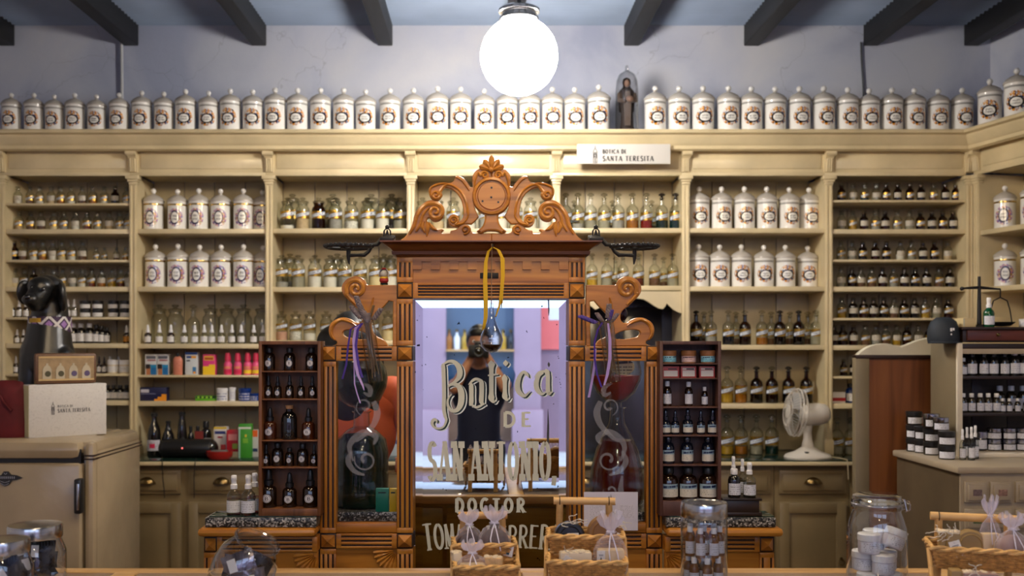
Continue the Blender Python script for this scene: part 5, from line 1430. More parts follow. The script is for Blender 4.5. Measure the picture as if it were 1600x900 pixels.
for i, (px, h) in enumerate(((1040, 40), (1055, 38), (1074.5, 42), (1095, 38), (1113.6, 41))):
    dropper((X(px, yb_), yb_, oz(680.4)), h*kb, f'blue-black dropper bottle, {ORD[i]} from left, fourth row of right rack', 'blue-black droppers in the right rack', BLUEBK, BLUEBK, LAB_BL, wide=.9 if i % 2 else 1.05)
for i, px in enumerate((1044, 1073.5, 1106)):
    screw((X(px, yb_), yb_, oz(726.5)), 43*kb, f'blue-black bottle with slim neck, {ORD[i]} from left, fifth row of right rack', 'slim-necked bottles in the right rack', BLUEBK, BLUEBK, LAB_BL, wide=.85)
for i, px in enumerate((1045, 1075, 1106)):
    screw((X(px, yb_), yb_, oz(783)), 50*kb, f'broad brown bottle with blue-banded label, {ORD[i]} from left, bottom row of right rack', 'broad bottles in the right rack', AMBER, BLACKPL, LAB_BL, wide=1.05)
# spray bottles on the left table
for px, py, h, y, lb in ((365.5, 0, 62, YT+.035, 'left clear spray bottle with cream label beside the left rack'), (388, 0, 63, YT+.028, 'clear spray bottle with large white label next to the left rack'), (398, 0, 62, YT+.075, 'clear spray bottle half hidden at back against the left rack')):
    spray((X(px, y), y, TZ), h/F*y, lb, 'spray bottles by the left rack', None, LAB_W if px < 370 else LAB_W2)
# dark box with bottles on the right table
y = YT+.005; k = y/F
t = thing('wooden_box', 'dark wooden display box on the right table carrying four bottles', 'box', (X(1160, y), y, TZ))
link('body', MB().box(-27*k, 27*k, .004, .088, .006, 24*k, .001), DARKBOX, t)
link('lid', MB().box(-31*k, 31*k, 0, .092, 24*k, 28*k, .0015), DARKBOX, t)
link('base_trim', MB().box(-31*k, 31*k, 0, .092, 0, 6*k, .0015), DARKBOX, t)
zb2 = TZ+28*k
spray((X(1146, y+.072), y+.072, zb2), 62*k, 'clear spray bottle at back left on the dark box', 'bottles on the dark box', None, LAB_W2, wide=.62)
spray((X(1160, y+.068), y+.068, zb2), 58*k, 'clear spray bottle at back middle on the dark box', 'bottles on the dark box', None, LAB_W2, wide=.62)
screw((X(1147, y+.028), y+.028, zb2), 45*k, 'black bottle with white cap and label on the dark box', 'bottles on the dark box', BLACKGL, WHITEPL, LAB_W2, wide=.82)
spray((X(1171, y+.026), y+.026, zb2), 55*k, 'front right clear spray bottle on the dark box', 'bottles on the dark box', None, LAB_W2)
# ------------------------------------------------------------------ lower shelves of bay one and two
DB = pxh
def d1(px, si, h, label, body=None, cap=None, lab=None, b=1, y=None, g=None, wide=1.):
    y = y or YB; dropper((X(px, y), y, zs(b, si)), h/F*y, label, g, body, cap, lab, wide=wide)
for i, px in enumerate((19, 30, 41, 106, 116)): d1(px, 4, 29, f'white-capped dropper bottle, {ORD[i]} from left, fifth shelf, leftmost bay', GLASSB if i > 2 else AMBER, g='droppers in the leftmost bay', wide=.85)
for i, px in enumerate((133.6, 153, 177.5, 196)):
    for j in range(2):
        hh = 13.2/F*YB
        pot((X(px, YB), YB, zs(1, 4)+j*hh), hh, f'black-lidded white-label pot, {ORD[i]} stack from left, {"upper" if j else "lower"} one, leftmost bay', 'black-lidded pots in the leftmost bay', wide=.9)
for i, px in enumerate((18, 27, 37)): d1(px, 5, 22, f'small white-capped dropper, {ORD[i]} from left, sixth shelf, leftmost bay', g='small droppers in the leftmost bay', wide=.95)
for i, px in enumerate((114, 126.5, 140, 150.6, 158.6, 167)):
    screw((X(px, YB), YB, zs(1, 5)), pxh(31-2*max(0, i-2)), f'dark bottle with white label, {ORD[i]} from left, sixth shelf, leftmost bay', 'dark bottles on the sixth shelf, leftmost bay', BLACKGL, WHITEPL if i < 3 else BLACKPL, LAB_W, wide=.85)
d1(198, 5, 29, 'dropper bottle with orange label at right end of sixth shelf, leftmost bay', None, None, lab_text('orange_label', rgb(206, 140, 40)))
for i, px in enumerate((17, 25, 34)): d1(px, 6, 27, f'dropper bottle left of the dog statue, {ORD[i]} from left, seventh shelf', None, WHITEPL, g='droppers left of the dog statue', wide=.75)
for i, px in enumerate((155, 163)): d1(px, 6, 27, f'brown-capped dropper, {ORD[i]} right of the dog statue, seventh shelf', None, BLACKPL, g='droppers right of the dog statue', wide=.72)
CRM = mat('cream_pot', rgb(206, 190, 158), .4)
for i, px in enumerate((177, 195)): pot((X(px, YB-.03), YB-.03, zs(1, 6)), pxh(21), f'cream pot with white lid, {["left", "right"][i]} of a pair, seventh shelf, leftmost bay', 'cream pots in the leftmost bay', CRM, WHITEPL, LAB_W, wide=.58)
for i, px in enumerate((172, 185)): d1(px, 6, 26, f'dropper behind the cream pots, {ORD[i]} from left, seventh shelf', GLASSB, None, y=YB+.08, g='droppers behind the cream pots')
for i, px in enumerate((168, 177.5, 188, 198)): screw((X(px, YB), YB, zs(1, 7)), pxh(23), f'black-capped dark bottle, {ORD[i]} from left, lowest shelf, leftmost bay', 'dark bottles on the lowest shelf, leftmost bay', BLACKGL, BLACKPL, LAB_W, wide=.95)
for i, px in enumerate((168, 178, 189, 199)): d1(px, 7, 24, '', None, BLACKPL, LAB_W) if False else screw((X(px, 5.8), 5.8, ZCT), 24/F*5.8, f'small dark bottle on the counter behind the white box, {ORD[i]} from left', 'dark bottles on the counter behind the white box', CONT['green'] if i == 2 else BLACKGL, BLACKPL, LAB_W, wide=.9)
# bay 2: glass jars, droppers, boxes
for i, px in enumerate((249.5, 274, 302, 329.4, 354.4, 380.5, 410)):
    y = YS+.17; t = flask('wide' if i != 2 else 'nar', (X(px, y), y, zs(2, 2)), 61/F*y, f'empty clear glass jar with glass stopper, {ORD[i]} from left, third shelf, second bay', 'empty glass jars in the second bay', None, 0, GLASS, None)
for i, px in enumerate((231, 249, 267, 288, 304.4, 319, 331, 346, 362.5, 377, 396.6, 411)):
    d1(px, 2, 30, f'white-bulb dropper bottle, {ORD[i]} from left, third shelf, second bay from left', AMBER if i in (0, 2) else GLASSB, None, LAB_W, 2, YS+.045, 'white-bulb droppers in the second bay')
yq = YS+.04
def bx(px, py_i, w, h, d, label, col, bands, g=None): return carton((X(px, yq), yq, zs(2, py_i)), w/F*yq, h/F*yq, d, label, g, col, bands)
INK2 = rgb(30, 30, 40)
for i, px in enumerate((235.5, 254)):
    bx(px, 3, 17.5, 32, .05, f'white and blue hair-care box, {["left", "right"][i]} of a pair, fourth shelf, second bay', rgb(206, 206, 206), ((0, .5, .45, 1, rgb(30, 130, 176)), (0, .35, .55, .98, rgb(24, 100, 160)), (.0, .42, .1, .48, rgb(170, 110, 70)), (.3, .52, .05, .45, rgb(30, 22, 20)), (.78, .92, .1, .95, rgb(90, 90, 100)), (.68, .74, .2, .95, rgb(150, 60, 70))), 'hair-care boxes')
LOT = mat('salmon_lotion', rgb(208, 130, 104), .35)
t = thing('lotion_bottle', 'salmon pink lotion bottle with black cap on fourth shelf, second bay', 'bottle', (X(278, yq), yq, zs(2, 3)))
link('body', MB().lathe([(0, 0), (.024, 0), (.027, .004), (.027, .085), (.022, .10), (.010, .108), (0, .108)], 18).xf(Matrix.Diagonal((1, .6, 1, 1))), LOT, t)
link('cap', MB().lathe([(0, .106), (.009, .106), (.008, .128), (0, .128)], 12), BLACKPL, t)
link('print', MB().patch(.0272, 1.0, .05, .08, 8).xf(Matrix.Diagonal((1, .6, 1, 1))), lab_text('red_print', rgb(208, 130, 104), rgb(150, 50, 44), 3.), t)
bx(299, 3, 19, 35, .05, 'white box with blue top and orange lettering, fourth shelf, second bay', rgb(206, 212, 214), ((.9, 1, 0, 1, rgb(24, 70, 150)), (.74, .84, .1, .5, rgb(24, 60, 130)), (.74, .84, .5, .9, rgb(220, 150, 40)), (.05, .35, .6, .9, rgb(60, 120, 170)), (.05, .15, .65, .85, rgb(226, 150, 40)), (.6, .66, .1, .4, INK2)))
bx(326.5, 3, 19, 32, .05, 'pink and yellow medicine box in the middle of fourth shelf, second bay', rgb(222, 60, 130), ((0, .42, 0, 1, rgb(240, 200, 30)), (.42, .5, .5, 1, rgb(240, 200, 30)), (.7, .92, .1, .9, rgb(226, 170, 50)), (.74, .84, .15, .85, rgb(170, 70, 20))))
PINKL = mat('pink_bottle', rgb(224, 80, 130), .3); PKC = mat('red_pink_cap', rgb(206, 40, 80), .3); YELC = mat('yellow_print', rgb(240, 200, 40), .4)
for i, px in enumerate((356, 371.5, 387, 400)):
    t = thing('medicine_bottle', f'pink liquid medicine bottle with dosing cap, {ORD[i]} from left, fourth shelf, second bay', 'bottle', (X(px, yq), yq, zs(2, 3)), 0, 'pink medicine bottles')
    link('body', MB().lathe([(0, 0), (.021, 0), (.0235, .004), (.0235, .058), (.020, .07), (.013, .078), (.013, .084), (0, .084)], 16), PINKL, t)
    link('cap', MB().lathe([(0, .082), (.019, .082), (.016, .11), (.013, .128), (0, .128)], 14), PKC, t)
    link('label', MB().patch(.0238, 1.3, .008, .03, 8), YELC if i > 1 else PKC, t)
    link('name_print', MB().patch(.0239, 1.0, .036, .05, 8), lab_text('yellow_text', rgb(224, 110, 110), rgb(230, 180, 40), 2., .4, None, 16.), t)
# fifth shelf
bx(239, 4, 42, 21, .06, 'dark blue and orange flat medicine box at left on fifth shelf, second bay', rgb(20, 24, 66), ((.62, .86, .05, .35, rgb(190, 190, 206)), (.5, .56, .05, .6, rgb(110, 114, 150)), (.0, .5, .82, 1, rgb(232, 150, 30)), (.0, .3, .68, .9, rgb(232, 150, 30)), (.0, .14, .55, .72, rgb(232, 150, 30))))
bx(321.5, 4, 33, 8, .05, 'low green box lying on fifth shelf, second bay', rgb(96, 170, 30), ((.45, .95, .02, .98, rgb(20, 60, 24)), (.5, .9, .1, .2, rgb(150, 200, 60)), (.5, .9, .3, .4, rgb(150, 200, 60)), (.5, .9, .5, .6, rgb(150, 200, 60)), (.5, .9, .7, .8, rgb(150, 200, 60))))
BLU = mat('blue_jar', rgb(20, 50, 120), .25)
screwx = [(347.5, 17, 20, WHITEPL, WHITEPL, 'white plastic jar with blue band on fifth shelf, second bay', 'blue_band'), (382.5, 19, 20, BLU, BLU, 'blue ointment jar on fifth shelf, second bay', None), (397, 15, 12, BLU, BLU, 'low blue ointment jar at right of fifth shelf, second bay', None)]
for px, w, h, bm_, cm, lb, bd in screwx:
    y = yq; k = y/F; t = thing('plastic_jar', lb, 'jar', (X(px, y), y, zs(2, 4)))
    link('body', MB().lathe([(0, 0), (w*.48*k, 0), (w*.5*k, 1*k), (w*.5*k, h*.72*k), (w*.42*k, h*.75*k), (0, h*.75*k)], 18), bm_, t)
    link('lid', MB().lathe([(0, h*.74*k), (w*.53*k, h*.74*k), (w*.53*k, h*.98*k), (w*.5*k, h*k), (0, h*k)], 18), cm, t)
    link('label', MB().patch(w*.505*k, 1.3, h*.06*k, h*.66*k, 8), lab_text('blue_white_label' if bd else 'white_on_blue', (.7, .7, .72) if bd else rgb(24, 60, 140), rgb(24, 60, 140) if bd else (.7, .7, .75), 3., .45, None, 12.), t)
t = thing('plastic_tub', 'narrow white plastic tub between white and blue jars, fifth shelf, second bay', 'jar', (X(363, yq), yq, zs(2, 4)))
link('body', MB().lathe([(0, 0), (.017, 0), (.018, .003), (.018, .062), (0, .062)], 16), WHITEPL, t); link('lid', MB().lathe([(0, .062), (.0205, .062), (.0205, .078), (0, .08)], 16), WHITEPL, t)
link('label', MB().patch(.0183, 1.2, .01, .055, 8), LAB_W2, t)
# counter under the second bay
def ctr(px, y, h): return (X(px, y), y, ZCT)
RWL = lab_text('white_label_with_red_patch', (.62, .6, .66), rgb(60, 50, 70), 6., .5)
for i, (px, h, w) in enumerate(((241, 66, .85), (263, 54, .95), (284.5, 68, .6))):
    t = thing('dark_bottle', ['tall black bottle with red and white label at left of counter', 'shorter black bottle behind the black speaker', 'slim black long-necked bottle behind the black speaker'][i], 'bottle', ctr(px, 5.74, 0), 0, None, h/F*5.74/.24)
    r = .045*w
    link('body', MB().lathe([(0, 0), (r*.96, 0), (r, .004), (r, .115), (r*.85, .15), (.018, .19), (.015, .2), (.015, .225), (0, .225)], 20), BLACKGL, t)
    link('cap', MB().lathe([(0, .222), (.018, .222), (.018, .24), (0, .24)], 14), BLACKPL, t)
    if i < 2:
        l = link('label', MB().patch(r*1.01, 1.2, .03, .09, 10), RWL, t)
        link('red_patch', MB().patch(r*1.015, .4, .045, .07, 6), PKC, l)
for i, px in enumerate((298, 309, 322)):
    screw(ctr(px, 5.80, 0), (44 if i < 2 else 52)/F*5.8, f'black capped bottle behind the speaker, {ORD[i]} from left on the counter', 'black bottles behind the speaker', BLACKGL, BLACKPL, LAB_W if i > 1 else LAB_S, wide=.42 if i < 2 else .6)
t = thing('bluetooth_speaker', 'black rounded portable speaker with a red light on the back counter', 'speaker', ctr(294, 5.64, 0))
k = 5.64/F
def capsule(x0, x1, r, cx, cz, seg=20):
    pr = [(0, x0)]+[(r*math.sin(PI/2*i/6), x0+r*.8*(1-math.cos(PI/2*i/6))) for i in range(1, 7)]+[(r*math.sin(PI/2*i/6), x1-r*.8*(1-math.cos(PI/2*i/6))) for i in range(6, 0, -1)]+[(0, x1)]
    return MB().lathe(pr, seg, axis=Matrix.Translation((cx, 0, cz)) @ Matrix.Rotation(PI/2, 4, 'Y'))
link('body', capsule(-46*k, 46*k, 14.5*k, 0, 14.5*k), BLACKPL, t)
link('end_cap', capsule(28*k, 47*k, 13.8*k, 0, 14.5*k), BLACKGL, t)
link('light', MB().lathe([(0, 0), (.0045, 0), (.004, .002), (0, .002)], 12, axis=Matrix.Translation((-5*k, -14.4*k, 16*k)) @ Rx), emis('red_led', (1, .02, .02), 1.6), t)
link('stripe', MB().box(-40*k, 26*k, -14.9*k, -14.3*k, 14*k, 14.6*k), IRON, t)
carton(ctr(311, 5.70, 0), .052, .145, .01, 'small maroon tag card propped behind the speaker', None, rgb(46, 16, 14), ((.68, .98, 0.05, .95, rgb(126, 44, 36)),), 'card')
y = 5.66
carton(ctr(344, 5.70, 0), 20/F*y, 46/F*y, .05, 'white medicine box with yellow top on the counter', None, rgb(206, 200, 196), ((.93, 1, 0, 1, rgb(230, 196, 50)), (.76, .86, .08, .92, rgb(40, 50, 110)), (.62, .68, .3, .7, rgb(150, 40, 50)), (.1, .4, .55, .95, rgb(190, 60, 60))))
carton(ctr(363, y, 0), 18/F*y, 42/F*y, .05, 'red medicine box between the white and green ones on the counter', None, rgb(170, 26, 40), ((.62, .85, .15, .9, rgb(206, 130, 130)), (.3, .5, .5, .95, rgb(130, 160, 60)), (.0, .2, 0, 1, rgb(206, 196, 170))))
carton(ctr(382.5, 5.62, 0), 19.5/F*y, 52/F*y, .05, 'bright green medicine box on the counter', None, rgb(64, 150, 44), ((.86, .92, 0, 1, rgb(214, 220, 206)), (.0, .86, 0, .14, rgb(150, 190, 170)), (.44, .58, .35, .75, rgb(120, 180, 50)), (.62, .7, .5, .65, rgb(220, 200, 60))))
carton(ctr(397, 5.66, 0), 11/F*y, 42/F*y, .05, 'white carton with an orange flap beside the left rack, on the counter', None, rgb(190, 190, 186), ((.75, 1, .3, 1, rgb(224, 96, 30)), (.2, .32, 0, 1, rgb(30, 50, 90))))
t = thing('tray', 'small red plastic tray holding packets on the counter', 'tray', ctr(343, 5.56, 0))
RP = mat('red_plastic', rgb(150, 30, 24), .35)
link('dish', MB().lathe([(0, 0), (.055, 0), (.072, .018), (.075, .045), (.072, .045), (.066, .02), (.05, .004), (0, .004)], 24).xf(Matrix.Diagonal((1, .5, 1, 1))), RP, t)
link('packets', MB().box(-.045, .045, -.02, .02, .005, .05, .004), mat('grey_packets', rgb(110, 100, 96), .5), t)
for i, (pts, lb) in enumerate((([(253, 716), (253.5, 724), (254, 745), (256, 762), (257, 778)], 'black cable hanging over the counter edge nearest the refrigerator'), ([(306, 716), (304.5, 724), (303, 745), (303.5, 778)], 'black cable hanging between the two cupboard drawers'))):
    tag(link('cable', MB().tube([P(px, py, 5.52 if j == 0 else 5.468-.001*j) for j, (px, py) in enumerate(pts)], .0028, 6), BLACKPL), lb, 'cable')
# things seen through the left pane on bay three's lower shelves
for i, px in enumerate((592, 606, 618)):
    screw((X(px, YB), YB, zs(3, 3)), pxh(28), f'blue jar with white label, {ORD[i]} from left, low shelf behind the left pane', 'blue jars behind the left pane', BLU, BLU, LAB_W2, wide=.9)
for i, px in enumerate((585, 611)):
    carton((X(px, 5.72), 5.72, ZCT), 26/F*5.72, 62/F*5.72, .06, f'blue and white carton behind the left pane, {["left", "right"][i]} of two', 'blue cartons behind the left pane', rgb(190, 200, 210), ((.7, 1, 0, 1, rgb(40, 100, 160)), (.3, .4, .1, .9, rgb(40, 80, 140))))
# ------------------------------------------------------------------ refrigerator and what stands on it
FY = 4.3; FZ = 1.18
FXR = X(147, FY); FXD = X(129, FY); FXL = -2.55
fr = thing('refrigerator', 'old cream enamelled refrigerator with rounded lid and black handle at left', 'refrigerator', ((FXL+FXR)/2, FY, 0))
_f = Matrix.Translation((-(FXL+FXR)/2, -FY, 0))
ENAM = paint('refrigerator_enamel', rgb(168, 150, 122), .22, .04)
def frp(n, m, mt, par=None):
    me = m.mesh(n); me.transform(_f); return link(n, me, mt, par or fr)
frp('body', MB().box(FXL, FXR, FY+.03, FY+.60, .06, FZ-.035, .03), ENAM)
frp('top_cap', MB().box(FXL, FXR-.004, FY+.02, FY+.60, FZ-.09, FZ-.006, .032), ENAM)
frp('lid', MB().box(FXL, FXD, FY-.03, FY+.57, Z(719, FY), FZ, .045), ENAM)
frp('door', MB().box(FXL, FXD, FY-.03, FY+.05, .14, Z(723, FY), .014), ENAM)
frp('gasket', MB().box(FXL+.01, FXD-.004, FY-.01, FY+.05, .12, FZ-.04), BLACKPL)
frp('post', MB().box(FXD+.006, FXR-.002, FY-.0, FY+.06, .06, FZ-.012, .022), ENAM)
for z in (Z(712, FY), Z(717.5, FY)): frp('trim_line', MB().box(FXD+.005, FXR+.001, FY-.002, FY+.602, z-.003, z+.003, .001), OAKD)
frp('foot', MB().box(FXL+.02, FXR-.02, FY+.06, FY+.58, 0, .07), BLACKPL)
hd = frp('handle', MB().box(X(125.5, FY), X(137.5, FY), FY-.075, FY-.03, Z(799, FY), Z(745, FY), .009), BLACKPL)
frp('handle_inlay', MB().box(X(131, FY), X(135, FY), FY-.079, FY-.07, Z(793, FY), Z(752, FY), .002), CHROME, hd)
em = frp('emblem', MB().prism([(X(a, FY), Z(b, FY)) for a, b in ((-12, 741), (8, 741), (12, 735), (19, 735), (23, 740), (32, 741), (41, 745), (32, 748), (25, 749), (21, 755), (14, 758), (8, 755), (4, 749), (-12, 748))], FY-.036, FY-.029), BLACKGL)
m = MB()
for i in range(12): m.box(X(-4+i*2.9, FY), X(-4+i*2.9+1.3, FY), FY-.0375, FY-.0355, Z(746.2, FY), Z(742.6, FY))
for a, b, w in ((14, 755, 12), (14, 751, 15), (15, 738.5, 5)): flat_stroke(m, [(X(a-w/2, FY), Z(b-1.5, FY), .002), (X(a, FY), Z(b+1, FY), .002), (X(a+w/2, FY), Z(b-1.5, FY), .002)], FY-.0372)
frp('emblem_relief', m, CHROME, em)
# white gift box
bp0 = Vector((X(45, 4.36), 4.36, FZ)); ang = math.radians(40); bl = .337; bh = .2326; bd = .09
t = thing('gift_box', 'white patterned gift box with lantern emblem standing on the refrigerator', 'box', tuple(bp0), ang)
g = G('printed_box_paper', .5); nz = g.noise(26, 3, dist=2.5); band = (nz-.5).abs().lt(.012)
g.base(g.mix(band*.35, rgb(204, 200, 194), rgb(150, 146, 140)))
link('box', MB().box(0, bl, 0, bd, 0, bh, .002), g.m, t)
link('lid_edge', MB().box(-.001, .0005, .002, bd-.002, .004, bh-.004), mat('cream_box_side', rgb(206, 198, 150), .5), t)
link('emblem', logo_mb(.06, -.001), GREYINK, t, (bl*.30, 0, bh*.43))
link('lettering', word(word(MB(), 'BOTICA DE', bl*.36, bl*.56, bh*.56, .010, -.001, .2, .03, .16), 'SANTA TERESITA', bl*.36, bl*.78, bh*.46, .0165, -.001, .19, .03, .16), GREYINK, t)
# printed purse on the box
R40 = Matrix.Rotation(ang, 4, 'Z')
pp = bp0+Vector((0, 0, bh))+(R40 @ Vector((.035, .032, 0)))
t = thing('purse', 'brown zip purse printed with four jars standing on the gift box', 'purse', tuple(pp), ang)
PB = mat('brown_leather', rgb(96, 64, 40), .5, var=.15); pw, ph = .270, .139
link('body', MB().box(0, pw, 0, .03, 0, ph, .012), PB, t)
link('printed_panel', MB().box(.014, pw-.014, -.002, .002, .018, ph-.014), mat('tan_print', rgb(150, 126, 92), .6, var=.2, scale=30), t)
for z in (.016, ph-.022): link('gold_strip', MB().box(.014, pw-.014, -.0035, .0, z, z+.008), mat('gold_print', rgb(190, 160, 110), .5), t)
JP = mat('print_jar', rgb(178, 166, 142), .6); JL = [mat('print_green', rgb(70, 66, 44), .6), mat('print_violet', rgb(84, 70, 104), .6)]
for i in range(4):
    x = .05+i*.057; o = link('jar_print', MB().prism([(x-.019, .024), (x+.019, .024), (x+.019, .066), (x+.012, .08), (x+.004, .086), (x+.005, .094), (x-.005, .094), (x-.004, .086), (x-.012, .08), (x-.019, .066)], -.004, -.001), JP, t)
    link('label_print', MB().lathe([(0, 0), (.013, 0), (.013, .0006), (0, .0006)], 14, axis=Matrix.Translation((x+.003, -.0042, .047)) @ Rx), JL[i > 1], o)
link('zip_pull', MB().tube([(.002, -.006, .02), (-.004, -.008, .008), (-.003, -.01, -.004+.006)], .002, 6), BRASS, t)
# dark red bag
p = Vector((X(10, 4.43), 4.43, FZ))
t = thing('cloth_bag', 'dark red cloth bag slumped on the refrigerator at the left edge', 'bag', tuple(p))
RB = mat('dark_red_cloth', rgb(96, 16, 22), .75, var=.25, scale=14, bump=.4)
m = MB(); n = 20; vs = []
lv = [(0, .105, .05), (.01, .11, .055), (.08, .10, .052), (.16, .092, .042), (.215, .082, .03), (.245, .062, .016), (.252, .03, .006)]
for z, a, b in lv:
    for j in range(n):
        w = 2*PI*j/n; f = 1+.05*math.sin(5*w+z*40)
        vs.append((a*f*math.cos(w)+.04*z, b*f*math.sin(w), z))
m.add(vs, [(i*n+j, i*n+(j+1) % n, (i+1)*n+(j+1) % n, (i+1)*n+j) for i in range(len(lv)-1) for j in range(n)]+[tuple(range(n-1, -1, -1)), tuple((len(lv)-1)*n+j for j in range(n))])
link('bag_body', m, RB, t)
link('strap', MB().tube([(-.03, 0, .245), (-.02, -.03, .19), (.02, -.055, .15), (.05, -.055, .12)], .006, 8), RB, t)
# ---- organic bodies: overlapping tapered capsules fused by a voxel remesh
def blob(name, parts, m, parent=None, vox=.008, smooth=6, base=(0, 0, 0)):
    mb = MB(); b0 = Vector(base)
    for p in parts:
        if p[0] == 's':
            _, c, r, sc, rot = (p+(None,)*5)[:5]; mb.sphere(Vector(c)-b0, r, 18, 12, sc or (1, 1, 1), Euler(rot).to_matrix() if rot else None)
        else:
            a, b, ra, rb = p[1:5]; a = Vector(a)-b0; b = Vector(b)-b0; mb.tube([a, b], [ra, rb], 24); mb.sphere(a, ra, 24, 14); mb.sphere(b, rb, 24, 14)
    o = link(name, mb, m, parent)
    r = o.modifiers.new('fuse', 'REMESH'); r.mode = 'VOXEL'; r.voxel_size = vox; r.use_smooth_shade = True
    s = o.modifiers.new('soften', 'SMOOTH'); s.iterations = smooth; s.factor = .5
    dg = bpy.context.evaluated_depsgraph_get(); me = bpy.data.meshes.new_from_object(o.evaluated_get(dg)); me.name = name
    o.modifiers.clear(); old = o.data; o.data = me
    if not me.materials: me.materials.append(m)
    bpy.data.meshes.remove(old)
    me.polygons.foreach_set('use_smooth', [True]*len(me.polygons))
    return o
YD = 4.68
def D(px, py, dy=0.): return tuple(P(px, py, YD+dy))
kd = YD/F
t = thing('dog_statue', 'black dog statue with beaded collar sitting on the refrigerator', 'statue', (X(75, YD), YD, FZ))
DOGM = mat('black_bronze', (.010, .010, .010), .32, var=.3, scale=12, bump=.15, spec=.6)
dz = FZ+.03
parts = [('s', D(74, 452, .02), 27*kd, (1., 1.05, .86)), ('s', D(64, 448, -.05), 20*kd, (1., 1., .8)), ('c', D(62, 458, -.06), D(50, 469, -.13), 17*kd, 12.5*kd), ('s', D(47, 468, -.15), 12*kd, (1, 1, .8)), ('c', D(62, 470, -.03), D(54, 478, -.11), 13*kd, 9*kd),
         ('c', D(78, 462, .05), D(78, 505, .05), 25*kd, 29*kd), ('c', D(77, 505, .05), D(74, 560, .03), 31*kd, 40*kd), ('c', D(74, 555, .04), D(76, 620, .12), 41*kd, 46*kd),
         ('c', D(52, 560, -.02), (D(46, 0)[0], YD-.05, dz+.02), 19*kd, 12*kd), ('c', D(98, 560, .0), (D(100, 0)[0], YD-.03, dz+.02), 19*kd, 12*kd), ('s', (D(46, 0)[0], YD-.08, FZ+.03), 14*kd, (1, 1.5, .75)), ('s', (D(100, 0)[0], YD-.06, FZ+.03), 14*kd, (1, 1.5, .75)),
         ('s', (D(40, 0)[0], YD+.15, FZ+.10), 28*kd, (.8, 1.3, 1.1)), ('s', (D(110, 0)[0], YD+.15, FZ+.10), 26*kd, (.8, 1.3, 1.1)), ('c', (D(42, 0)[0], YD+.12, FZ+.04), (D(36, 0)[0], YD-.02, FZ+.035), 12*kd, 11*kd), ('c', (D(110, 0)[0], YD+.12, FZ+.04), (D(112, 0)[0], YD-.02, FZ+.035), 12*kd, 11*kd)]
body = blob('body', parts, DOGM, t, .007, 4, tuple(t.location))
def lp(px, py, dy): return Vector(D(px, py, dy))-t.location
for (c_, sc_, rt_) in ((lp(97, 464, -.02), (.30, .75, 1.15), (.25, -.12, .5)), (lp(39, 457, -.02), (.28, .7, .95), (.25, .15, -.5))):
    link('ear', MB().sphere(c_, .062, 18, 12, sc_, Euler(rt_).to_matrix()), DOGM, t)
for px, py, dy in ((67, 452, -.118), (50, 449, -.105)): link('eye', MB().sphere(lp(px, py, dy), .010, 10, 8), BLACKGL, t)
link('nose', MB().sphere(lp(42, 464, -.19), .014, 12, 8, (1.2, .7, .9)), BLACKGL, t)
g = G('beaded_collar', .5); u_, v_ = g.uv()
cu = (u_*6.).frac(); zz = (cu-.5).abs()*2.; tt = (v_-.5).abs()*2.
dia = (zz+tt)
c_ = g.mix(((dia-1.).abs()).lt(.22), rgb(58, 34, 66), rgb(206, 200, 196)); c_ = g.mix((dia).lt(.5), c_, rgb(150, 110, 170))
sel = ((u_*6.).floor()-2.).abs().lt(.5); c_ = g.mix(sel*((tt-.5).abs().lt(.28)), c_, rgb(206, 160, 30))
vo = g.n('ShaderNodeTexVoronoi'); vo.inputs['Scale'].default_value = 1.; g.l(g.vec(u_*70., v_*9.), vo.inputs['Vector']); g.bump(g.v(vo.outputs['Distance'])*-1., .8, .004)
g.base(c_)
col = MB(); c0 = lp(78, 507, .05); 
col.patch(31*kd+.004, 2.2, -.036, .036, 28, rows=2); col.xf(Matrix.Translation(c0))
link('collar', col, g.m, t)
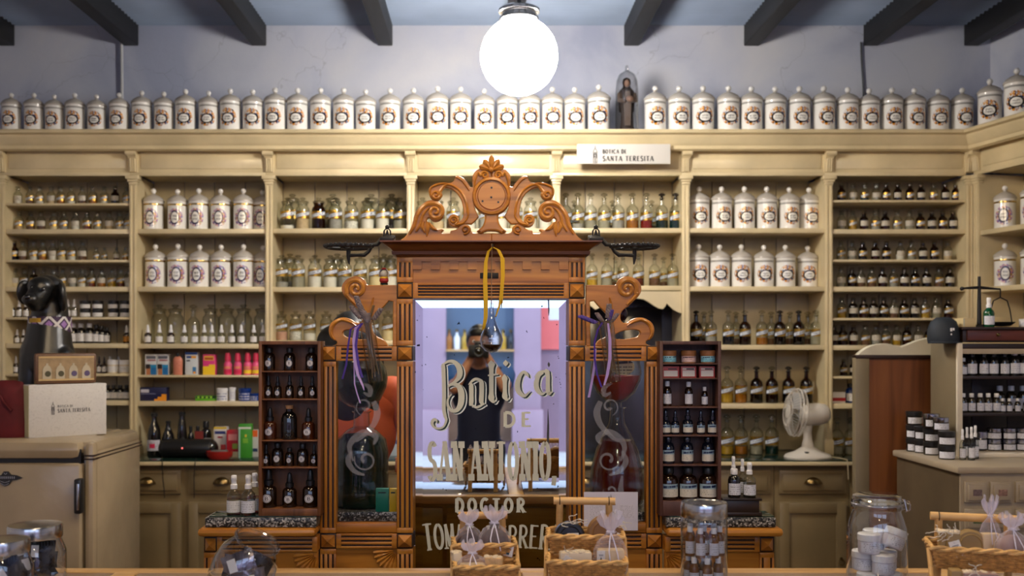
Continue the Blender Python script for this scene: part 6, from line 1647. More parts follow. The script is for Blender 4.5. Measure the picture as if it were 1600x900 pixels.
# ------------------------------------------------------------------ people
SKIN = mat('skin', rgb(176, 122, 92), .5, var=.05); HAIR = mat('black_hair', (.008, .007, .006), .45, var=.3, scale=80); ORANGE = mat('orange_shirt', rgb(206, 92, 48), .75, var=.08)
NAVY = mat('navy_shirt', rgb(22, 28, 56), .8, var=.1); BLUES = mat('blue_sleeve', rgb(20, 84, 160), .7); JEANS = mat('dark_trousers', rgb(28, 28, 38), .8)
def person(root, lab, X0, Y0, face, H, hands, shirt, sleeve, trousers, headpitch=0., hair_long=False, vox=.011, apron=None):
    """face = +1 looks toward +y, -1 toward -y; hands = (left, right) wrist targets in world space"""
    t = thing(root, lab, 'person', (X0, Y0, 0)); s = H/1.75
    def W(x, y, z): return Vector((x*s*(-face if False else 1), y*s*face, z*s))
    hip, sh_, nk = .93, 1.43, 1.50
    parts = []; shp = []
    for sg in (-1, 1):
        parts += [('c', W(sg*.09, 0, hip), W(sg*.10, .01, .50), .085*s, .058*s), ('c', W(sg*.10, .01, .50), W(sg*.105, -.02, .09), .056*s, .038*s), ('c', W(sg*.105, -.03, .05), W(sg*.115, .12, .04), .04*s, .032*s)]
    parts += [('s', W(0, 0, hip), .15*s, (1.1, .8, .8)), ('c', W(0, 0, 1.0), W(0, 0, 1.2), .125*s, .14*s), ('s', W(0, 0, 1.28), .17*s, (1.05, .7, 1)), ('c', W(-.13, 0, 1.40), W(.13, 0, 1.40), .07*s, .07*s), ('c', W(0, -.01, 1.42), W(0, .015, 1.56), .056*s, .052*s)]
    hc = W(0, .02, 1.645)
    parts += [('s', hc, .092*s, (.86, 1.05, 1.2)), ('s', W(0, .05, 1.60), .062*s, (.95, .9, 1)), ('s', W(0, .118, 1.635), .016*s, (.8, 1, 1.5)), ('s', W(0, .1, 1.575), .028*s, (1, .6, .6))]
    for sg in (-1, 1): parts.append(('s', W(sg*.082, .01, 1.635), .022*s, (.4, .8, 1.2)))
    arms = []
    for sg, tgt in zip((-1, 1), hands):
        S0 = W(sg*.185, 0, 1.41); T = Vector(tgt)-Vector((X0, Y0, 0)); d = T-S0; L = d.length; u1, u2 = .29*s, .26*s
        L = min(L, (u1+u2)*.99); dn = d.normalized(); a = (u1*u1-u2*u2+L*L)/(2*L); h = math.sqrt(max(0, u1*u1-a*a))
        pole = Vector((sg*.7, 0, -1)); pole = (pole-dn*pole.dot(dn)).normalized()
        E = S0+dn*a+pole*h; T = S0+dn*L
        parts += [('c', S0, E, .052*s, .042*s), ('c', E, T, .041*s, .028*s)]
        # hand: palm, four curled fingers, thumb
        fd = (T-E).normalized(); side = Vector((-sg, 0, 0)); side = (side-fd*side.dot(fd)).normalized(); up = fd.cross(side)
        pc = T+fd*.05*s
        parts.append(('s', pc, .042*s, (.9, .9, .9)))
        for k in range(4):
            b = pc+fd*.03*s+up*(.026-.017*k)*s; m1 = b+fd*(.028-.004*abs(k-1))*s+side*.012*s; m2 = m1+side*.03*s+fd*.004*s
            parts += [('c', b, m1, .0105*s, .0095*s), ('c', m1, m2, .0095*s, .0085*s)]
        tb = pc+side*.02*s+up*.03*s; parts.append(('c', tb, tb+side*.035*s+fd*.02*s, .012*s, .010*s))
        arms.append((S0, E, T))
    link_o = blob('body', parts, SKIN, t, vox, 3)
    shirt_parts = [('c', W(0, 0, .95), W(0, 0, 1.2), .148*s, .152*s), ('s', W(0, 0, 1.28), .182*s, (1.05, .74, 1)), ('c', W(-.14, 0, 1.40), W(.14, 0, 1.40), .08*s, .08*s), ('s', W(0, 0, .93), .165*s, (1.1, .82, .6))]
    blob('shirt', shirt_parts, shirt, t, .012, 4)
    for S0, E, T in arms:
        blob('sleeve', [('c', S0-(E-S0)*.12, S0.lerp(E, .62), .072*s, .060*s)], sleeve, t, .010, 2)
    tp = [('s', W(0, 0, .92), .165*s, (1.1, .82, .6))]
    for sg in (-1, 1): tp += [('c', W(sg*.09, 0, .9), W(sg*.10, .01, .5), .10*s, .072*s), ('c', W(sg*.10, .01, .5), W(sg*.105, -.02, .07), .07*s, .058*s)]
    blob('trousers', tp, trousers, t, .013, 3)
    for sg in (-1, 1): blob('shoe', [('c', W(sg*.105, -.04, .045), W(sg*.12, .15, .035), .047*s, .038*s)], BLACKPL, t, .01, 2)
    hp = [('s', hc+W(0, -.022, .022), .098*s, (.93, 1.0, 1.14))]
    if hair_long: hp += [('c', hc+W(-.06, -.05, 0), hc+W(-.09, -.05, -.26), .075*s, .06*s), ('c', hc+W(.06, -.05, 0), hc+W(.09, -.05, -.26), .075*s, .06*s), ('c', hc+W(0, -.08, .0), hc+W(0, -.09, -.26), .09*s, .075*s)]
    else: hp += [('s', hc+W(0, .045, .07), .062*s, (1.15, .9, .55))]
    blob('hair', hp, HAIR, t, .009, 3)
    for sg in (-1, 1):
        e = link('eye', MB().sphere(hc+W(sg*.032, .079, .008), .012*s, 10, 8), WHITEPL, t); link('iris', MB().sphere(hc+W(sg*.032, .087, .008), .0065*s, 8, 6), BLACKGL, e)
    link('mouth', MB().sphere(W(0, .118, 1.580), .018*s, 10, 6, (1.2, .4, .35)), mat('lips', rgb(140, 74, 66), .5), t)
    return t
# shop assistant half hidden behind the left side of the cabinet
person('person', 'person with long black hair and orange shirt behind the cabinet\'s left pane', X(548, 3.95), 3.95, 1, 1.70, ((X(548, 3.95)-.20, 4.25, 1.05), (X(548, 3.95)+.22, 4.25, 1.08)), ORANGE, ORANGE, JEANS, hair_long=True)
# the photographer, seen only in the mirror
PXX = -.03; PY = -.30
person('person', 'person in navy shirt holding a camera, reflected in the mirror', PXX, PY, 1, 1.70, ((PXX-.05, PY+.155, 1.50), (PXX+.06, PY+.155, 1.50)), NAVY, BLUES, JEANS)
t = thing('camera', 'black photo camera held to the face, reflected in the mirror', 'camera', (PXX+.0, PY+.19, 1.50))
link('body', MB().box(-.068, .068, -.03, .03, 0, .085, .008).box(-.028, .028, -.028, .028, .08, .11, .008), BLACKPL, t)
ln = link('lens', MB().lathe([(0, 0), (.038, 0), (.040, .004), (.040, .05), (.036, .055), (.030, .055), (.028, .045), (0, .04)], 24, axis=Matrix.Translation((0, .028, .043)) @ Matrix.Rotation(-PI/2, 4, 'X')), BLACKPL, t)
link('front_element', MB().lathe([(0, .048), (.02, .046), (.028, .042)], 20, axis=Matrix.Translation((0, .028, .043)) @ Matrix.Rotation(-PI/2, 4, 'X')), BLACKGL, ln)
link('shutter_button', MB().lathe([(0, .084), (.007, .084), (.007, .09), (0, .09)], 12, cx=.05), CHROME, t)
# ------------------------------------------------------------------ fan on the back counter
y = 5.585; k = y/F
t = thing('desk_fan', 'white desk fan in profile on the back counter at right', 'fan', (X(1262, y), y, ZCT))
FW = mat('white_fan_plastic', rgb(206, 200, 190), .3, var=.04)
link('base', MB().lathe([(0, 0), (36*k, 0), (37*k, 3*k), (34*k, 7*k), (20*k, 12*k), (10*k, 18*k), (7*k, 30*k), (6*k, 44*k), (0, 45*k)], 28).xf(Matrix.Diagonal((1, .7, 1, 1))), FW, t)
link('knob', MB().lathe([(0, 0), (4*k, 0), (3.5*k, 3*k), (0, 3.5*k)], 12, axis=Matrix.Translation((-6*k, -14*k, 9*k))), BLACKPL, t)
hz = 68*k
RY = Matrix.Rotation(math.radians(-86), 4, 'Y')
link('motor_housing', MB().lathe([(0, -8*k), (14*k, -6*k), (17*k, 2*k), (17.5*k, 20*k), (15*k, 32*k), (10*k, 37*k), (0, 38*k)], 20, axis=Matrix.Translation((-4*k, 0, hz)) @ Matrix.Rotation(math.radians(86), 4, 'Y')), FW, t)
link('neck', MB().tube([(0, 0, 40*k), (2*k, 0, 56*k)], 6*k, 12), FW, t)
cg = MB(); c0 = Vector((-18*k, 0, hz+4*k)); R = 37*k
ax = Matrix.Translation(c0) @ Matrix.Rotation(math.radians(-84), 4, 'Y')
for i in range(44):
    a = 2*PI*i/44; ca, sa = math.cos(a), math.sin(a)
    cg.tube([ax @ Vector((r*ca, r*sa, h)) for r, h in ((.25*R, 12*k), (.7*R, 13*k), (.97*R, 6*k), (R, 0), (.97*R, -7*k), (.6*R, -13*k), (.2*R, -13*k))], .0011, 4, caps=False)
for r, h, w in ((R*1.01, 0, .0035), (.6*R, 13*k, .002), (.26*R, 12.5*k, .003), (.6*R, -13*k, .002), (.99*R, 5*k, .002), (.99*R, -6*k, .002)):
    cg.tube([ax @ Vector((r*math.cos(a*PI/20), r*math.sin(a*PI/20), h)) for a in range(40)], w, 6, True)
cage = link('cage', cg, FW, t)
link('badge', MB().lathe([(0, 14*k), (.25*R, 13*k), (.25*R, 11*k), (0, 11*k)], 20, axis=ax), FW, cage)
for i in range(3):
    a = i*2*PI/3; bl_ = MB(); n = 8; vs = []
    for j in range(n+1):
        r = R*(.15+.75*j/n)
        for s_ in (-1, 1): w = .35*s_; vs.append(ax @ Vector((r*math.cos(a+w), r*math.sin(a+w), s_*5*k)))
    bl_.add(vs, [(2*j, 2*j+1, 2*j+3, 2*j+2) for j in range(n)]); b = link('blade', bl_, mat('grey_blade', rgb(170, 170, 168), .4), cage)
tag(link('cable', MB().tube([(X(1300, 5.62), 5.62, ZCT+.004), (X(1315, 5.54), 5.54, ZCT+.006), (X(1323, 5.49), 5.485, ZCT+.005), (X(1325, 5.47), 5.472, ZCT-.03), (X(1326, 5.47), 5.472, ZCT-.10)], .003, 6), CREAM_IN), 'pale fan cable running over the counter edge at right', 'cable')
# ------------------------------------------------------------------ partition, hutch and spice drawers at right
YPN = 4.6
def px_(p): return X(p, YPN)
t = thing('partition', 'brown panelled wooden partition with a cream scalloped top at right', 'partition', (px_(1396), YPN, 0))
_p = Matrix.Translation((-px_(1396), -YPN, 0))
def pt(n, m, mt, par=None):
    me = m if isinstance(m, bpy.types.Mesh) else m.mesh(n); me.transform(_p); return link(n, me, mt, par or t)
pt('stile', MB().box(px_(1335), px_(1357), YPN-.012, YPN+.03, 0, Z(556, YPN), .003), SAGE)
pt('stile', MB().box(px_(1457), px_(1470), YPN-.006, YPN+.03, 0, Z(556, YPN), .003), SAGE)
pt('panel', MB().box(px_(1357), px_(1457), YPN, YPN+.02, 0, Z(558, YPN)), PLY)
pt('rail', MB().box(px_(1335), px_(1470), YPN-.016, YPN+.034, Z(560, YPN), Z(554.5, YPN), .003), OAKD)
top_ = [(1337, 556, 1), (1345, 549), (1358, 541), (1372, 537.5), (1386, 537), (1398, 540), (1408, 542, 1), (1420, 537), (1440, 530), (1462, 526), (1470, 525, 1), (1470, 556, 1)]
pt('scalloped_top', shape_mesh([[(px_(p[0]), Z(p[1], YPN))+p[2:] for p in top_]], YPN-.01, YPN+.03, .003, True, 5), mat('cream_white_top', rgb(206, 200, 180), .4))
# spice drawer cabinet
YDR = 3.9; DXL = X(1497, YDR); DZ = Z(729, YDR)
t = thing('spice_cabinet', 'grey-cream cabinet of small picture-labelled drawers at right', 'cabinet', (DXL+.6, YDR, 0))
_s = Matrix.Translation((-DXL-.6, -YDR, 0))
def sp_(n, m, mt, par=None):
    me = m.mesh(n) if isinstance(m, MB) else m; me.transform(_s); return link(n, me, mt, par or t)
SG2 = mat('grey_cream_cabinet', rgb(164, 150, 128), .4, var=.06); SGD = mat('shaded_cabinet_side', rgb(92, 78, 58), .5, var=.12)  # SGD: body tone darkened to carry the shade on the left side
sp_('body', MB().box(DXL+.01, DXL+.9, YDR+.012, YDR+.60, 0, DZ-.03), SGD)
sp_('top', MB().box(DXL-.008, DXL+.91, YDR-.012, YDR+.61, DZ-.028, DZ, .008), SG2)
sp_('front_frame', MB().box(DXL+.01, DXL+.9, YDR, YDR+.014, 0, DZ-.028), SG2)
LABC = [rgb(110, 92, 92), rgb(150, 116, 104), rgb(50, 80, 140), rgb(60, 30, 24), rgb(96, 110, 70), rgb(150, 120, 60)]
for r in range(5):
    for c in range(7):
        xa = X(1506+c*39.5, YDR); z1 = Z(752+r*43, YDR); w = 34/F*YDR; h = 33/F*YDR
        if z1-h < .05: continue
        d = sp_('drawer', MB().box(xa, xa+w, YDR-.012, YDR+.004, z1-h, z1, .004), SG2)
        sp_('raised_panel', MB().box(xa+.010, xa+w-.010, YDR-.019, YDR-.010, z1-h+.010, z1-.010, .004), SG2, d)
        col = LABC[(c+r*4) % 6] if r or c > 2 else LABC[c]
        sp_('label', MB().box(xa+w*.32, xa+w*.72, YDR-.0205, YDR-.018, z1-h*.66, z1-h*.36), mat('drawer_label_%d' % LABC.index(col), col, .5, var=.4, scale=120), d)
# hutch
YH = 4.25; HXL = X(1495, YH); HX2 = HXL+.85; HZ = 1.6
t = thing('hutch', 'grey-cream open hutch of labelled pots standing on the spice cabinet', 'shelving', (HXL, YH, DZ))
_h = Matrix.Translation((-HXL, -YH, -DZ))
def hu(n, m, mt, par=None):
    me = m.mesh(n); me.transform(_h); return link(n, me, mt, par or t)
hu('side_panel', MB().box(HXL, HXL+.018, YH+.004, YH+.25, DZ, HZ-.005, .002), SAGE)
hu('edge_strip', MB().box(HXL-.002, HXL+.022, YH-.008, YH+.006, DZ, HZ-.002, .003), mat('cream_edge', rgb(216, 206, 186), .35))
hu('top_board', MB().box(HXL+.018, HX2, YH, YH+.25, Z(553, YH), Z(545, YH), .002), SG2)
hu('top_rail', MB().box(HXL+.018, HX2, YH+.002, YH+.02, Z(545, YH), HZ-.005, .002), DARKBOX)
HS = [Z(588, YH), Z(646, YH), Z(706, YH)]
for z in HS: hu('shelf', MB().box(HXL+.018, HX2, YH, YH+.235, z-.012, z, .002), SG2 if z == HS[2] else DARKBOX)
hu('shelf_front', MB().box(HXL+.03, HX2, YH-.05, YH, DZ, HS[2], .004), mat('cream_edge', (1, 1, 1)))
for i in range(5): hu('back_board', MB().box(HXL+.02+i*.16, HXL+.178+i*.16, YH+.235, YH+.25, DZ, HZ-.03, .002), DARKBOX)
BRJ = mat('dark_olive_glass', (.02, .015, .008), .06, spec=.7)
yh = YH+.06; kh = yh/F
for i, (px, h, cap) in enumerate(((1505, 28, WHITEPL), (1518.5, 38, BLACKPL), (1536.5, 38, BLACKPL), (1552, 38, BLACKPL), (1569, 38, BLACKPL), (1585, 40, WHITEPL), (1600, 40, WHITEPL), (1616, 38, WHITEPL))):
    screw((X(px, yh), yh, HS[0]), h*kh, f'dark jar with lavender-white label, {ORD[i]} from left, top row of the hutch', 'jars in the top row of the hutch', BLACKGL if i else AMBER, cap, LAB_W2, wide=.74)
for i, px in enumerate((1505, 1518, 1531.5, 1544, 1557, 1566.5, 1577, 1590, 1603)):
    screw((X(px, yh), yh, HS[1]), (30 if i < 5 else 22)*kh, f'white-capped bottle with pale label, {ORD[i]} from left, middle row of the hutch', 'bottles in the middle row of the hutch', BRJ, WHITEPL, LAB_W2, wide=.76)
for i, px in enumerate((1562, 1580, 1598)):
    screw((X(px, yh+.11), yh+.11, HS[1]), 39/F*(yh+.11), f'white-capped bottle at back of the hutch, {ORD[i]} from left, middle row', 'back bottles in the hutch', BRJ, WHITEPL, LAB_W2, wide=.75)
STEELLID = mat('steel_lid', (.42, .43, .5), .18, 1.)
for i, px in enumerate((1532, 1553, 1576, 1598)):
    for j in range(2):
        if i == 0 and j: continue
        h = (17.5 if i else 30)*kh
        pot((X(px, yh), yh, HS[2]+j*17.5*kh), h, f'steel-lidded pot with pale label, {ORD[i]} stack from left, {["lower", "upper"][j]} one, hutch bottom row', 'steel-lidded pots in the hutch', BLACKGL, STEELLID, LAB_W2, wide=.85 if i else .45)
for i, (px, yy) in enumerate(((1504, YH-.10), (1511, YH-.03), (1518, YH-.11), (1524, YH-.06))):
    yy -= .03; spray((X(px, yy), yy, DZ), (48 if i < 2 else 52)/F*yy, f'small spray bottle before the hutch, {ORD[i]} from left, on the spice cabinet', 'spray bottles before the hutch', None, LAB_W2, wide=.55)
# pile of black pots on the cabinet, left of the hutch
pile = [(1428, 4.42, 0, 21), (1441, 4.36, 0, 21), (1455, 4.28, 0, 21), (1479, 4.12, 0, 22), (1428, 4.42, 1, 21), (1441, 4.36, 1, 21), (1455, 4.28, 1, 21), (1479, 4.12, 1, 22), (1428, 4.42, 2, 21), (1455, 4.26, 2, 22), (1484, 4.33, 0, 20), (1484, 4.33, 1, 20), (1470, 4.19, 2, 21)]
for i, (px, yy, lv, h) in enumerate(pile):
    hh = h/F*yy; yy += .03; xx = max(X(px, yy), DXL+.04)
    pot((xx, yy, DZ+lv*hh), hh*.995, f'black pot with pale label left of the hutch, {ORD[sum(1 for q in pile[:i] if q[2] == lv)]} from left, {["bottom", "middle", "top"][lv]} layer', 'black pots piled left of the hutch', BLACKGL, BLACKPL if i not in (9, 11, 12) else STEELLID, LAB_W2, wide=.82)
# wooden weighing box with balance on top of the hutch
YBX = 4.25
t = thing('scale_box', 'reddish-brown wooden drawer box on top of the hutch carrying a balance', 'box', (X(1556, YBX), YBX, HZ))
_b = Matrix.Translation((-X(1556, YBX), -YBX, -HZ))
def sb(n, m, mt, par=None):
    me = m.mesh(n); me.transform(_b); return link(n, me, mt, par or t)
RW = wood('reddish_box_wood', rgb(58, 26, 18), rgb(92, 44, 32), rgb(112, 58, 42), 'x', .35)
BX0 = X(1506, YBX); bzt = HZ+.066
sb('body', MB().box(BX0, BX0+.75, YBX+.01, YBX+.25, HZ, bzt-.01, .003), DARKBOX)
dr = sb('drawer', MB().box(BX0+.015, BX0+.74, YBX-.002, YBX+.012, HZ+.008, bzt-.014, .002), RW)
sb('knob', MB().sphere((X(1558, YBX), YBX-.01, HZ+.033), .008, 12, 8), BRASS, dr)
sb('lid', MB().box(BX0-.01, BX0+.76, YBX-.008, YBX+.255, bzt-.012, bzt, .003), DARKBOX)
yy = YBX+.07; kb2 = yy/F
t = thing('balance_scale', 'black iron balance scale standing on the wooden drawer box', 'scale', (X(1530, yy), yy, bzt))
zt = Z(432, yy)-bzt
link('post', MB().tube([(0, 0, 0), (0, 0, zt)], [.010, .006], 10).lathe([(0, 0), (.03, 0), (.03, .006), (.012, .012)], 16), IRON, t)
zb_ = Z(452, yy)-bzt
bm2 = link('beam', MB().tube([(-26*kb2, 0, zb_+.004), (0, 0, zb_+.008), (33*kb2, 0, zb_)], [.004, .007, .004], 8).sphere((-27*kb2, 0, zb_+.003), .009, 10, 8), IRON, t)
hx = 33*kb2
st = MB().tube([(hx, 0, zb_), (hx, 0, zb_-.035)], .003, 6)
st.tube([(hx-19*kb2*.0-.045, 0, .022), (hx-.045, 0, zb_-.10), (hx-.03, 0, zb_-.05), (hx, 0, zb_-.035), (hx+.03, 0, zb_-.05), (hx+.042, 0, zb_-.09), (hx+.05, 0, .022)], .003, 6)
link('stirrup', st, IRON, bm2)
link('pan', MB().lathe([(0, .006), (.04, .009), (.058, .022), (.06, .022), (.042, .006), (0, .003)], 24, cx=hx), IRON, bm2)
yy = YBX+.035
t = thing('spray_bottle', 'dark green spray bottle with white label on the wooden drawer box', 'spray bottle', (X(1545, yy), yy, bzt), 0, None, 46/F*yy/.147)
link('body', shared('sp_body', mat('green_bottle', rgb(8, 70, 40), .08), sp_body), None, t); link('spray_head', shared('sp_head', WHITEPL, sp_head), None, t); link('label', shared('sp_label', LAB_W2, sp_label), None, t)
carton((X(1515, YBX+.03), YBX+.03, bzt), 20/F*YBX, 14/F*YBX, .08, 'low cream box at left end of the wooden drawer box', None, rgb(206, 186, 140), ((.1, .9, 0, .12, rgb(190, 190, 170)),))
carton((X(1566, YBX+.17), YBX+.17, bzt), 26/F*YBX, 17/F*YBX, .05, 'low cream box behind the green spray bottle', None, rgb(196, 176, 130), ())
t = thing('cap', 'dark navy rounded cap with white marks lying at the left of the drawer box', 'cap', (X(1474, YBX+.06), YBX+.06, HZ-.005))
NV = mat('navy_felt', (.010, .016, .026), .7)
c_ = MB().lathe([(0, .115), (.03, .112), (.052, .095), (.064, .06), (.066, .02), (.062, 0), (0, 0)][::-1], 22); link('crown', c_, NV, t)
link('mark', MB().box(.0, .007, -.0672, -.064, .052, .066).box(.010, .017, -.0668, -.063, .056, .066).box(.001, .006, -.0672, -.064, .036, .043), WHITEPL, t)
link('brim', MB().lathe([(.05, .004), (.075, .002), (.075, .008), (.05, .012)], 20, a0=PI*1.1, a1=PI*1.9), NV, t)
pot((X(1602, YBX+.05), YBX+.05, bzt), 13/F*YBX, 'small white-lidded pot at right of the balance', None, WHITEPL, WHITEPL, LAB_W2)
# ------------------------------------------------------------------ shop counter in the foreground
CZ = 1.007; CY1 = 2.62; CY0 = 1.72
t = thing('shop_counter', 'long wooden shop counter with glass top in the foreground', 'counter', (.2, 2.17, 0))
_c = Matrix.Translation((-.2, -2.17, 0))
def ct(n, m, mt, par=None):
    me = m.mesh(n); me.transform(_c); return link(n, me, mt, par or t)
X0, X1 = -2.0, 2.6
OLIVE = wood('olive_counter_wood', rgb(132, 106, 38), rgb(170, 140, 58), rgb(188, 158, 72), 'x', .35)
ct('top_edge', MB().box(X0, X1, CY1-.05, CY1, CZ-.03, CZ, .004), PINE)
ct('top_edge', MB().box(X0, X1, CY0, CY0+.05, CZ-.03, CZ, .004), PINE)
xs = [X0, -.95, .10, 1.15, X1-.06]
for x in xs: ct('cross_rail', MB().box(x, x+.06, CY0+.05, CY1-.05, CZ-.03, CZ, .003), PINE)
GT = mat('dark_cloth_under_glass', (.22, .20, .21), .06, var=.2, spec=.6)
for a, b in zip(xs[:-1], xs[1:]): ct('glass_panel', MB().box(a+.062, b-.002, CY0+.052, CY1-.052, CZ-.02, CZ-.002, .001), GT)
ct('body', MB().box(X0+.04, X1-.04, CY0+.06, CY1-.05, 0, CZ-.03), OLIVE)
n = 10; w = (X1-X0-.1)/n
for i in range(n):
    xa = X0+.05+i*w
    for z0, z1 in ((CZ-.15, CZ-.05), (CZ-.28, CZ-.16)):
        d = ct('drawer', MB().box(xa+.008, xa+w-.008, CY1-.052, CY1-.036, z0, z1, .003), OLIVE)
        ct('knob', MB().sphere((xa+w/2, CY1-.03, (z0+z1)/2), .012, 10, 8), BRASS, d)
    ct('door', MB().box(xa+.008, xa+w-.008, CY1-.052, CY1-.038, .1, CZ-.295, .004), OLIVE)
    ct('front_panel', MB().box(xa+.01, xa+w-.01, CY0+.044, CY0+.062, .1, CZ-.06, .004), OLIVE)
# ------------------------------------------------------------------ tiered baskets
def tray_mb(w, d, h, flare=.012, rows=9):
    """woven tray: horizontal weavers over uprights (all strands of one tray are one part)"""
    m = MB(); c = [(-1, -1), (1, -1), (1, 1), (-1, 1)]
    per = []
    n = 14
    def path(z, off):
        f = flare*z/h; hw, hd = w/2+f, d/2+f; pts = []
        segs = [((-hw, -hd), (hw, -hd)), ((hw, -hd), (hw, hd)), ((hw, hd), (-hw, hd)), ((-hw, hd), (-hw, -hd))]
        kk = 0
        for (a, b) in segs:
            L = math.hypot(b[0]-a[0], b[1]-a[1]); q = max(4, int(L/.011))
            nx, ny = (b[1]-a[1])/L, -(b[0]-a[0])/L
            for i in range(q):
                t_ = i/q; o = .0022*(1 if (kk+off) % 2 else -1); kk += 1
                pts.append((a[0]+(b[0]-a[0])*t_+nx*o, a[1]+(b[1]-a[1])*t_+ny*o, z))
        return pts
    for r in range(rows):
        m.tube(path(h*(r+.5)/rows*.92, r), h/rows*.52, 5, True)
    return m
def tray_rim(w, d, h, flare=.012, r=.0055):
    m = MB(); hw, hd = w/2+flare, d/2+flare; pts = []
    for (a, b) in (((-hw, -hd), (hw, -hd)), ((hw, -hd), (hw, hd)), ((hw, hd), (-hw, hd)), ((-hw, hd), (-hw, -hd))):
        q = max(6, int(math.hypot(b[0]-a[0], b[1]-a[1])/.006))
        pts += [Vector((a[0]+(b[0]-a[0])*i/q, a[1]+(b[1]-a[1])*i/q, h)) for i in range(q)]
    n = len(pts)
    for s in range(2):
        q = []
        for i, p in enumerate(pts):
            a = i*.55+s*PI; t_ = (pts[(i+1) % n]-pts[i-1]).normalized(); nn = Vector((t_.y, -t_.x, 0))
            q.append(p+(nn*math.cos(a)+Vector((0, 0, 1))*math.sin(a))*r*.62)
        m.tube(q, r*.72, 6, True)
    return m
def tiered(label, cx, y, rot, w, d, top, lv, hs, post_in=.9, barw=1.):
    """lv: (z of the tray floor, y offset) upper then lower"""
    t = thing('tiered_basket', label, 'basket', (cx, y, CZ), rot)
    for zf, yo in lv:
        tr = link('tray', tray_mb(w, d, hs), WICKERD, t, (0, yo, zf)); tr['kind'] = 'stuff'
        link('rim', tray_rim(w, d, hs), WICKER, tr, (0, 0, 0))
        link('floor', MB().box(-w/2, w/2, -d/2, d/2, .001, .005), WICKERD, tr)
        up = MB(); 
        for i in range(int(w/.022)+1):
            xx = -w/2+i*w/int(w/.022)
            for sy in (-1, 1): up.tube([(xx, sy*d/2, .0), (xx*1.06, sy*(d/2+.012), hs)], .0024, 5)
        link('stake', up, WICKERD, tr)['kind'] = 'stuff'
    yb = lv[0][1]+d/2+.014
    bw = w*barw
    for s in (-1, 1):
        link('post', MB().tube([(s*bw*.42, yb+.012, 0), (s*bw*.40, yb, top-.006)], .0085, 10), BAMBOO, t)
        link('binding', MB().tube([(s*bw*.40+.0115*0, yb+.0115*math.cos(a), top+.0115*math.sin(a)) for a in [i*PI/6 for i in range(12)]], .0012, 5, True), BLACKPL, t)
        link('slant_post', MB().tube([(s*(w/2+.017), lv[1][1]-d/2, .002), (s*(w/2+.016), lv[0][1]-d/2+.01, lv[0][0]+hs*.9)], .005, 8), BAMBOO, t)
    link('handle', MB().tube([(-bw*.5, yb, top), (bw*.5, yb, top)], .0095, 12), BAMBOO, t)
    return t
def organza(name, off):
    g = G(name); nt = g.nt; nt.nodes.remove(g.b)
    tr = g.n('ShaderNodeBsdfTransparent'); tr.inputs[0].default_value = (.97, .96, 1, 1); df = g.n('ShaderNodeBsdfDiffuse'); df.inputs[0].default_value = (.84, .80, .90, 1)
    lw = g.n('ShaderNodeLayerWeight'); lw.inputs[0].default_value = .35; nzz = g.noise(30, 4, stretch=(3, 3, .6))
    fac = (g.v(lw.outputs['Facing'])*.36+nzz*.26+off)._m('MINIMUM', .85)
    ms = g.n('ShaderNodeMixShader'); g.l(fac, ms.inputs[0]); g.l(tr.outputs[0], ms.inputs[1]); g.l(df.outputs[0], ms.inputs[2]); g.l(ms.outputs[0], nt.nodes['Material Output'].inputs[0])
    return g.m
ORGZ = organza('organza', -.05); ORGZ2 = organza('gathered_organza', .25)
SATIN = mat('white_satin', rgb(226, 222, 236), .4, var=.03)
BSOAP = mat('dark_brown_soap', rgb(70, 46, 38), .6, var=.35, scale=70, bump=.4); CSOAP = mat('cream_soap', rgb(226, 204, 158), .5, var=.06, scale=20); OSOAP = mat('oat_soap', rgb(206, 170, 122), .6, var=.22, scale=60, bump=.5)
PSOAP = mat('pale_soap', rgb(222, 206, 180), .55, var=.06); KSOAP = mat('black_soap', (.012, .013, .018), .3, var=.2); BRSOAP = mat('brown_round_soap', rgb(140, 100, 56), .5, var=.12, scale=16); OLSOAP = mat('olive_soap', rgb(150, 122, 74), .5, var=.1); LSOAP = mat('mauve_soap', rgb(150, 122, 116), .5, var=.1)
TAGM = mat('white_paper_tag', rgb(226, 224, 222), .6, var=.02); TAGI = mat('tag_blue_emblem', rgb(24, 60, 84), .6); STR = mat('white_cotton_string', rgb(214, 206, 192), .8)
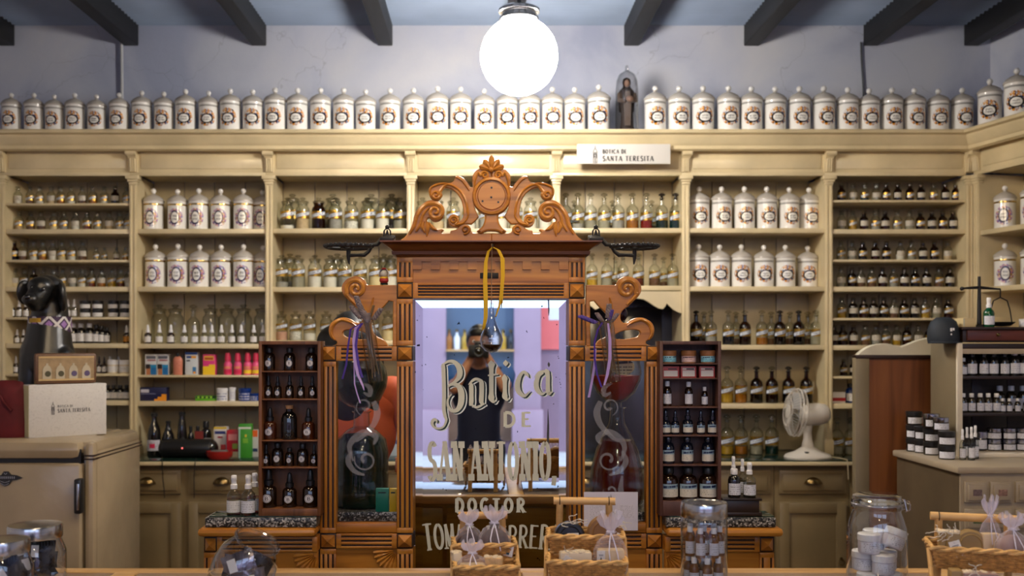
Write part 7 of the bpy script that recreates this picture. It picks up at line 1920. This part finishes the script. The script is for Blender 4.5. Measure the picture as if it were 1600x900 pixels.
def bag(loc, w, h, label, soap, inner='block', rot=0., grp=None, seed=0, puff=.62):
    """tied organza bag with a soap inside (one object: soap and bag move together)"""
    t = thing('soap_bag', label, 'soap bag', loc, rot, grp); rnd = random.Random(seed)
    d = w*puff; n = 28; vs = []
    lv = [(0, .42, .0), (.03, .50, .02), (.25, .54, .03), (.45, .50, .04), (.6, .36, .08), (.70, .13, .15), (.735, .09, .12), (.78, .14, .2), (.88, .26, .25), (1., .34, .3)]
    for z, r, wv in lv:
        for j in range(n):
            a = 2*PI*j/n; f = 1+wv*math.sin(7*a+z*3+seed)*.8+wv*.5*math.sin(11*a+seed*2)
            vs.append((w*r*f*math.cos(a), d*r*f*math.sin(a), h*(z+(wv*.25*math.sin(5*a+seed) if z > .8 else 0))))
    q = lambda r: [(i*n+j, i*n+(j+1) % n, (i+1)*n+(j+1) % n, (i+1)*n+j) for i in r for j in range(n)]
    link('organza', MB().add(vs[:6*n], q(range(5))), ORGZ, t)
    link('ruffle', MB().add(vs[5*n:], q(range(len(lv)-6))), ORGZ2, t)
    if inner == 'block': sm_ = MB().box(-w*.40, w*.40, -d*.34, d*.34, .003, h*.46, w*.05)
    elif inner == 'round': sm_ = MB().lathe([(0, -d*.36), (w*.43, -d*.36), (w*.48, -d*.24), (w*.48, d*.24), (w*.43, d*.36), (0, d*.36)], 24, axis=Matrix.Translation((0, 0, w*.49)) @ Rx)
    else: sm_ = MB().sphere((0, 0, h*.31), w*.48, 18, 12, (1, puff*.95, h*.31/(w*.48)))
    link('soap', sm_, soap, t)
    bw_ = MB().tube([(w*.105*math.cos(a*PI/8), d*.13*math.sin(a*PI/8), h*.735) for a in range(16)], w*.022, 6, True)
    for s in (-1, 1):
        bw_.tube([(0, -d*.13, h*.735), (s*w*.10, -d*.22, h*.77), (s*w*.16, -d*.24, h*.74), (s*w*.05, -d*.2, h*.725), (0, -d*.13, h*.735)], w*.013, 6)
    bw_.strip([(0, -d*.13, h*.73), (-w*.06, -d*.35, h*.6), (-w*.10, -d*.58, h*.45), (-w*.07, -d*.62, h*.3)], (1, 0, 0), w*.035, .0004)
    bw_.strip([(0, -d*.13, h*.73), (w*.08, -d*.35, h*.58), (w*.16, -d*.58, h*.4), (w*.22, -d*.62, h*.22)], (1, 0, 0), w*.035, .0004)
    link('ribbon', bw_, SATIN, t)
    return t
def paper_tag(par, loc, w, h, rot=(0, 0, 0)):
    tg = link('tag', MB().box(-w/2, w/2, 0, .0006, 0, h), TAGM, par, loc, rot)
    link('emblem', MB().prism([(-w*.18, h*.12), (w*.18, h*.12), (w*.2, h*.36), (w*.08, h*.46), (0, h*.58), (-w*.08, h*.46), (-w*.2, h*.36)], -.0005, -.0001).box(-w*.3, w*.3, -.0005, -.0001, h*.70, h*.73).box(-w*.22, w*.22, -.0005, -.0001, h*.64, h*.66).lathe([(0, 0), (w*.05, 0), (w*.05, .0005)], 8, axis=Matrix.Translation((0, 0, h*.88)) @ Rx), TAGI, tg)
    return tg
def string_bow(par, loc, s, seed=1):
    m = MB(); rnd = random.Random(seed)
    for i in range(5):
        a = rnd.uniform(0, 6.28); pts = [Vector((0, 0, 0))]
        for j in range(9): a += rnd.uniform(-1., 1.); pts.append(pts[-1]+Vector((math.cos(a)*s*.17, rnd.uniform(-.1, .05)*s, math.sin(a)*s*.11)))
        m.tube(pts, s*.035, 5)
    return link('string', m, STR, par, loc)
def bar(loc, w, h, d, label, m, rot=0., crumb=True, grp=None, name='soap_bar'):
    t = thing(name, label, 'soap', loc, rot, grp)
    b = MB().box(-w/2, w/2, -d/2, d/2, 0, h, .004)
    link('soap', b, m, t)
    if crumb:
        c = MB(); rnd = random.Random(int(w*9999))
        for i in range(16): c.sphere((rnd.uniform(-w*.44, w*.44), rnd.uniform(-d*.4, d*.4), h), rnd.uniform(.003, .006), 6, 4, (1.3, 1, .7))
        link('crumbs', c, PSOAP, t)
    return t
def round_soap(loc, r, d, label, m, rot=0., tilt=0.):
    t = thing('round_soap', label, 'soap', loc, (tilt, 0, rot))
    link('soap', MB().lathe([(0, -d/2), (r*.86, -d/2), (r, -d/2+r*.12), (r, d/2-r*.12), (r*.86, d/2), (0, d/2)], 32, axis=Matrix.Translation((0, 0, r)) @ Rx), m, t)
    link('face_ring', MB().lathe([(r*.62, d/2), (r*.66, d/2+.0015), (r*.72, d/2)], 28, axis=Matrix.Translation((0, 0, r)) @ Rx), m, t)
    return t
YB2 = 2.42; k2 = YB2/F
# middle basket (right of the mirror's centre)
bxc = X(914, YB2)
tiered('tall tiered wicker basket of soaps in front of the mirror, right one', bxc, YB2, math.radians(-4), .155, .075, Z(783, 2.47)-CZ, ((.078, .0), (.036, -.088)), .052, barw=.98)
def q2(px, py, dy): return (X(px, YB2+dy), YB2+dy, Z(py, YB2+dy))
s1 = round_soap((X(890, YB2-.01), YB2-.01, CZ+.085), 24*k2, .026, 'black round soap with string and tag in the right basket\'s upper tray', KSOAP, .15, -.12)
string_bow(s1, (0, -.015, 46*k2), .03, 2); paper_tag(s1, (.006, -.0165, 11*k2), 18*k2, 19*k2)
s2 = round_soap((X(945, YB2+.005), YB2+.005, CZ+.085), 28*k2, .026, 'brown round soap with string and tag in the right basket\'s upper tray', BRSOAP, -.1, -.12)
string_bow(s2, (.03, -.015, 44*k2), .026, 5); paper_tag(s2, (.034, -.017, 18*k2), 14*k2, 10*k2, (0, .4, 0))
b1 = bar((X(899, YB2-.095), YB2-.095, CZ+.043), 48*k2, 40*k2, .03, 'cream soap bar with crumbly top and folded tag in the right basket\'s lower tray', PSOAP, .05)
paper_tag(b1, (-15*k2, -.017, 16*k2), 22*k2, 18*k2, (0, .5, 0)); string_bow(b1, (-.018, -.014, 40*k2), .022, 8)
bg1 = bag((X(954, YB2-.088), YB2-.088, CZ+.042), 50*k2, 95*k2, 'organza bag with cream soap block in the right basket\'s lower tray', CSOAP, 'block', .05, None, 3, .55)
paper_tag(bg1, (-17*k2, -.0235, 22*k2), 12*k2, 22*k2, (0, 0, 0))
# left basket in front of the mirror
bxl = X(756, YB2); 
tiered('smaller tiered wicker basket of soap bags in front of the mirror, left one', bxl, YB2+.03, math.radians(3), .125, .068, Z(806, 2.49)-CZ, ((.055, .0), (.020, -.082)), .048, barw=.98)
bag((X(733, YB2+.04), YB2+.04, CZ+.062), 44*k2, 72*k2, 'organza bag of dark brown soap, left in the upper tray of the left basket', BSOAP, 'round', .1, None, 1, .6)
bt = bag((X(773, YB2+.015), YB2+.015, CZ+.062), 50*k2, 80*k2, 'organza bag of dark brown soap with tag, right in upper tray of left basket', BSOAP, 'lump', -.1, None, 4, .6)
paper_tag(bt, (20*k2, -.022, 9*k2), 17*k2, 20*k2, (0, .2, -.2))
bag((X(738, YB2-.058), YB2-.058, CZ+.026), 48*k2, 60*k2, 'organza bag of white soap block in the lower tray of the left basket', CSOAP, 'block', .05, None, 6, .6)
bar((X(772, YB2-.05), YB2-.05, CZ+.027), 27*k2, 36*k2, .03, 'oat-coloured soap with flaky top in the lower tray of the left basket', OSOAP, -.1)
bar((X(713, YB2-.03), YB2-.03, CZ+.027), 14*k2, 41*k2, .03, 'small pale soap with string at the left of the left basket', PSOAP, .3)
# right basket, seen obliquely
YB3 = 2.2; k3 = YB3/F
tiered('tiered bamboo and wicker basket of soaps at the right end of the counter', X(1528, YB3), YB3, math.radians(-16), .178, .085, Z(808, 2.26)-CZ, ((.098, .0), (.03, -.10)), .045)
sr = round_soap((X(1516, YB3+.02), YB3+.02, CZ+.108), 24*k3, .024, 'olive round soap at back of the rightmost basket', OLSOAP, -.2, -.1)
for i, (px, dy, m_, lb) in enumerate(((1472, .0, OLSOAP, 'olive soap bar with white string at left of the rightmost basket'), (1488, -.012, OLSOAP, 'olive soap bar with tag in upper tray of the rightmost basket'))):
    b_ = bar((X(px, YB3+dy), YB3+dy, CZ+.106), (12, 20, 24)[i]*k3, 50*k3, .035, lb, m_, -.3, i < 2)
    if i < 2: string_bow(b_, (0, -.018, 50*k3), .026, 11+i)
    if i == 1: paper_tag(b_, (.012, -.022, 14*k3), 16*k3, 26*k3, (0, -.35, -.1))
bag((X(1547, YB3+.015), YB3+.015, CZ+.104), 34*k3, 100*k3, 'lilac-tied organza bag standing highest in the rightmost basket', CSOAP, 'block', 0, None, 9, .6)
bag((X(1581, YB3-.02), YB3-.02, CZ+.104), 50*k3, 78*k3, 'organza bag of dark mauve lump soap in the rightmost basket', LSOAP, 'lump', 0, None, 12, .7)
b_ = bar((X(1530, YB3-.10), YB3-.10, CZ+.058), 50*k3, 36*k3, .035, 'mauve soap bar with tag in lower tray of the rightmost basket', LSOAP, -.2); string_bow(b_, (-.008, -.018, 36*k3), .028, 15); paper_tag(b_, (-.010, -.022, 6*k3), 17*k3, 22*k3)
bar((X(1493, YB3-.085), YB3-.085, CZ+.058), 18*k3, 38*k3, .035, 'brown and olive soap bar left in lower tray of the rightmost basket', OLSOAP, -.2, False)
# ------------------------------------------------------------------ glass jars on the counter
JG = thin_glass('storage_jar_glass', (.96, .97, .98), 2.2)
YV = 2.42; kv = YV/F
t = thing('storage_jar', 'tall glass jar with steel lid full of white-capped vials', 'jar', (X(1100, YV), YV, CZ))
r = 36*kv; h = Z(806, YV)-CZ
link('glass', MB().lathe([(0, 0), (r*.95, 0), (r, .006), (r, h-.014), (r*.96, h-.004), (r*.92, h)], 36), JG, t)
link('lid', MB().lathe([(0, h-.002), (r*.97, h-.002), (r*1.0, h), (r*1.0, h+20*kv), (r*.97, h+22*kv), (r*.80, h+22*kv), (r*.78, h+21*kv), (r*.3, h+22.5*kv), (0, h+23*kv)], 40), CHROME, t)
VIAL = liq('amber_vial', rgb(110, 66, 20))
def vp(a, b):
    if abs(a)+abs(b) < 1e-6: return 'in the centre'
    d_ = math.degrees(math.atan2(b, a)) % 360
    return ['at the right', 'right at the back', 'back right', 'at the back', 'back left', 'left at the back', 'at the left', 'left at the front', 'front left', 'at the front', 'front right', 'right at the front'][int((d_+15)//30) % 12]
for lv in range(2):
    ring = [(0, 0)]+[(r*.66*math.cos(a), r*.66*math.sin(a)) for a in [2*PI*(i+.5*lv+.25)/7 for i in range(7)]]
    for i, (ax_, ay_) in enumerate(ring):
        hh = .072
        t2 = screw((X(1100, YV)+ax_, YV+ay_, CZ+.0045+lv*.0725), hh, f'amber vial with white cap in steel-lidded jar, {["lower", "upper"][lv]} layer, {vp(ax_, ay_)}', f'vials in the steel-lidded jar, {["lower", "upper"][lv]} layer', VIAL, WHITEPL, LAB_W2, wide=.62, name='vial', cat='vial')
YC = 2.36; kc = YC/F
t = thing('clip_top_jar', 'clear clip-top preserving jar holding white cream pots', 'jar', (X(1370, YC), YC, CZ))
H = Z(772, YC)-CZ; r = 45*kc
o_ = [(0, 0), (r*.92, 0), (r, .010), (r, H-66*kc), (r*.97, H-50*kc), (r*.86, H-34*kc), (r*.80, H-26*kc), (r*.80, H-22*kc)]
link('glass', MB().lathe(o_, 40), JG, t)
link('lid', MB().lathe([(0, H-.001), (r*.70, H), (r*.80, H-2*kc), (r*.80, H-6*kc), (r*.84, H-8*kc), (r*.84, H-13*kc), (0, H-13*kc)], 36), JG, t)
link('seal', MB().lathe([(r*.76, H-13*kc), (r*.83, H-13*kc), (r*.83, H-16*kc), (r*.76, H-16*kc)], 36), mat('rubber_seal', rgb(170, 168, 168), .5), t)
link('collar', MB().lathe([(r*.76, H-16*kc), (r*.84, H-16*kc), (r*.85, H-20*kc), (r*.82, H-23*kc)], 36), JG, t)
wr = MB().tube([(r*.85*math.cos(a*PI/18), r*.85*math.sin(a*PI/18), H-14.5*kc) for a in range(36)], .0014, 6, True)
for s in (-1, 1): wr.tube([(r*.72, s*.012-.02, H-7*kc), (r*.92, s*.012-.018, H-8*kc), (r*1.0, s*.012-.015, H-14*kc), (r*.98, s*.012-.015, H-22*kc), (r*.8, s*.012-.02, H-24*kc)], .0018, 6)
wr.tube([(r*1.0, -.027, H-14*kc), (r*1.0, -.003, H-14*kc)], .0018, 6); wr.tube([(r*.74, -.034, H-5*kc), (r*.80, -.038, H-22*kc)], .0018, 6)
link('clip', wr, CHROME, t)
pw_ = 24*kc
_r = lambda a, z: (.031*math.cos(math.radians(a)), .031*math.sin(math.radians(a)), z)
pots = [(_r(90, 0), 0, 0), (_r(210, 0), .1, 0), (_r(330, 0), 0, 0), (_r(30, .0465), 0, 0), (_r(150, .0465), 0, 0), (_r(275, .0465), .1, 0), (_r(80, .093), 0, 0), (_r(215, .093), .2, 0), (_r(335, .104), .3, .42)]
WPOT = mat('white_cream_pot', rgb(210, 206, 214), .35, var=.03)
for i, (q, rz, ry) in enumerate(pots):
    pot((X(1370, YC)+q[0], YC+q[1], CZ+.006+q[2]), .0455, f'white cream pot inside the clip-top jar, {ORD[i]} counting from the bottom', 'cream pots in the clip-top jar', WPOT, WHITEPL, LAB_W2, wide=.80, rot=(0, ry, rz))
# tilted candy jar with packets
YK = 2.3; kk2 = YK/F
t = thing('candy_jar', 'tilted round glass candy jar holding grey foil packets', 'jar', (X(382, YK), YK, CZ))
Rk = 49*kk2
Mt = Matrix.Translation((0, 0, .074)) @ Matrix.Rotation(math.radians(28), 4, 'Y') @ Matrix.Rotation(math.radians(12), 4, 'X')
pf = [(0, -.072), (Rk*.7, -.070), (Rk*.98, -.045), (Rk*1.02, 0), (Rk*.94, .032), (Rk*.74, .056), (Rk*.66, .064), (Rk*.68, .070), (Rk*.74, .072)]
link('glass', MB().lathe(pf, 40, axis=Mt), JG, t)
link('rim', MB().tube([Mt @ Vector((Rk*.72*math.cos(a*PI/18), Rk*.72*math.sin(a*PI/18), .073)) for a in range(36)], .0035, 8, True), JG, t)
link('foot', MB().lathe([(0, 0), (.045, 0), (.05, .006), (.03, .014), (0, .016)], 28), JG, t)
FOIL = mat('grey_printed_foil', rgb(120, 112, 122), .22, .7, var=.5, scale=55, bump=.5); FOIL2 = mat('dark_foil', rgb(40, 40, 48), .2, .6, var=.6, scale=70, bump=.6)
def packet(loc, w, h, rot, label, m, grp):
    t = thing('packet', label, 'packet', loc, rot, grp); n = 7; vs = []; 
    for s in (-1, 1):
        for i in range(n):
            for j in range(n):
                u_ = i/(n-1)*2-1; v_ = j/(n-1)*2-1
                b = (1-u_*u_)*(1-v_*v_)*.010+.0006; vs.append((u_*w/2, s*b+.002*math.sin(5*u_+3*v_), v_*h/2))
    fs = []
    for s in range(2):
        for i in range(n-1):
            for j in range(n-1):
                a = s*n*n+i*n+j; f = (a, a+1, a+n+1, a+n); fs.append(f if s else f[::-1])
    link('foil', MB().add(vs, fs), m, t)
    link('paper_label', MB().box(-w*.30, -w*.05, -.0125, -.0095, -h*.2, h*.3), LAB_W2 if False else TAGM, t)
    return t
kx = X(382, YK)
for i, (dx, dy, dz, w, h, r_, m_) in enumerate(((-.006, -.022, .083, .075, .060, (-.2, -.35, 0), FOIL), (.018, .006, .075, .08, .07, (.2, .5, .3), FOIL2), (-.012, -.030, .040, .075, .05, (-.4, .15, 0), FOIL2), (.030, -.028, .048, .05, .06, (0, -.1, .5), FOIL), (-.02, .02, .06, .075, .07, (.1, .2, -.2), FOIL))):
    packet((kx+dx, YK+dy, CZ+dz), w, h, r_, ['grey foil packet lying topmost in the tilted candy jar', 'dark foil packet at right in the tilted candy jar', 'dark foil packet at the bottom of the tilted candy jar', 'upright foil packet at right front of the tilted candy jar', 'foil packet at the back of the tilted candy jar'][i], m_, None)
# two lidded jars at the left edge
for (px, yy, ptop, rp, lb, gname) in ((55, 2.40, 819, 40, 'rounded glass jar with dark steel lid of black packets, right of two at left edge', 'packets in the right jar'), (6, 2.12, 842, 38, 'nearer glass jar with steel lid cut by the left edge of the view', 'packets in the left jar')):
    k = yy/F; r = rp*k; H = Z(ptop, yy)-CZ
    t = thing('storage_jar', lb, 'jar', (X(px, yy), yy, CZ))
    lidh = 20*k
    o_ = [(0, 0), (r*1.05, 0), (r*1.14, .012), (r*1.14, H-lidh-22*k), (r*1.0, H-lidh-8*k), (r*.92, H-lidh)]
    link('glass', MB().lathe(o_, 36), JG, t)
    link('lid', MB().lathe([(0, H-lidh), (r, H-lidh), (r*1.01, H-lidh+.002), (r*1.01, H-.004), (r*.98, H), (r*.5, H+.002), (0, H+.002)], 40), CHROME, t)
    rnd = random.Random(px); hmax = H-lidh-.06
    for i in range(6):
        a = i*2.4; packet((X(px, yy)+r*.35*math.cos(a), yy+r*.35*math.sin(a), CZ+.045+hmax*i/7), .065, .055, (rnd.uniform(-.6, .6), rnd.uniform(-.8, .8), rnd.uniform(-1, 1)), f'crumpled black foil packet in the jar, {ORD[i]} from the bottom, {gname.split(" in ")[1]}', FOIL2 if i % 3 else BLACKGL, gname)
